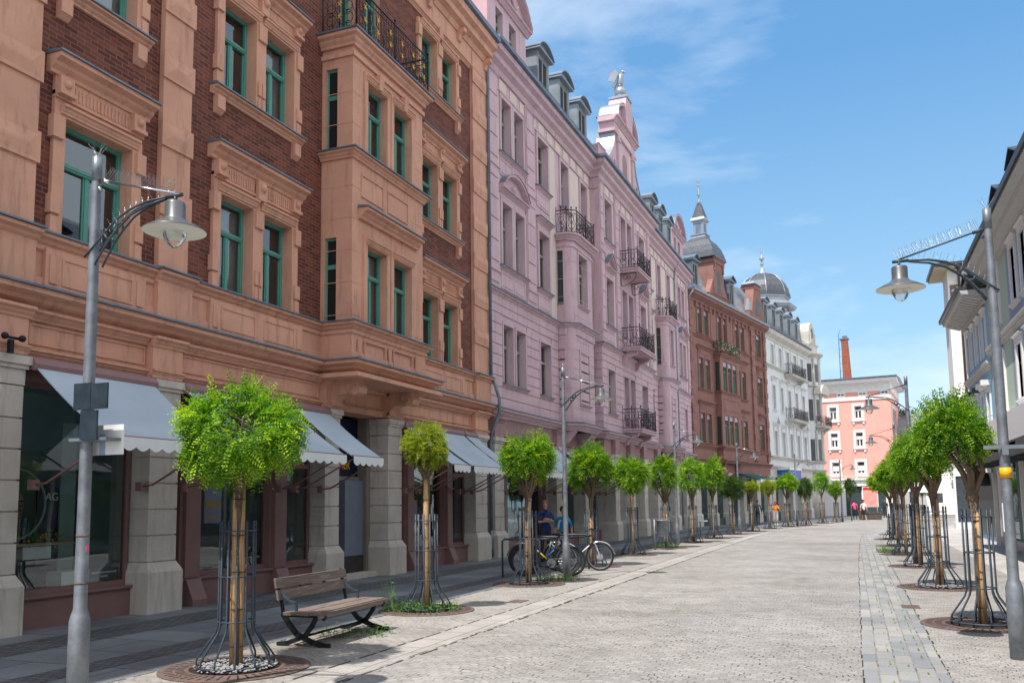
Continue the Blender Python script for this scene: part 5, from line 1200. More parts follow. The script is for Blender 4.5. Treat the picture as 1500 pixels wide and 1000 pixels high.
# ------------------------------------------------------------------ right-hand side of the street
def right_near():
    R = root_at('lavender_house', 'lavender and pale green house with white window surrounds above a white shop fascia', 'building', 5.0, 35.9, 180)
    U = 46; fl = [(4.6, 6.3), (7.6, 9.35)]; cols = [(1.9, 2.75)]+[(5.3+1.75*k, 6.15+1.75*k) for k in range(23)]
    ops = [(a, b, z0, z1) for z0, z1 in fl for a, b in cols]
    m = MB(); wall(m, 0, 4.3, 4.2, 9.9, ops, 0, .12, 0); wall(m, 4.3, U, 4.2, 9.9, ops, 0, .12, 1); m.quad([(0,0,4.2),(-10,0,4.2),(-10,0,9.9),(0,0,9.9)])
    m.build('wall', ['stucco_green', 'stucco_lavender'], R)
    for o in ops:
        window(R, *o, d=-.1, fr='window_white', kind=0)
        s = MB(); surround(s, *o, .17, .07); moul(s, o[0]-.2, o[1]+.2, o[2]-.14, .13, .14)
        if o[0] < 4: pediment(s, o[0]-.17, o[1]+.17, o[3]+.17, .28, .12)
        else: moul(s, o[0]-.2, o[1]+.2, o[3]+.17, .12, .14)
        s.build('window_surround', 'paint_white', R)
    s = MB(); moul(s, 0, U, 6.75, .28, .2); s.sweep([(0, 0), (0, U)], [(0, 9.6), (.08, 9.6), (.12, 9.75), (.4, 9.82), (.45, 9.98), (.7, 10.02), (.7, 10.08), (0, 10.1)]); s.build('cornice', 'plaster_warm_grey', R)
    s = MB(); s.prism_u([(.62, 10.09), (.78, 10.06), (.8, 10.22), (.7, 10.2), (.0, 10.3), (-.1, 10.12)], 0, U); s.build('gutter', 'zinc_dark', R)
    s = MB(); s.prism_u([(.4, 10.2), (-1.6, 12.9), (-5, 14.4), (-10, 12)], 0, U); s.build('roof', 'slate', R)
    for a in (2.0, 5.5, 12.5, 16): dormer(R, a, a+1.5, 10.4, 11.8, -.2, 1.8, 'zinc_dark', 'tri')
    s = MB(); s.box(-.3, .5, .2, U, 2.95, 4.2); s.box(-.3, .46, 0, .2, 2.5, 4.2); s.build('fascia', 'sign_white', R)
    s = MB(); s.box(.501, .512, 2.2, 2.9, 3.05, 3.3); s.box(.501, .51, 1.0, 1.8, 3.1, 3.4); s.build('fascia_lettering', 'poster_violet', R)
    s = MB(); s.box(-.2, 1.5, 1.5, U, 2.78, 2.9)
    for k in range(30): s.box(.5, 1.45, 1.6+.9*k, 1.68+.9*k, 2.62, 2.78)
    s.box(1.42, 1.5, 1.5, U, 2.6, 2.95); s.build('canopy', 'zinc_dark', R)
    for a in (1.2, 3.4, 6.6, 9.8, 13, 17, 21, 25, 30, 35, 40):
        s = MB(); s.box(.3, .42, a, a+.1, -.2, 2.95); s.build('shop_post', 'paint_white', R)
    s = MB(); s.box(-.1, .3, 1.2, U, -.2, .25); s.box(-.1, .1, 0, 1.2, -.2, 2.9); s.build('shop_base', 'plaster_warm_grey', R)
    s = MB(); s.box(.15, .16, 1.2, U, .25, 2.8); s.build('shop_window', 'shop_glass', R)
    s = MB(); s.box(-3, -2.9, 0, U, -.3, 3); s.box(-2.9, 0, 0, U, -.15, -.1); s.build('shop_interior', 'interior_grey', R)
    s = MB(); s.box(-.66, -.62, 0, U, 4.2, 9.9); s.box(-10, -9.9, 0, U, -.3, 10); s.build('wall_core', 'interior_dark', R)
    s = MB(); s.tube([(.5, 1.9, 2.45), (.5, 1.9, 2.85)], .02, 5); s.lathe([(.03, 2.5), (.3, 2.45), (.34, 2.2), (.33, 2.0), (.0, 2.0)], (.9, 1.9), 14); s.build('canopy_lamp', 'zinc_dark', R)
P('plaster_warm_grey', (.52, .51, .50), var=.08); P('zinc_dark', (.06, .065, .075), rough=.4, var=.2, metal=.2)
right_near()
def blue_house():
    R = root_at('sky_blue_house', 'sky blue house with white windows and a bracketed eave beside the green one', 'building', 5.0, 42.8, 180)
    U = 6.88; fl = [(4.2, 5.6), (6.95, 8.5)]; cols = [(.5, 1.25), (2.1, 2.85), (3.7, 4.45), (5.3, 6.05)]
    ops = [(a, b, z0, z1) for z0, z1 in fl for a, b in cols]
    m = MB(); wall(m, 0, U, -.4, 9.3, ops, 0, .12); m.quad([(0,0,-.4),(-10,0,-.4),(-10,0,9.3),(0,0,9.3)]); m.build('wall', 'stucco_blue', R)
    for o in ops:
        window(R, *o, d=-.1, fr='window_white', kind=0); s = MB(); surround(s, *o, .16, .06); moul(s, o[0]-.2, o[1]+.2, o[3]+.16, .1, .12); s.build('window_surround', 'paint_white', R)
    s = MB(); s.sweep([(-.0, 0), (0, U)], [(0, 8.85), (.1, 8.85), (.14, 9.05), (.3, 9.1), (.85, 9.2), (.9, 9.32), (0, 9.34)]); moul(s, 0, U, 6.35, .28, .2)
    for k in range(16): s.prism_u([(.14, 9.05), (.2, 8.95), (.7, 9.1), (.8, 9.2), (.14, 9.2)], .1+.43*k, .3+.43*k)
    s.build('cornice', 'plaster_warm_grey', R)
    s = MB(); s.prism_u([(.82, 9.33), (1.02, 9.3), (1.04, 9.46), (.9, 9.44), (.0, 9.55)], 0, U); s.build('gutter', 'zinc_dark', R)
    s = MB(); s.prism_u([(.6, 9.46), (-1.6, 11.6), (-5, 12.8), (-10, 11)], 0, U); s.build('roof', 'slate_dark', R)
    for a in (.8, 2.8, 4.8): dormer(R, a, a+1.0, 9.6, 10.7, -.1, 1.6, 'zinc_dark', 'arc')
    for k in range(5): s = MB(); s.box(0, .34, .9+1.3*k, 1.15+1.3*k, 5.78, 5.98); s.build('wall_lamp', 'window_dark' if k < 3 else 'paint_white', R)
    s = MB(); s.box(-.1, .3, 0, U, 2.9, 3.9); s.build('fascia', 'sign_white', R)
    s = MB(); s.box(-.55, -.5, .1, U-.1, 4, 9); s.box(-9.9, -9.8, 0, U, -.3, 9.3); s.build('wall_core', 'interior_dark', R)
    s = MB(); s.box(.02, .03, .3, U-.3, .1, 2.8); s.build('shop_window', 'window_dark', R)
blue_house()
def ivory_house():
    R = root_at('ivory_house', 'tall ivory building with a dark overhanging eave and brown downpipe behind the blue house', 'building', 5.8, 56, 90)
    m = MB(); m.box(-2.5, 0, 0, 11, -.5, 14.9); m.build('wall', 'stucco_ivory', R)
    s = MB(); s.box(-3.2, .7, -.75, 11.5, 14.9, 15.02); s.build('eave_soffit', 'plaster_beige', R)
    s = MB(); s.box(-3.3, .82, -.85, 11.6, 15.02, 15.2); s.frust((-3.3, .8, -.8, 11.6, 15.2), (-2, -1, 1, 8, 15.6)); s.build('roof', 'zinc_dark', R)
    s = MB(); s.tube([(.5, .55, 15.0), (.12, .6, 14.3), (.1, .6, -.2)], .07, 6); s.box(.3, .7, .4, .75, 14.9, 15.1); s.build('downpipe', 'rust', R)
    s = MB(); s.box(0, .01, .1, 11, 13.3, 14.0); fr = s.build('frieze', 'frieze_brown', R); s = MB()
    for k in range(10):
        c = .55+1.1*k; s.prism_d([(c-.4, 13.65), (c, 13.4), (c+.4, 13.65), (c, 13.9)], .01, .02)
    s.build('frieze_pattern', 'paint_white', fr)
    for z in (4.3, 7.4, 10.5):
        for a in (2.2, 5.2, 8.2): s = MB(); s.box(-.05, .04, a, a+1.0, z, z+1.7); w = s.build('window', 'window_white', R); s = MB(); s.box(.04, .05, a+.1, a+.9, z+.1, z+1.6); s.build('pane', 'window_glass_far', w)
    for k in range(3): s = MB(); s.box(.02, .05, .5+1.7*k, 1.9+1.7*k, .3, 2.8); s.build('shop_window', 'window_dark', R)
P('plaster_beige', (.5, .44, .32)); P('frieze_brown', (.25, .16, .13))
ivory_house()
def far_block(name, label, x, y, th, u, dep, h, mat, rows, cols, roof='slate'):
    R = root_at(name, label, 'building', x, y, th); ops = []
    for r in range(rows):
        for c in range(cols): a = .8+c*(u-1.6)/cols+.4; ops.append((a, a+.9, 1.0+r*3.1, 2.6+r*3.1))
    m = MB(); wall(m, 0, u, -.6, h, ops, 0, .15); m.quad([(0,0,-.6),(-dep,0,-.6),(-dep,0,h),(0,0,h)]); m.quad([(0,u,-.6),(-dep,u,-.6),(-dep,u,h),(0,u,h)]); m.build('wall', mat, R)
    for o in ops: s = MB(); s.box(-.14, -.1, o[0], o[1], o[2], o[3]); s.build('window', 'window_glass_far', R)
    s = MB(); s.prism_u([(.6, h), (.6, h+.15), (-dep/2, h+3), (-dep-.6, h+.15), (-dep-.6, h)], -.5, u+.5); s.build('roof', roof, R)
far_block('cream_house', 'small cream house with dark roof far behind the trees on the right', 4.6, 106, 92, 11, 9, 8.3, 'stucco_ivory', 3, 4)
far_block('white_far_house', 'low white building across the square behind the tree guards', 3.0, 128, 90, 26, 8, 5.5, 'paint_white', 2, 7)
# the salon-like glass front between blue house and square
R = thing('glass_pavilion', 'pale grey shop front with tall glass panes under the ivory building', 'shopfront', (5.25, 54.4, -.12), -rad(90))
s = MB(); s.box(-1.4, 0, 0, 5, 0, .35); s.box(-1.4, 0, 0, 5, 2.9, 3.6)
for k in range(4): s.box(-.1, .02, 1.6*k, 1.6*k+.12, .35, 2.9)
s.build('frame', 'paint_white', R); s = MB(); s.box(-.06, -.05, 0, 5, .35, 2.9); s.build('pane', 'window_glass_far', R)

# ------------------------------------------------------------------ street lamps
P('steel_pale', (.30, .42, .55), rough=.3)
def lamp(x, y, arm, label, signs=0, lod=0):
    t = thing('street_lamp', label, 'street lamp', (x, y, gz(y)), 0, 'street lamps along the pedestrian street')
    k = MB(); k.lathe([(.084, -.05), (.086, .5), (.084, .72), (.074, .76), (.055, .82), (.053, 1.6), (.048, 3.2), (.039, 4.74), (.039, 4.76)], n=20)
    k.build('pole', 'galvanised', t); k = MB(); k.lathe([(.044, 4.56), (.044, 4.78), (0, 4.79)], n=14); k.build('pole_cap', 'galvanised_dark', t)
    s = arm; A = MB()
    up = lambda t_, a=1.0: (s*(.06+t_*1.0), 0, 3.86+.58*math.sin(min(1, t_)*PI/2)**.85)
    U = [(-.06, 3.86), (.04, 3.95), (.15, 4.05), (.28, 4.165), (.43, 4.24), (.60, 4.285), (.88, 4.305)]
    D_ = [(.06, 3.78), (.11, 3.86), (.20, 3.98), (.30, 4.085), (.43, 4.185), (.60, 4.25), (.80, 4.285)]
    P1 = [(s*a, -.045*(1-a/.9), z) for a, z in U]; P2 = [(s*a, -.045*(1-a/.9), z) for a, z in D_]
    for q in (P1, P2): A.tube(q, .0095, 6); A.tube([(a, -b, c) for a, b, c in q], .0095, 6)
    for k_ in (2, 3):
        a = P1[k_]; b = P2[k_]; A.tube([a, b], .010, 5); A.tube([(a[0], -a[1], a[2]), (b[0], -b[1], b[2])], .010, 5)
    A.ball((s*.235, 0, 4.07), .028, 6, sc=(1.4, 1, 1))
    A.tube([(s*.80, 0, 4.30), (s*.97, 0, 4.30)], .018, 6); A.tube([(s*.90, 0, 4.30), (s*.90, 0, 4.22)], .016, 6)
    A.build('arm', 'steel_painted', t)
    k = MB(); k.tube([(s*.05, 0, 4.56), (s*.90, 0, 4.32)], .010, 6); k.tube([(s*.04, 0, 4.56), (s*.15, 0, 4.53)], .020, 6); k.tube([(s*.02, 0, 4.52), (s*.06, 0, 4.46)], .012, 5); k.build('tie_rod', 'chrome' if arm > 0 else 'steel_painted', t)
    if not lod:
        k = MB(); rn = random.Random(4)
        for i in range(34):
            f = i/33; x0 = s*(.08+.82*f); z0 = 4.56-.24*f
            for dy in (-.05, .05): k.tube([(x0, 0, z0), (x0+s*.04+rn.uniform(-.02, .02), dy, z0+.11)], .0016, 3, cap=False)
        for i in range(26):
            f = i/25*.999; q_ = 1+f*5; i0 = int(q_); a = P1[i0]; b = P1[i0+1]
            x0 = a[0]+(b[0]-a[0])*(q_-i0); z0 = a[2]+(b[2]-a[2])*(q_-i0); k.tube([(x0, 0, z0), (x0-s*.03, .03*(-1)**i, z0+.09)], .0016, 3, cap=False)
        for i in range(7): k.tube([(0, 0, 4.78), (.08*math.cos(i), .08*math.sin(i), 4.9)], .0016, 3, cap=False)
        k.build('bird_spikes', 'chrome', t)
    c = (s*.90, 0); k = MB()
    k.lathe([(0, 4.245), (.075, 4.24), (.084, 4.225), (.084, 4.10), (.092, 4.09), (.10, 4.08), (.12, 4.062), (.18, 4.035), (.255, 3.992), (.26, 3.983)], c, 32); sh = k.build('lamp_shade', 'lamp_grey', t)
    k = MB(); k.lathe([(.259, 3.982), (.255, 3.985), (.18, 4.022), (.10, 4.05), (0, 4.055)], c, 32); k.build('reflector', 'lamp_inside', sh)
    k = MB(); k.lathe([(.100, 4.045), (.103, 3.99), (.09, 3.93), (.06, 3.875), (.022, 3.845), (0, 3.84)], c, 20); k.build('bulb_cover', 'bulb_glass', sh)
    return t
lL = lamp(-6.15, 5.65, 1, 'grey steel street lamp with dark box signs, nearest on the left'); 
s = MB(); s.box(-.06, .13, -.1, -.085, 2.5, 2.73); s.box(.135, .32, -.1, -.085, 2.5, 2.72); s.build('notice_box', 'sign_dark', lL); s = MB(); s.box(.03, .22, -.105, -.09, 2.24, 2.49); s.build('notice_box', 'sign_dark', lL)
s = MB(); s.box(-.15, .32, .09, .1, 2.12, 2.38); s.build('sign_board', 'sign_white', lL); s = MB(); s.box(.06, .12, .084, .089, 2.12, 2.3); s.build('sign_board_stripe', 'steel_pale', lL)
s = MB(); s.box(-.12, .3, -.08, .085, 2.235, 2.26); s.build('bracket', 'galvanised_dark', lL)
s = MB(); s.box(.05, .0545, -.015, .015, 1.3, 1.35); s.build('sticker', 'pink_cloth', lL); s = MB(); s.lathe([(.0555, 1.42), (.0555, 1.44)], n=16); s.lathe([(.0556, 1.02), (.0556, 1.04)], n=16); s.build('rust_band', 'rust', lL)
lR = lamp(1.51, 10.45, -1, 'grey steel street lamp with a yellow band, nearest on the right')
s = MB(); s.lathe([(.0565, 1.86), (.0565, 1.97)], n=20); s.build('yellow_band', 'sign_orange', lR)
s = MB(); s.box(-.20, .20, -.07, -.055, 2.165, 2.205); s.box(-.03, .03, -.09, -.05, 2.1, 2.2); s.build('bracket', 'galvanised_dark', lR)
s = MB(); s.box(-.058, -.05, -.02, .02, 1.3, 1.6); s.build('sticker', 'sign_white', lR)
for i, (x, y, a, lb) in enumerate(((-6.12, 19.0, 1, 'grey street lamp behind the parked bicycles'), (-6.5, 34.4, 1, 'grey street lamp between the litter bin and a round tree'), (-5.75, 48.2, 1, 'grey street lamp in front of the brown house'), (-3.5, 60.5, 1, 'grey street lamp in front of the pale grey house'), (-.85, 71.5, 1, 'farthest grey street lamp of the left row, before the salmon house'), (1.40, 24.2, -1, 'grey street lamp among the right-hand tree guards'), (1.7, 39.0, -1, 'farther grey street lamp of the right row, hanging over the salmon house'), (4.0, 69, -1, 'small distant street lamp on the right of the square'))):
    lamp(x, y, a, lb, lod=0 if y < 22 else 1)

# ------------------------------------------------------------------ trees
def crown_mesh(name, nleaf, pairs, R_, zu, zd, seed, leaflet, mat, fan=0, hollow=.25, shift=(0, 0)):
    """many pinnate leaves gathered in clumps over a flattened globe"""
    rs = np.random.RandomState(seed)
    nc = 38; ph = rs.rand(nc)*2*PI; ct = rs.uniform(-.75 if not fan else -.35, 1, nc); st = np.sqrt(1-ct**2)
    cd = np.stack([st*np.cos(ph), st*np.sin(ph), ct], 1)
    cr = rs.uniform(.66, 1.06, nc)
    ci = rs.randint(0, nc, nleaf)
    d = cd[ci]+rs.normal(0, .235, (nleaf, 3)); d /= np.linalg.norm(d, axis=1)[:, None]
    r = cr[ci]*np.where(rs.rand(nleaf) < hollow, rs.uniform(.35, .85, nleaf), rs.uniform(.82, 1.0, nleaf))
    # a few shoots stick out
    so = rs.rand(nleaf) < .05; r = np.where(so, r*rs.uniform(1.02, 1.18, nleaf), r)
    sc = np.stack([np.full(nleaf, R_), np.full(nleaf, R_), np.where(d[:, 2] > 0, zu, zd)], 1)
    p = d*r[:, None]*sc
    if fan: p[:, :2] *= (1+fan*np.clip(p[:, 2:]/zd, -1, 0))
    out = d*np.array([1, 1, .55])+rs.normal(0, .38, (nleaf, 3)); out[:, 2] -= .12+.25*rs.rand(nleaf)
    out /= np.linalg.norm(out, axis=1)[:, None]
    up = d*.6+np.array([0, 0, 1.0])+rs.normal(0, .35, (nleaf, 3)); side = np.cross(out, up); side /= np.linalg.norm(side, axis=1)[:, None]; nrm = np.cross(side, out)
    L = leaflet*pairs*.72; V = []; T = []
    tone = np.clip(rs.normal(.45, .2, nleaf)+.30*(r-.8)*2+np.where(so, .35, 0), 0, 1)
    for k in range(pairs):
        f = (k+.6)/pairs; base = p+out*(L*f)+nrm*(-.18*L*f*f)[..., None] if False else p+out*(L*f)+nrm*(-.18*L*f*f)
        size = leaflet*(1-.35*abs(f-.45)*2)
        for s in (-1, 1):
            jit = rs.normal(0, .16, (nleaf, 3)); dd = side*s+out*.35+nrm*(.12)+jit; dd /= np.linalg.norm(dd, axis=1)[:, None]
            w = np.cross(dd, nrm+rs.normal(0, .3, (nleaf, 3))); w /= np.linalg.norm(w, axis=1)[:, None]
            a = base; b = base+dd*size*.55+w*size*.26; c = base+dd*size; e = base+dd*size*.55-w*size*.26
            V.append(np.stack([a, b, c, e], 1)); T.append(np.repeat(np.clip(tone+rs.normal(0, .07, nleaf), 0, 1), 4))
    V = np.concatenate(V, 0).reshape(-1, 3); V[:, 0] += shift[0]; V[:, 1] += shift[1]; T = np.concatenate(T)
    me = bpy.data.meshes.new(name); n = len(V)//4
    me.vertices.add(len(V)); me.vertices.foreach_set('co', V.astype(np.float32).ravel())
    me.loops.add(4*n); me.loops.foreach_set('vertex_index', np.arange(4*n, dtype=np.int32))
    me.polygons.add(n); me.polygons.foreach_set('loop_start', np.arange(0, 4*n, 4, dtype=np.int32)); me.polygons.foreach_set('loop_total', np.full(n, 4, dtype=np.int32))
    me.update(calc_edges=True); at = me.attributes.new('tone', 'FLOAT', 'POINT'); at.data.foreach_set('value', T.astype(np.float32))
    me.materials.append(M(mat)); return me
CR = {}
def crown(kind):
    if kind in CR: return CR[kind]
    spec = dict(globe=(3300, 6, .86, .50, .46, 1, .056, 'leaves', 0, .22), small=(1700, 5, .47, .42, .36, 2, .048, 'leaves_yellow', 0, .25),
                fanA=(2100, 6, .66, .48, .42, 3, .068, 'leaves', .45, .18), fanB=(2200, 6, .70, .60, .5, 4, .070, 'leaves', .5, .2), fanR=(2300, 6, .80, .50, .42, 9, .072, 'leaves', .4, .2),
                farA=(1100, 4, .66, .60, .55, 5, .085, 'leaves', .3, .2), farB=(1000, 4, .62, .5, .5, 6, .09, 'leaves', .2, .2), farY=(800, 4, .52, .40, .36, 7, .09, 'leaves_yellow', .3, .2), farD=(1000, 4, .70, .5, .5, 8, .09, 'leaves_dark', .0, .2))[kind]
    CR[kind] = crown_mesh('crown', *spec); return CR[kind]
def trunk_mesh(seed, h0, R_, zt, lean=(0, 0), th=1.0):
    rn = random.Random(seed); k = MB(); _t = k.tube
    k.tube = lambda p, r, n=6, **kw: _t(p, [q*th for q in r], n, **kw)
    _t([(0, 0, -.05), (.005, 0, .6), (-.008, .006, 1.2), (lean[0]*.15, lean[1]*.15, h0)], [.052, .044, .044, .058*th], 10)
    top = Vector((lean[0]*.15, lean[1]*.15, h0)); k.ball(top, .07*th, 8, sc=(1, .9, 1.3))
    for i in range(9):
        a = i*2*PI/9+rn.uniform(-.3, .3); rr = R_*rn.uniform(.45, .85); e = top+Vector((math.cos(a)*rr+lean[0], math.sin(a)*rr+lean[1], (zt-h0)*rn.uniform(.55, .95)))
        m_ = top+Vector((math.cos(a)*rr*.45, math.sin(a)*rr*.45, (zt-h0)*.30)); q = top+(e-top)*.75+Vector((0, 0, .04))
        k.tube([top, m_, q, e], [.040, .026, .018, .007], 6)
        k.ball(m_, .034, 6)
        for j in range(3):
            b = m_+(q-m_)*rn.uniform(.2, .9); dv = Vector((rn.uniform(-1, 1), rn.uniform(-1, 1), rn.uniform(.3, 1.2)))*R_*.42
            k.tube([b, b+dv*.6, b+dv], [.014, .009, .004], 4, cap=False)
    return k.mesh('trunk', ['bark'])
def wrap_mesh(h, seed):
    k = MB(); rn = random.Random(seed); n = 14
    for off in ((-.022, .004), (.03, -.004)):
        k.tube([(off[0], off[1], .0), (off[0]*1.1, off[1], h*.35), (off[0]*.9, off[1], h*.7), (off[0], off[1], h+rn.uniform(-.05, .05))], [.044, .042, .041, .04], 9)
    return k.mesh('trunk_wrap', ['trunk_wrap'])
def ties_mesh(h):
    k = MB(); z = .22
    while z < h-.05: k.lathe([(.070, z), (.074, z+.003), (.070, z+.006)], (.004, 0), 10); z += .38
    return k.mesh('wire_tie', ['rust_dark'])
# moss and weeds in the gutter joints
P('moss', (.13, .20, .02), rough=.9, var=.4, scale=8)
for i, x in enumerate((.17, .335, .49, .655)):
    rn = random.Random(50+i); k = MB(); y = 5
    while y < 40:
        l = rn.uniform(.03, .22); w_ = rn.uniform(.006, .02); k.quad([(x+bend(y)-w_/2, y, gz(y)+.005), (x+bend(y)+w_/2, y+.01, gz(y)+.005), (x+bend(y)+w_/3, y+l, gz(y+l)+.005), (x+bend(y)-w_/2, y+l, gz(y+l)+.005)]); y += l+rn.expovariate(1/.35)
    tag(k.build('moss', 'moss'), 'moss growing in the gutter joints', 'moss', kind='stuff')
# guard: twelve bars and four hoops
def bar_mesh():
    k = MB(); k.tube([(.385, 0, .0), (.385, 0, .10), (.205, 0, .36), (.182, 0, .43), (.178, 0, 1.5)], .0115, 6); return k.mesh('bar', ['steel_painted'])
def hoop_mesh(r, th=.008):
    k = MB(); k.tube([(r*math.cos(w), r*math.sin(w), 0) for w in [j*PI/14 for j in range(28)]], th, 6, closed=True); return k.mesh('hoop', ['steel_painted'])
GM = dict(bar=bar_mesh(), h0=hoop_mesh(.385, .013), h1=hoop_mesh(.182, .0085), gr=None)
def guard(x, y, label, rot=.1):
    t = thing('tree_guard', label, 'tree guard', (x, y, gz(y)+.012), rot, 'steel guards round the street trees')
    for j in range(12): obj('bar', GM['bar'], t, (0, 0, 0), j*PI/6)
    for z, m in ((.035, 'h0'), (.47, 'h1'), (.93, 'h1'), (1.40, 'h1')): obj('hoop', GM[m], t, (0, 0, z))
def grate_mesh():
    k = MB(); k.lathe([(.76, -.01), (.76, .006), (.74, .010), (.46, .010), (.455, .0)], n=48, smooth=False)
    for j in range(44):
        w = j*2*PI/44; 
        for r0, r1 in ((.50, .59), (.61, .70)):
            a = Vector((math.cos(w), math.sin(w), 0)); b = Vector((-math.sin(w), math.cos(w), 0))*.010
            k.add([a*r0-b+Vector((0,0,.0125)), a*r1-b+Vector((0,0,.0125)), a*r1+b+Vector((0,0,.0125)), a*r0+b+Vector((0,0,.0125))], [(0,1,2,3)], 1)
    k.lathe([(0, .002), (.46, .002)], n=24, mi=1)
    return k.mesh('tree_grate', ['rust', 'rust_dark'])
GR = grate_mesh(); TINT = 1
def grate(x, y, label): return tag(obj('tree_grate', GR, None, (x, y, gz(y)+.006)), label, 'tree grate', 'round rusty grates at the tree feet')
def gravel(x, y, label, n=700, seed=1):
    rn = random.Random(seed); k = MB()
    for i in range(n):
        r = .42*math.sqrt(rn.random()); a = rn.random()*2*PI; s = rn.uniform(.010, .024)
        k.ball((x+r*math.cos(a), y+r*math.sin(a), gz(y)+.02+s*.4+rn.random()*.02), s, 4, sc=(1, rn.uniform(.6, 1.3), .6))
    for i in range(len(k.sm)): k.sm[i] = False
    return tag(k.build('gravel', 'gravel'), label, 'gravel', kind='stuff')
def weeds(name, x, y, r, n, h, seed, label, cat='weeds'):
    rn = random.Random(seed); k = MB()
    for i in range(n):
        a = rn.random()*2*PI; q = r*math.sqrt(rn.random()); bx, by = x+q*math.cos(a), y+q*math.sin(a)*.8; hh = h*rn.uniform(.2, 1)**1.5+.03; w = rn.random()*2*PI; dx, dy = math.cos(w), math.sin(w); s = rn.uniform(.012, .028)
        if hh > h*.5: k.add([(bx, by, gz(y)), (bx+s*.5, by, gz(y)), (bx+dx*hh*.3, by+dy*hh*.3, gz(y)+hh)], [(0, 1, 2)])
        z = gz(y)+hh*rn.random(); k.add([(bx, by, z), (bx+dx*s*1.6-dy*s, by+dy*s*1.6+dx*s, z+s*.6), (bx+dx*s*3, by+dy*s*3, z+.01), (bx+dx*s*1.6+dy*s, by+dy*s*1.6-dx*s, z+s*.6)], [(0, 1, 2, 3)])
    return tag(k.build(name, 'leaf_weed'), label, cat, kind='stuff')
TM = {}
def tree(x, y, kind, w, ztop, zbot, label, wrap=1.85, h0=1.75, seed=1, shift=(0, 0), guardlab=None, grp='round-headed trees along the street', wraps=True):
    t = thing('street_tree', label, 'tree', (x, y, gz(y)), 0, grp)
    spec = dict(globe=.86, small=.47, fanA=.66, fanB=.70, fanR=.80, farA=.66, farB=.62, farY=.52, farD=.70)[kind]
    zz = dict(globe=(.50, .46), small=(.42, .36), fanA=(.48, .42), fanB=(.60, .5), fanR=(.50, .42), farA=(.60, .55), farB=(.5, .5), farY=(.40, .36), farD=(.5, .5))[kind]
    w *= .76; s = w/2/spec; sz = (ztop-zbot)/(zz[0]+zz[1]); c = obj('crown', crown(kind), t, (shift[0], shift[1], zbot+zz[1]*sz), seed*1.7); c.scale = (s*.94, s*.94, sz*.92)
    key = (seed % 4, round(h0, 1), round(w, 1), round(ztop, 1))
    if key not in TM: TM[key] = trunk_mesh(seed, h0, w/2, zbot+.75*(ztop-zbot), shift, 1.25 if kind == 'fanR' else 1.0)
    obj('trunk', TM[key], t)
    if wraps:
        wo = obj('trunk_wrap', wrap_mesh(wrap, seed), t, (0, 0, 0), seed); obj('wire_tie', ties_mesh(wrap), wo)
    if guardlab: guard(x, y, guardlab, seed*.13)
    return t
LT = [(-6.05, 7.55, 'globe', 1.72, 2.98, 1.93, 1.85, 1.85), (-6.38, 12.55, 'small', .95, 2.98, 2.2, 2.02, 2.05), (-6.37, 17.2, 'fanA', 1.35, 3.12, 2.02, 1.9, 1.72), (-6.5, 22.4, 'fanB', 1.5, 3.2, 1.85, 1.3, 1.75),
      (-6.62, 27.5, 'fanB', 1.45, 3.1, 1.8, 2.0, 1.9), (-6.44, 31.9, 'farA', 1.4, 3.35, 1.85, 1.2, 1.6), (-6.2, 36.3, 'farA', 1.45, 3.45, 1.85, 1.5, 1.7), (-5.98, 40.4, 'farB', 1.5, 3.6, 1.9, 1.7, 1.8), (-5.75, 45.6, 'farD', 1.7, 2.95, 1.75, 1.9, 1.8),
      (-5.25, 49.8, 'farY', 1.0, 2.75, 2.0, 1.8, 1.8), (-4.75, 54.6, 'farY', 1.1, 2.9, 1.95, 1.9, 1.9), (-3.98, 58.8, 'farB', 1.8, 3.4, 1.95, 1.8, 1.7), (-3.05, 62.2, 'farD', 1.3, 3.2, 1.8, 1.5, 1.7), (-2.15, 67.4, 'farA', 1.5, 3.7, 2.05, 1.9, 1.9), (-1.25, 70.6, 'farB', 1.35, 3.0, 1.7, 1.4, 1.6), (-.2, 74.5, 'farD', 1.3, 3.4, 2.1, 0.5, 1.8)]
lab = ['large globe-shaped tree with reed-wrapped trunk, nearest on the left', 'small yellow-green round tree beside the bench', 'tree with bare forking limbs in front of the bicycles', 'round tree behind the parked bicycles', 'round tree before the granite piers, left of the litter bin', 'round tree right behind the litter bin', 'bushy round tree right of the litter bin lamp', 'bushy round tree overlapping its neighbour by the brown house', 'darker olive tree with hazy crown before the brown house', 'small sparse tree under the green awning', 'small pale tree just right of the green awning', 'wide tree under the blue canopy sign', 'dark round tree before the pale grey house', 'tall tree at the end of the pale grey house', 'low round tree at the last left lamp', 'last tree of the left row before the salmon house']
for i, (x, y, k, w, zt, zb, wr, h0) in enumerate(LT):
    tree(x, y, k, w, zt, zb, lab[i], wr, h0, i+1, guardlab=['tall steel tree guard round the nearest left tree', 'steel tree guard beside the bench with weeds at its foot', 'steel tree guard leaning on by bicycles', 'steel tree guard behind the bicycle wheels', 'steel tree guard on the left before the granite piers', 'steel tree guard behind the litter bin', 'steel tree guard right of the litter bin lamp', 'steel tree guard at the corner of the rose and brown houses', 'steel tree guard under the olive crown', 'steel tree guard under the green awning', 'steel tree guard just right of the green awning', 'steel tree guard below the blue canopy', 'steel tree guard of the dark tree by the pale house', 'steel tree guard at the end of the pale grey house', 'steel tree guard beside the last left lamp', None][i], wraps=i < 15)
    if i < 14: grate(x, y, 'rusty round grate under '+lab[i].split(',')[0].replace('with reed-wrapped trunk', 'nearest on the left')[:70])
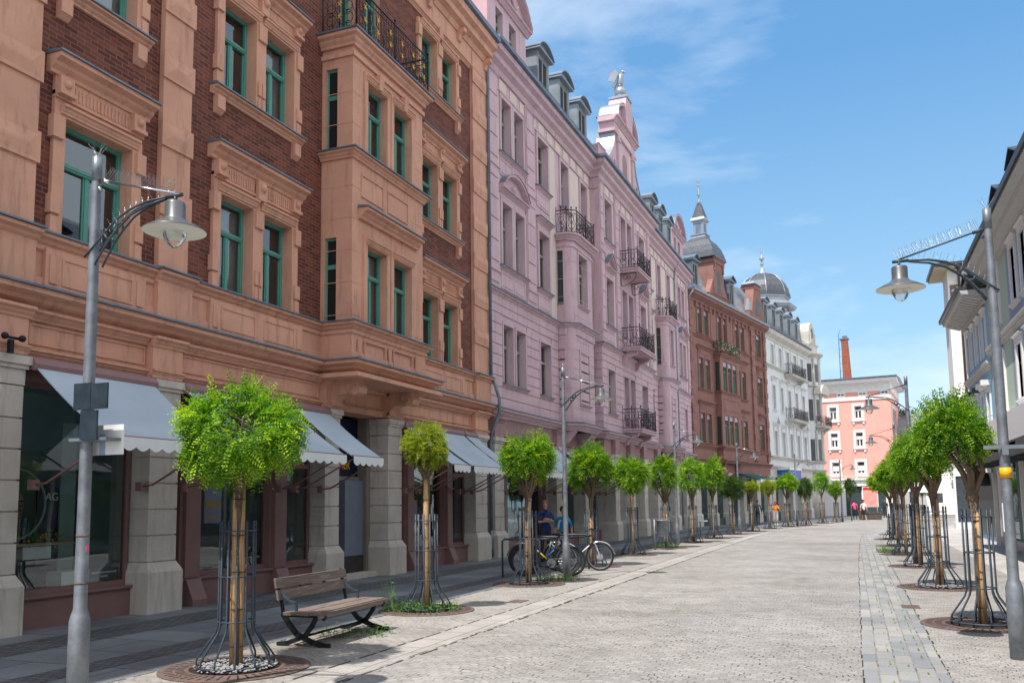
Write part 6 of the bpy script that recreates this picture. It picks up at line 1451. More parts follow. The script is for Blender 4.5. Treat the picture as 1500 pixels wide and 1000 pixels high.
RTs = [(1.51, 13.08, 'fanR', 1.18, 3.02, 2.05, 1.5, 1.66, (-.22, 0)), (1.44, 18.35, 'fanR', 1.45, 2.95, 2.0, 1.6, 1.72, (-.18, .1)), (1.47, 23.9, 'fanB', 1.4, 3.08, 1.95, 1.5, 1.75, (-.05, 0)), (1.40, 28.9, 'fanB', 1.4, 2.9, 1.9, 1.7, 1.7, (-.15, 0)), (1.42, 34.2, 'farA', 1.4, 3.1, 1.9, 1.8, 1.75, (-.1, 0)), (1.45, 39.8, 'farB', 1.7, 2.9, 1.75, 1.5, 1.6, (-.2, 0)), (1.8, 45.5, 'farA', 1.6, 3.0, 1.8, 1.6, 1.8, (0, 0))]
labr = ['thick forked tree at the right edge', 'round tree second from the right edge', 'round tree in the middle of the right row', 'round tree beside the middle right lamp', 'fifth tree of the right row', 'tree with pale bare forks low on the right', 'farthest tree of the right row']
for i, (x, y, k, w, zt, zb, wr, h0, sh) in enumerate(RTs):
    tree(x, y, k, w, zt, zb, labr[i], wr, h0, i+21, sh, 'steel guard round the '+labr[i]); grate(x, y, 'rusty grate at the foot of the '+labr[i])
gravel(-6.05, 7.55, 'pale gravel under the nearest left tree'); gravel(1.44, 18.35, 'pale gravel under the second right tree', seed=3); gravel(1.47, 23.9, 'pale gravel under the middle right tree', 260, 4)
weeds('weeds', -6.38, 12.55, .55, 420, .16, 5, 'green weeds growing in the grate beside the bench'); weeds('tall_weeds', -6.85, 12.2, .12, 40, .62, 6, 'tall grassy weeds left of the small yellow-green tree')
weeds('weeds', -6.1, 10.0, .5, 110, .10, 7, 'small weeds in the joints under the bench'); weeds('weeds', -6.44, 31.9, .5, 200, .3, 8, 'weeds at the foot of the tree behind the litter bin'); weeds('weeds', -6.1, 18.2, .5, 200, .2, 9, 'yellowish weeds under the bicycles'); weeds('weeds', 1.0, 30, .4, 260, .25, 10, 'green weeds at the foot of a right-hand guard')
# distant trees on the square
for i, (x, y, w, zt, zb) in enumerate(((7.4, 70, 2.0, 3.4, 1.9), (9.6, 84, 2.2, 3.6, 1.9), (6.4, 96, 2.2, 3.8, 2.0), (5.3, 112, 9, 12.2, 6.0))):
    tree(x, y, 'farD', w, zt, zb, ['little round tree on the square behind the right-hand guards', 'little tree before the white building far right', 'tree on the square left of the ivory building', 'big dark treetop above the roofs beside the salmon house'][i], 1, zb-.1, 40+i, grp='trees on the far square', wraps=False)

# ------------------------------------------------------------------ bench
def bench():
    # local axes: x across (front = +x), y along
    t = thing('park_bench', 'weathered wooden bench with black cast-iron legs and curved arms', 'bench', (-6.22, 9.68, gz(9.7)), -rad(-2))
    L = .86
    for y in (-L+.12, L-.12):
        k = MB(); w = .03
        def bar(pts, th=.035): 
            for a, b in zip(pts, pts[1:]):
                A = Vector((a[0], 0, a[1])); B = Vector((b[0], 0, b[1])); d = (B-A).normalized(); n = Vector((-d.z, 0, d.x))*th/2; e = d*th*.25
                vs = []
                for yy in (y-w/2, y+w/2): vs += [(A-e-n)+Vector((0,yy,0)), (B+e-n)+Vector((0,yy,0)), (B+e+n)+Vector((0,yy,0)), (A-e+n)+Vector((0,yy,0))]
                k.add(vs, [(3,2,1,0),(4,5,6,7),(0,1,5,4),(1,2,6,5),(2,3,7,6),(3,0,4,7)])
        bar([(-.27, .37), (-.20, .27), (-.09, .15), (.0, .11), (.12, .06), (.30, .02), (.36, .02)], .062)
        bar([(.19, .36), (.13, .25), (.04, .14), (-.05, .095), (-.20, .04), (-.34, .02)], .055)
        bar([(-.28, .36), (.26, .36)], .035); bar([(.26, .38), (.30, .34)], .06)
        k.build('leg_frame', 'cast_iron', t)
        k = MB(); bar([(-.27, .36), (-.30, .52), (-.37, .80)], .035); k.build('back_post', 'cast_iron', t)
        k = MB(); bar([(-.37, .80), (-.345, .70), (-.29, .60), (-.20, .53), (-.10, .505), (-.09, .40)], .028); k.build('arm_rest', 'steel_painted', t)
    for i, x in enumerate((-.20, -.08, .04, .16)):
        k = MB(); k.box(x, x+.112, -L, L, .378+.004*(i % 2), .414+.003*(i % 2)); k.build('seat_slat', 'bench_wood', t)
    k = MB(); k.box(.275, .305, -L, L, .345, .405); k.build('seat_slat', 'bench_wood', t)
    for z0, z1, x0, x1 in ((.545, .66, -.315, -.338), (.685, .80, -.345, -.365)):
        k = MB(); vs = []
        k.add([(x0,-L+.04,z0),(x0+.03,-L+.04,z0),(x1+.03,-L+.04,z1),(x1,-L+.04,z1),(x0,L-.04,z0),(x0+.03,L-.04,z0),(x1+.03,L-.04,z1),(x1,L-.04,z1)], [(0,1,2,3),(7,6,5,4),(0,4,5,1),(1,5,6,2),(2,6,7,3),(3,7,4,0)]); k.build('back_slat', 'bench_wood', t)
    k = MB(); k.tube([(-.02, -L+.12, .11), (-.02, L-.12, .11)], .014, 6); k.build('tie_bar', 'cast_iron', t)
    for y in (-.28, .28): k = MB(); k.box(-.355, -.33, y-.02, y+.02, .62, .72); k.build('back_bracket', 'cast_iron', t)
bench()

# ------------------------------------------------------------------ bicycles
def bicycle(label, loc, rz, frame, accent, tyre='rubber', fender=False, hip=.0):
    t = thing('bicycle', label, 'bicycle', loc, rz, 'bicycles parked at the rack')
    r = .34; wb = .53
    for x, nm in ((-wb, 'rear'), (wb, 'front')):
        k = MB(); k.tube([(x+(r-.02)*math.cos(w), 0, r+(r-.02)*math.sin(w)) for w in [j*PI/20 for j in range(40)]], .024, 8, closed=True); wh = k.build('wheel', tyre, t)
        k = MB(); k.tube([(x+(r-.05)*math.cos(w), 0, r+(r-.05)*math.sin(w)) for w in [j*PI/20 for j in range(40)]], .012, 6, closed=True); k.build('rim', 'window_dark' if not fender else 'galvanised', wh)
        k = MB(); k.tube([(x, -.05, r), (x, .05, r)], .022, 8)
        for j in range(28): w = j*2*PI/28; k.tube([(x, .03*(-1)**j, r), (x+(r-.05)*math.cos(w), 0, r+(r-.05)*math.sin(w))], .0016, 3, cap=False)
        k.build('spokes', 'chrome', wh)
        if x < 0: k = MB(); k.lathe([(.055, -.02), (.055, .02)], n=14); c = k.build('cassette', 'galvanised_dark', wh, (x, .04, r)); c.rotation_euler = (PI/2, 0, 0)
        else: k = MB(); k.lathe([(.08, -.002), (.08, .002)], n=18); c = k.build('brake_disc', 'chrome', wh, (x, .04, r)); c.rotation_euler = (PI/2, 0, 0)
        if fender: k = MB(); k.tube([(x+(r+.03)*math.cos(w), 0, r+(r+.03)*math.sin(w)) for w in [PI*(.05+.85*j/14) for j in range(15)]], .018, 6); k.build('mudguard', 'chrome', t)
    bb = (-.08, 0, .30); st = (-.22, 0, .80); ht = (.36, 0, .86); hb = (.40, 0, .72)
    k = MB()
    for a, b, q in ((bb, st, .018), (bb, hb, .026), (st, ht, .02), (hb, ht, .024)): k.tube([a, b], q, 8)
    for s in (-1, 1): k.tube([(-wb, s*.06, r), (bb[0], s*.03, bb[2])], .011, 6); k.tube([(-wb, s*.06, r), (st[0]+.01, s*.015, st[2]-.1)], .010, 6)
    k.build('frame', frame, t)
    k = MB(); k.tube([(bb[0]+.1, -.03, bb[2]+.09), (hb[0]-.12, -.03, hb[2]-.10)], .016, 6); k.tube([(bb[0]+.1, .03, bb[2]+.09), (hb[0]-.12, .03, hb[2]-.10)], .016, 6); k.build('frame_accent', accent, t)
    k = MB()
    for s in (-1, 1): k.tube([(hb[0]+.01, s*.055, hb[2]-.03), (wb-.02, s*.06, r+.08), (wb, s*.06, r)], .014, 6)
    k.tube([(hb[0]+.01, -.06, hb[2]-.03), (hb[0]+.01, .06, hb[2]-.03)], .02, 6); k.build('fork', accent if fender else frame, t)
    k = MB(); k.tube([ht, (ht[0]-.02, 0, .96), (ht[0]+.05, 0, 1.0)], .015, 6); k.tube([(ht[0]-.02, -.31, 1.02), (ht[0]+.06, -.12, 1.0), (ht[0]+.06, .12, 1.0), (ht[0]-.02, .31, 1.02)], .013, 6); hb_ = k.build('handlebar', 'black', t)
    for s in (-1, 1): k = MB(); k.tube([(ht[0]-.03, s*.2, 1.02), (ht[0]-.05, s*.32, 1.025)], .018, 8); k.build('grip', 'rubber', hb_)
    k = MB(); k.tube([st, (st[0]-.04, 0, .92)], .014, 6); k.add([(-.42, -.07, .95), (-.42, .07, .95), (-.20, .03, .94), (-.12, .0, .93), (-.20, -.03, .94), (-.42, -.06, .91), (-.42, .06, .91), (-.2, .02, .91)], [(0,1,2,3,4), (0,4,5), (1,6,2), (0,5,6,1), (5,4,3,7), (7,3,2,6), (5,7,6)]); k.build('saddle', 'black', t)
    k = MB(); k.lathe([(.10, -.004), (.10, .004), (.085, .004), (.085, -.004)], n=22); c = k.build('chainring', 'galvanised_dark', t, (bb[0], .055, bb[2])); c.rotation_euler = (PI/2, 0, 0)
    k = MB(); k.tube([(bb[0], .07, bb[2]), (bb[0]+.1, .07, bb[2]-.13)], .010, 5); k.tube([(bb[0], -.07, bb[2]), (bb[0]-.1, -.07, bb[2]+.13)], .010, 5); k.box(bb[0]+.05, bb[0]+.15, .075, .15, bb[2]-.15, bb[2]-.125); k.box(bb[0]-.15, bb[0]-.05, -.15, -.075, bb[2]+.125, bb[2]+.15); k.build('crank', 'black', t)
    k = MB(); k.tube([(bb[0], .05, bb[2]+.10), (-wb, .05, r+.055)], .004, 4); k.tube([(bb[0], .05, bb[2]-.10), (-wb, .05, r-.055)], .004, 4); k.build('chain', 'galvanised_dark', t)
    return t
def at2(wx, wy, rz, local=-.53): return (wx-math.cos(rz)*local, wy-math.sin(rz)*local, gz(wy))
rz = rad(192); b1 = bicycle('black mountain bike with yellow frame stripes, rear wheel towards the road', at2(-6.11, 19.3, rz, -.53), rz, 'black', 'yellow_paint')
rz = rad(12); b2 = bicycle('black bicycle with white fork and silver mudguards, farthest of the bikes', at2(-5.9, 21.0, rz, .53), rz, 'black', 'sign_white', fender=True)
rz = rad(15); b3 = bicycle('dark bicycle half hidden behind the tree guard', at2(-6.35, 19.8, rz, .53), rz, 'black', 'blue_paint')
rz = rad(188); b4 = bicycle('grey city bicycle with silver mudguards between the other bikes', at2(-6.55, 20.2, rz, -.53), rz, 'galvanised_dark', 'galvanised_dark', fender=True)
for i, (x, y) in enumerate(((-7.42, 18.6), (-7.2, 20.0), (-7.1, 21.4))):
    k = MB(); k.tube([(x-.1, y, gz(y)), (x-.1, y, .78), (x-.05, y, .82), (x+.75, y, .82), (x+.8, y, .78), (x+.8, y, gz(y))], .024, 8); tag(k.build('bike_rack', 'steel_painted'), ['grey steel bike rack hoop left of the tree guard', 'grey steel bike hoop holding the mountain bike', 'grey steel bike hoop farthest from the camera'][i], 'bike rack', 'bike racks')

# ------------------------------------------------------------------ litter bins, manholes
def bin_(x, y, label):
    t = thing('litter_bin', label, 'litter bin', (x, y, gz(y)), 0, 'litter bins')
    k = MB(); k.lathe([(.19, .45), (.2, .47), (.2, 1.0), (.21, 1.01), (.21, 1.04), (.17, 1.05)], (.28, 0), 20); k.build('bin_body', 'galvanised_dark', t)
    k = MB(); k.tube([(0, 0, 0), (0, 0, 1.06)], .035, 8); k.tube([(0, 0, .9), (.1, 0, .9)], .02, 6); k.tube([(0, 0, .6), (.1, 0, .6)], .02, 6); k.build('post', 'galvanised', t)
t = thing('cafe_table', 'small pale cafe table standing by the brown house', 'table', (-7.0, 43.0, gz(43)))
k = MB(); k.lathe([(.38, .72), (.38, .75), (0, .75)], n=18); k.build('table_top', 'sign_white', t); k = MB(); k.tube([(0, 0, 0), (0, 0, .72)], .03, 8); k.lathe([(.25, 0), (.25, .02), (.03, .05)], n=14); k.build('leg', 'galvanised', t)
bin_(-6.58, 30.6, 'grey cylindrical litter bin on a post in front of a left tree'); bin_(1.35, 40.2, 'litter bin on a post on the right side of the street')
for x, y, lb in ((.74, 14.98, 'small rusty drain cover on the right pavement'), (-5.44, 14.12, 'small rusty drain cover beside the left kerb')):
    k = MB(); k.box(x-.13, x+.13, y-.22, y+.22, gz(y), gz(y)+.008); tag(k.build('drain_cover', 'rust'), lb, 'drain cover')

# ------------------------------------------------------------------ people
def person(label, loc, rz, joints, radii, edges, mats, zones, hair=None, hairmat='hair_brown', grp=None, scale=1):
    t = thing('person', label, 'person', loc, rz, grp); t.scale = (scale,)*3
    names = list(joints); me = bpy.data.meshes.new('body'); me.from_pydata([joints[n] for n in names], [(names.index(a), names.index(b)) for a, b in edges], [])
    o = bpy.data.objects.new('tmp', me); COL.objects.link(o); m = o.modifiers.new('s', 'SKIN'); m.use_smooth_shade = True
    for i, n in enumerate(names):
        sv_ = me.skin_vertices[0].data[i]; rd = radii[n]; sv_.radius = rd if isinstance(rd, tuple) else (rd, rd); sv_.use_root = (n == 'pelvis')
    s = o.modifiers.new('u', 'SUBSURF'); s.levels = 1; s.render_levels = 1
    bpy.context.view_layer.update(); dg = bpy.context.evaluated_depsgraph_get(); e = o.evaluated_get(dg); bm = bpy.data.meshes.new_from_object(e); bpy.data.objects.remove(o)
    bm.materials.clear()
    for q in mats: bm.materials.append(M(q))
    rr0 = lambda n: radii[n] if not isinstance(radii[n], tuple) else sum(radii[n])/2
    segs = [(Vector(joints[a]), Vector(joints[b]), zones.get((a, b), 0), (rr0(a)+rr0(b))/2) for a, b in edges]
    for p in bm.polygons:
        c = p.center; best = 1e9; mi = 0
        for A, B, z, r_ in segs:
            d = B-A; f = max(0, min(1, (c-A).dot(d)/max(1e-9, d.dot(d)))); q = (c-A-d*f).length-r_
            if q < best: best = q; mi = z
        p.material_index = mi; p.use_smooth = True
    obj('body', bm, t)
    hd = Vector(joints['head'])
    k = MB()
    for s_ in (-1, 1): k.ball((hd.x+.088, hd.y+s_*.03, hd.z+.005), .011, 6)
    k.build('eyes', 'black', t)
    k = MB()
    for (a, b, c) , r, sc in (hair or [((-.02, 0, .045), .102, (1.02, .86, .92))]): k.ball((hd.x+a, hd.y+b, hd.z+c), r, 12, sc=sc)
    k.build('hair', hairmat, t); return t
def human(h=1.75, arms='down', stride=0, fat=1.0, skirt=False):
    s = h/1.75; J = {}; Rr = {}
    def j(n, x, y, z, r): J[n] = (x*s, y*s, z*s); Rr[n] = tuple(q*s for q in r) if isinstance(r, tuple) else r*s
    j('pelvis', 0, 0, .95, (.155*fat, .115*fat)); j('waist', 0, 0, 1.08, (.145*fat, .115*fat)); j('chest', 0, 0, 1.28, (.165*fat, .115*fat)); j('shl', 0, 0, 1.40, (.125, .095)); j('neck', 0, 0, 1.49, .052); j('jaw', .018, 0, 1.56, .062); j('head', .01, 0, 1.64, .088); j('crown', 0, 0, 1.71, .066); j('nose', .105, 0, 1.625, .014)
    E = [('pelvis', 'waist'), ('waist', 'chest'), ('chest', 'shl'), ('shl', 'neck'), ('neck', 'jaw'), ('jaw', 'head'), ('head', 'crown'), ('head', 'nose')]
    for n, sg in (('l', 1), ('r', -1)):
        sx = stride*sg
        j('hip'+n, 0, sg*.09, .90, .09*fat); j('knee'+n, .02+sx*.5, sg*.10, .50, .058); j('ank'+n, -.01+sx, sg*.10, .09, .037); j('toe'+n, .13+sx, sg*.12, .03, .032)
        E += [('pelvis', 'hip'+n), ('hip'+n, 'knee'+n), ('knee'+n, 'ank'+n), ('ank'+n, 'toe'+n)]
        j('sh'+n, 0, sg*.175, 1.385, .066)
        if arms == 'down' or (arms == 'fold' and False): el = (-.03, sg*.25, 1.12); ha = (.06, sg*.27, .87); dv = (.03, 0, -.09); th = (.05, -sg*.02, -.04)
        elif arms == 'fold': el = (.08, sg*.235, 1.14); ha = (.20, sg*.05, 1.18+.03*sg); dv = (.02, -sg*.085, .01); th = (.02, -sg*.03, .05)
        elif arms == 'up': el = (.12, sg*.25, 1.17); ha = (.22, sg*.10, 1.38); dv = (.03, -sg*.02, .08); th = (.0, -sg*.04, .04)
        j('elb'+n, *el, .044); j('wri'+n, *ha, .028); pl = tuple(ha[i]+dv[i]*.5 for i in range(3)); j('palm'+n, *pl, (.036, .018))
        E += [('shl', 'sh'+n), ('sh'+n, 'elb'+n), ('elb'+n, 'wri'+n), ('wri'+n, 'palm'+n)]
        D = Vector(dv).normalized(); sd = D.cross(Vector((1, 0, 0)) if arms != 'down' else Vector((0, 1, 0)))
        sd = sd.normalized() if sd.length > .1 else Vector((0, 0, 1))
        for f in range(4):
            off = sd*(f-1.5)*.019; ln = (.065, .078, .072, .055)[f]; b = Vector(pl)+off+D*.04; c = b+D*ln+Vector((.012, 0, -.01))
            j('f%d%s' % (f, n), *b, .009); j('g%d%s' % (f, n), *c, .0075); E += [('palm'+n, 'f%d%s' % (f, n)), ('f%d%s' % (f, n), 'g%d%s' % (f, n))]
        b = Vector(ha)+Vector(th)*.6; c = Vector(ha)+Vector(th)+D*.05; j('t0'+n, *b, .010); j('t1'+n, *c, .008); E += [('wri'+n, 't0'+n), ('t0'+n, 't1'+n)]
    return J, Rr, E
def zones(E, sleeve='short', legs='long', shoes=True):   # 0 skin 1 top 2 bottom 3 shoes
    Z = {}
    for a, b in E:
        z = 0
        if a in ('pelvis', 'waist', 'chest') and b in ('waist', 'chest', 'shl') or (a == 'shl' and b[:2] == 'sh') or (a[:2] == 'sh' and b[:3] == 'elb'): z = 1
        if sleeve == 'long' and a[:3] == 'elb': z = 1
        if a == 'shl' and b == 'neck': z = 1
        if b[:3] == 'hip' or a[:3] == 'hip': z = 2
        if legs == 'long' and a[:4] == 'knee': z = 2
        if a[:3] == 'ank' and shoes: z = 3
        Z[(a, b)] = z
    return Z
J, Rr, E = human(1.76, 'fold', 0, 1.12)
person('man in a navy polo shirt with folded arms behind the bicycles', (-8.18, 23.5, gz(23.5)), rad(-60), J, Rr, E, ['skin', 'navy_cloth', 'dark_cloth', 'black'], zones(E), [((-.025, 0, .03), .098, (1.0, .9, .85))], 'hair_grey')
J, Rr, E = human(1.58, 'down', .05, 1.1)
w = person('woman in a turquoise T-shirt and pale trousers behind the lamp and bicycles', (-7.74, 23.8, gz(23.8)), rad(-75), J, Rr, E, ['skin', 'turquoise_cloth', 'denim_light', 'black'], zones(E), [((-.03, 0, .02), .105, (1.0, .95, 1.0)), ((-.07, 0, -.03), .08, (.8, .9, 1.0))], 'hair_brown')
J, Rr, E = human(1.62, 'up', .08, 1.0)
person('red-haired woman in an orange jacket and pale shorts walking towards the camera', (-4.95, 62.0, gz(62)), rad(-95), J, Rr, E, ['skin', 'orange_cloth', 'denim_light', 'white_cloth'], zones(E, 'long', 'short'), [((-.03, 0, .02), .11, (1.0, 1.0, 1.0)), ((-.05, 0, -.12), .09, (.8, 1.0, 1.4))], 'hair_red')
J, Rr, E = human(1.66, 'down', .12, 1.05)
person('person in a pink T-shirt and dark trousers walking on the far square', (.06, 79.5, gz(79)), rad(100), J, Rr, E, ['skin', 'pink_cloth', 'dark_cloth', 'black'], zones(E), None, 'hair_brown')
J, Rr, E = human(1.64, 'down', .10, 1.0)
person('person in a white top and dark shorts beside the poster stand', (.75, 78.2, gz(78)), rad(-85), J, Rr, E, ['skin', 'white_cloth', 'dark_cloth', 'black'], zones(E, 'short', 'short'), None, 'hair_brown')
J, Rr, E = human(1.72, 'down', .1, 1.0)
person('person in a black coat in the shade at the pale house', (-6.3, 63.5, gz(63)), rad(80), J, Rr, E, ['skin', 'dark_cloth', 'dark_cloth', 'black'], zones(E, 'long'), None, 'hair_brown')
person('person in dark clothes standing right of the poster stand', (2.6, 86, gz(86)), rad(-100), J, Rr, E, ['skin', 'dark_cloth', 'dark_cloth', 'black'], zones(E, 'long'), None, 'hair_brown')

# ------------------------------------------------------------------ things on the far square
t = thing('poster_stand', 'pink poster board on posts above brown planters', 'poster stand', (1.35, 80.5, gz(80)))
k = MB(); k.box(-.62, .62, -.04, .04, 1.05, 2.75); k.build('board', 'sign_white', t); k = MB(); k.box(-.56, .56, -.05, -.041, 1.1, 2.45); k.build('poster', 'poster_pink', t); k = MB(); k.box(-.56, .56, -.052, -.041, 2.48, 2.7); k.build('headline', 'red_paint', t)
for x in (-.5, .5): k = MB(); k.tube([(x, 0, 0), (x, 0, 1.05)], .03, 6); k.build('leg', 'galvanised', t)
for x, w_, lb in ((.62, .5, 'tall brown planter tub left of the poster stand'), (1.55, 1.1, 'wide low brown planter trough in front of the poster stand')):
    k = MB(); k.frust((x-w_/2, x+w_/2, 78.4, 79.2, gz(79)), (x-w_/2-.05, x+w_/2+.05, 78.35, 79.25, gz(79)+(.75 if w_ < 1 else .55))); k.box(x-w_/2-.08, x+w_/2+.08, 78.32, 79.28, gz(79)+(.75 if w_ < 1 else .55), gz(79)+(.8 if w_ < 1 else .6)); tag(k.build('planter', 'planter_brown'), lb, 'planter')
for i, (x, y) in enumerate(((4.6, 74), (6.6, 88), (8.4, 98))):
    t = thing('parasol', ['white market parasol right of the salmon house', 'white parasol behind the right-hand guards', 'farthest white parasol on the square'][i], 'parasol', (x, y, gz(y)), 0, 'white parasols on the square')
    k = MB(); k.lathe([(1.7, 2.25), (1.65, 2.4), (0, 3.0)], n=8, smooth=False); k.build('canopy', 'sign_white', t); k = MB(); k.tube([(0, 0, 0), (0, 0, 2.9)], .03, 6); k.build('pole', 'galvanised', t)
k = MB(); k.box(4.72, 4.98, 39.9, 40.0, 3.25, 4.0); k2 = k.build('hanging_sign', 'sign_white'); tag(k2, 'red and white hanging sign on the blue house', 'sign')
k = MB(); k.box(4.70, 4.76, 39.86, 39.9, 3.25, 4.02); k.box(4.76, 5.0, 39.86, 39.9, 3.93, 4.02); k.build('red_border', 'red_paint', k2)

# ------------------------------------------------------------------ shop window displays, nearest shop
t = thing('window_display', 'flowers and bottles on a white shelf in the nearest shop window', 'shop display', (-11.15, 8.95, 0))
k = MB(); k.box(-.15, .15, -.15, 1.0, 1.12, 1.16); k.build('shelf', 'wood_light', t); k = MB(); k.box(-.12, .12, .15, .62, .93, 1.11); k.build('trough', 'sign_white', t)
for y, c, h in ((.05, 'bottle_red', .34), (.33, 'bottle_green', .27), (.43, 'bottle_green', .36), (.24, 'bottle_red', .22)):
    k = MB(); k.lathe([(.036, 1.16), (.036, 1.16+h*.6), (.014, 1.16+h*.78), (.014, 1.16+h)], (0, y), 12); k.build('bottle', c, t)
rn = random.Random(6); k = MB()
for i in range(160):
    y, z = rn.uniform(-.15, .9), 1.1+rn.gauss(.08, .09); s_ = rn.uniform(.012, .03); x = rn.uniform(-.1, .12)
    k.add([(x, y-s_, z), (x+.01, y, z-s_), (x, y+s_, z), (x-.01, y, z+s_)], [(0,1,2,3)], 0 if i % 3 else 1)
k.build('flowers', ['leaf_weed', 'sign_orange'], t)
k = MB(); k.box(-.1, .2, .75, 1.25, .46, .72); k.build('basket', 'sign_white', t)
k = MB(); k.box(-.5, -.47, .85, 1.75, .35, 2.05); bd = k.build('black_board', 'sign_navy', t); text('AG', .17, 'sign_white', bd, (-.46, 1.1, 1.78))
k = MB(); k.box(-.45, -.42, 1.22, 1.5, .3, 3.0); k.build('green_panel', 'interior_panel', t)
k = MB(); k.tube([(.16, -.05+.5*math.cos(w), 1.72+.5*math.sin(w)) for w in [j*PI/16 for j in range(32)]], .018, 6, closed=True); k.build('ring_logo', 'interior_green', t); text('E', .22, 'black', t, (.175, .03, 1.62))
k = MB(); k.lathe([(.0, 0), (.3, .02), (.33, .06), (0, .1)], n=20); o = k.build('disc', 'wood_light', t, (-.3, .1, 1.7)); o.rotation_euler = (0, PI/2, 0)
P_ = None
for y0, y1, z0, z1, mt, lb in ((12.75, 13.2, 1.35, 2.1, 'poster_violet', 'violet and yellow poster hanging in the second shop window'), (20.7, 21.05, 1.0, 1.75, 'poster_violet', 'pale violet poster in the shop window right of the doorway')):
    k = MB(); k.box(-10.99, -10.975, y0, y1, z0, z1); o = tag(k.build('poster', mt), lb, 'poster'); 
    for a, b, m2 in ((.88, .98, 'poster_yellow'), (.38, .52, 'poster_yellow'), (.1, .14, 'sign_orange')): k = MB(); k.box(-10.974, -10.97, y0+.04, y1-.04, z0+(z1-z0)*a, z0+(z1-z0)*b); k.build('print_band', m2, o)
for y0, y1, z0, z1, lb in ((13.95, 14.35, .53, .74, 'navy notice board low in the second shop window'), (10.2, 10.78, .53, .72, 'navy board low in the nearest shop window'), (21.75, 22.2, .53, .72, 'navy notice low in the shop window right of the doorway')):
    k = MB(); k.box(-10.97, -10.955, y0, y1, z0, z1); o = tag(k.build('notice_board', 'sign_navy'), lb, 'notice board')
    k = MB(); w_ = y1-y0; zc = (z0+z1)/2
    for r_, (a, b) in enumerate(((.1, .9), (.38, .62))):
        y = y0+w_*a
        while y < y0+w_*b: k.box(-10.954, -10.951, y, y+.017, zc+.02-.06*r_, zc+.045-.06*r_); y += .024
    k.build('print', 'sign_white', o)

# ------------------------------------------------------------------ camera, sun, sky
cam = bpy.data.cameras.new('camera'); co = bpy.data.objects.new('camera', cam); COL.objects.link(co)
co.matrix_world = Matrix([[0.9313056, 0.050929, 0.3606607, 0], [0.363995, -0.0939107, -0.9266544, 0], [-0.0133236, 0.9942771, -0.1059975, 1.65], [0, 0, 0, 1]])
cam.lens = 1272.9/1500*36; cam.sensor_width = 36; cam.shift_y = 100/1500; cam.clip_end = 2000; cam.clip_start = .05
S.camera = co
sv = Vector((-.19, -.45, 1.0)).normalized()
sun = bpy.data.lights.new('sun', 'SUN'); sun.energy = 3.2; sun.angle = rad(.53); sun.color = (1, .95, .88)
so = bpy.data.objects.new('sun', sun); COL.objects.link(so); so.rotation_euler = sv.to_track_quat('Z', 'Y').to_euler()
W = bpy.data.worlds.new('World'); S.world = W; W.use_nodes = True; nt = W.node_tree; nt.nodes.clear(); L = nt.links
out = nt.nodes.new('ShaderNodeOutputWorld'); bg = nt.nodes.new('ShaderNodeBackground'); L.new(bg.outputs[0], out.inputs[0])
sky = nt.nodes.new('ShaderNodeTexSky'); sky.sky_type = 'NISHITA'; sky.sun_disc = False
sky.sun_elevation = math.asin(sv.z); sky.sun_rotation = math.atan2(sv.x, sv.y); sky.altitude = 500; sky.air_density = 1.2; sky.dust_density = .6; sky.ozone_density = 2.2
tc = nt.nodes.new('ShaderNodeTexCoord')
mp = nt.nodes.new('ShaderNodeMapping'); mp.inputs['Scale'].default_value = (1.0, 1.0, 3.4); mp.inputs['Rotation'].default_value = (0, .25, .5); mp.inputs['Location'].default_value = (1.9, .7, .3)
L.new(tc.outputs['Generated'], mp.inputs[0])
n1 = nt.nodes.new('ShaderNodeTexNoise'); n1.inputs['Scale'].default_value = 2.1; n1.inputs['Detail'].default_value = 9; n1.inputs['Roughness'].default_value = .58; n1.inputs['Distortion'].default_value = .25
L.new(mp.outputs[0], n1.inputs['Vector'])
sx = nt.nodes.new('ShaderNodeSeparateXYZ'); L.new(tc.outputs['Generated'], sx.inputs[0])
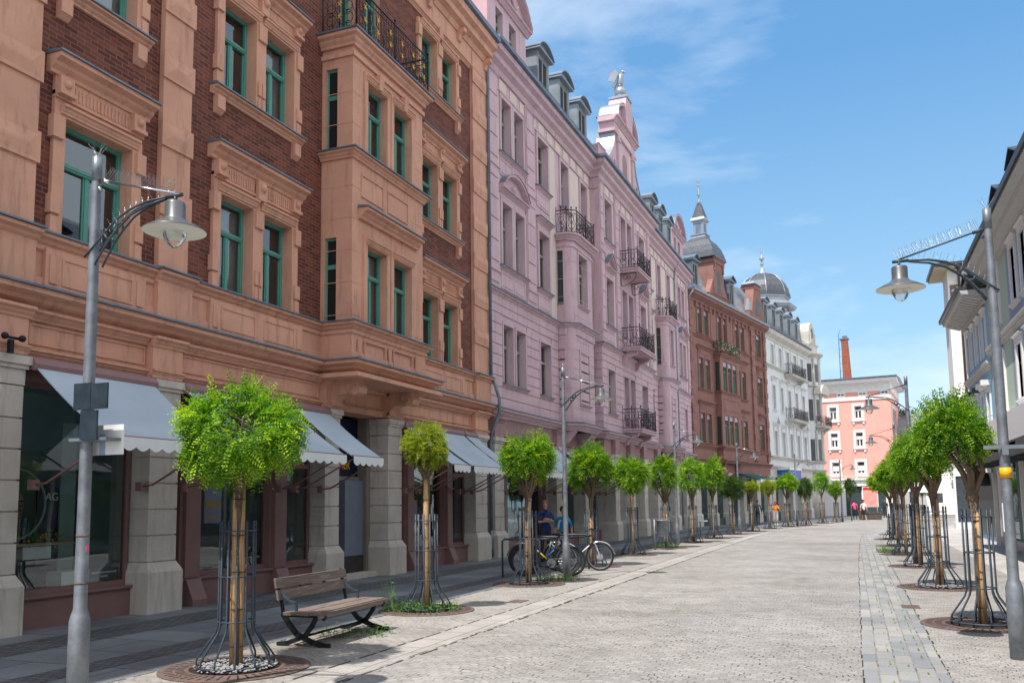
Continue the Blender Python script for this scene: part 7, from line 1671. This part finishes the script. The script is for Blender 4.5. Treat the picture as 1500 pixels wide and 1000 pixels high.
rg = ramp(nt, sx.outputs[2], [(0.0, (2.6, 3.8, 4.7)), (.18, (1.6, 3.0, 4.3)), (.45, (.62, 1.85, 3.6)), (1.0, (.5, 1.4, 3.0))])
clear = mixc(nt, .75, sky.outputs[0], rg.outputs[0])
dd = nt.nodes.new('ShaderNodeVectorMath'); dd.operation = 'DOT_PRODUCT'; L.new(tc.outputs['Generated'], dd.inputs[0]); dd.inputs[1].default_value = (-0.18840206, 0.85348399, 0.48587009)
mr = nt.nodes.new('ShaderNodeMapRange'); L.new(dd.outputs['Value'], mr.inputs['Value']); mr.inputs['From Min'].default_value = .945; mr.inputs['From Max'].default_value = .995; mr.inputs['To Max'].default_value = .15
ac = nt.nodes.new('ShaderNodeMath'); ac.operation = 'ADD'; L.new(n1.outputs['Fac'], ac.inputs[0]); L.new(mr.outputs[0], ac.inputs[1])
r = ramp(nt, ac.outputs[0], [(.57, (0, 0, 0)), (.82, (.6, .6, .6))])
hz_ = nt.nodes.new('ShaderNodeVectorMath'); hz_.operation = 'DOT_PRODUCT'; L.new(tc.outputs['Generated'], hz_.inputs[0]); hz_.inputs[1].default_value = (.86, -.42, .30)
fill_bank = nt.nodes.new('ShaderNodeMath'); fill_bank.operation = 'MULTIPLY_ADD'; L.new(n1.outputs['Fac'], fill_bank.inputs[0]); fill_bank.inputs[1].default_value = .5; L.new(hz_.outputs['Value'], fill_bank.inputs[2])
rb = ramp(nt, fill_bank.outputs[0], [(.36, (0, 0, 0)), (.62, (.9, .9, .9))])          # a bank of bright cloud added out of view to light the shaded facades
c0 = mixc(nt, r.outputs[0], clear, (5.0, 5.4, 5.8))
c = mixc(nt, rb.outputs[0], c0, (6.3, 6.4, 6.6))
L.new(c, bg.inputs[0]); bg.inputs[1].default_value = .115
vs = S.view_settings; vs.view_transform = 'Standard'; vs.look = 'None'; vs.exposure = .92; vs.gamma = 1; vs.use_curve_mapping = False
S.render.engine = 'CYCLES'
S.cycles.max_bounces = 8; S.cycles.transparent_max_bounces = 12; S.cycles.glossy_bounces = 3; S.cycles.sample_clamp_indirect = 6
bpy.context.view_layer.update()
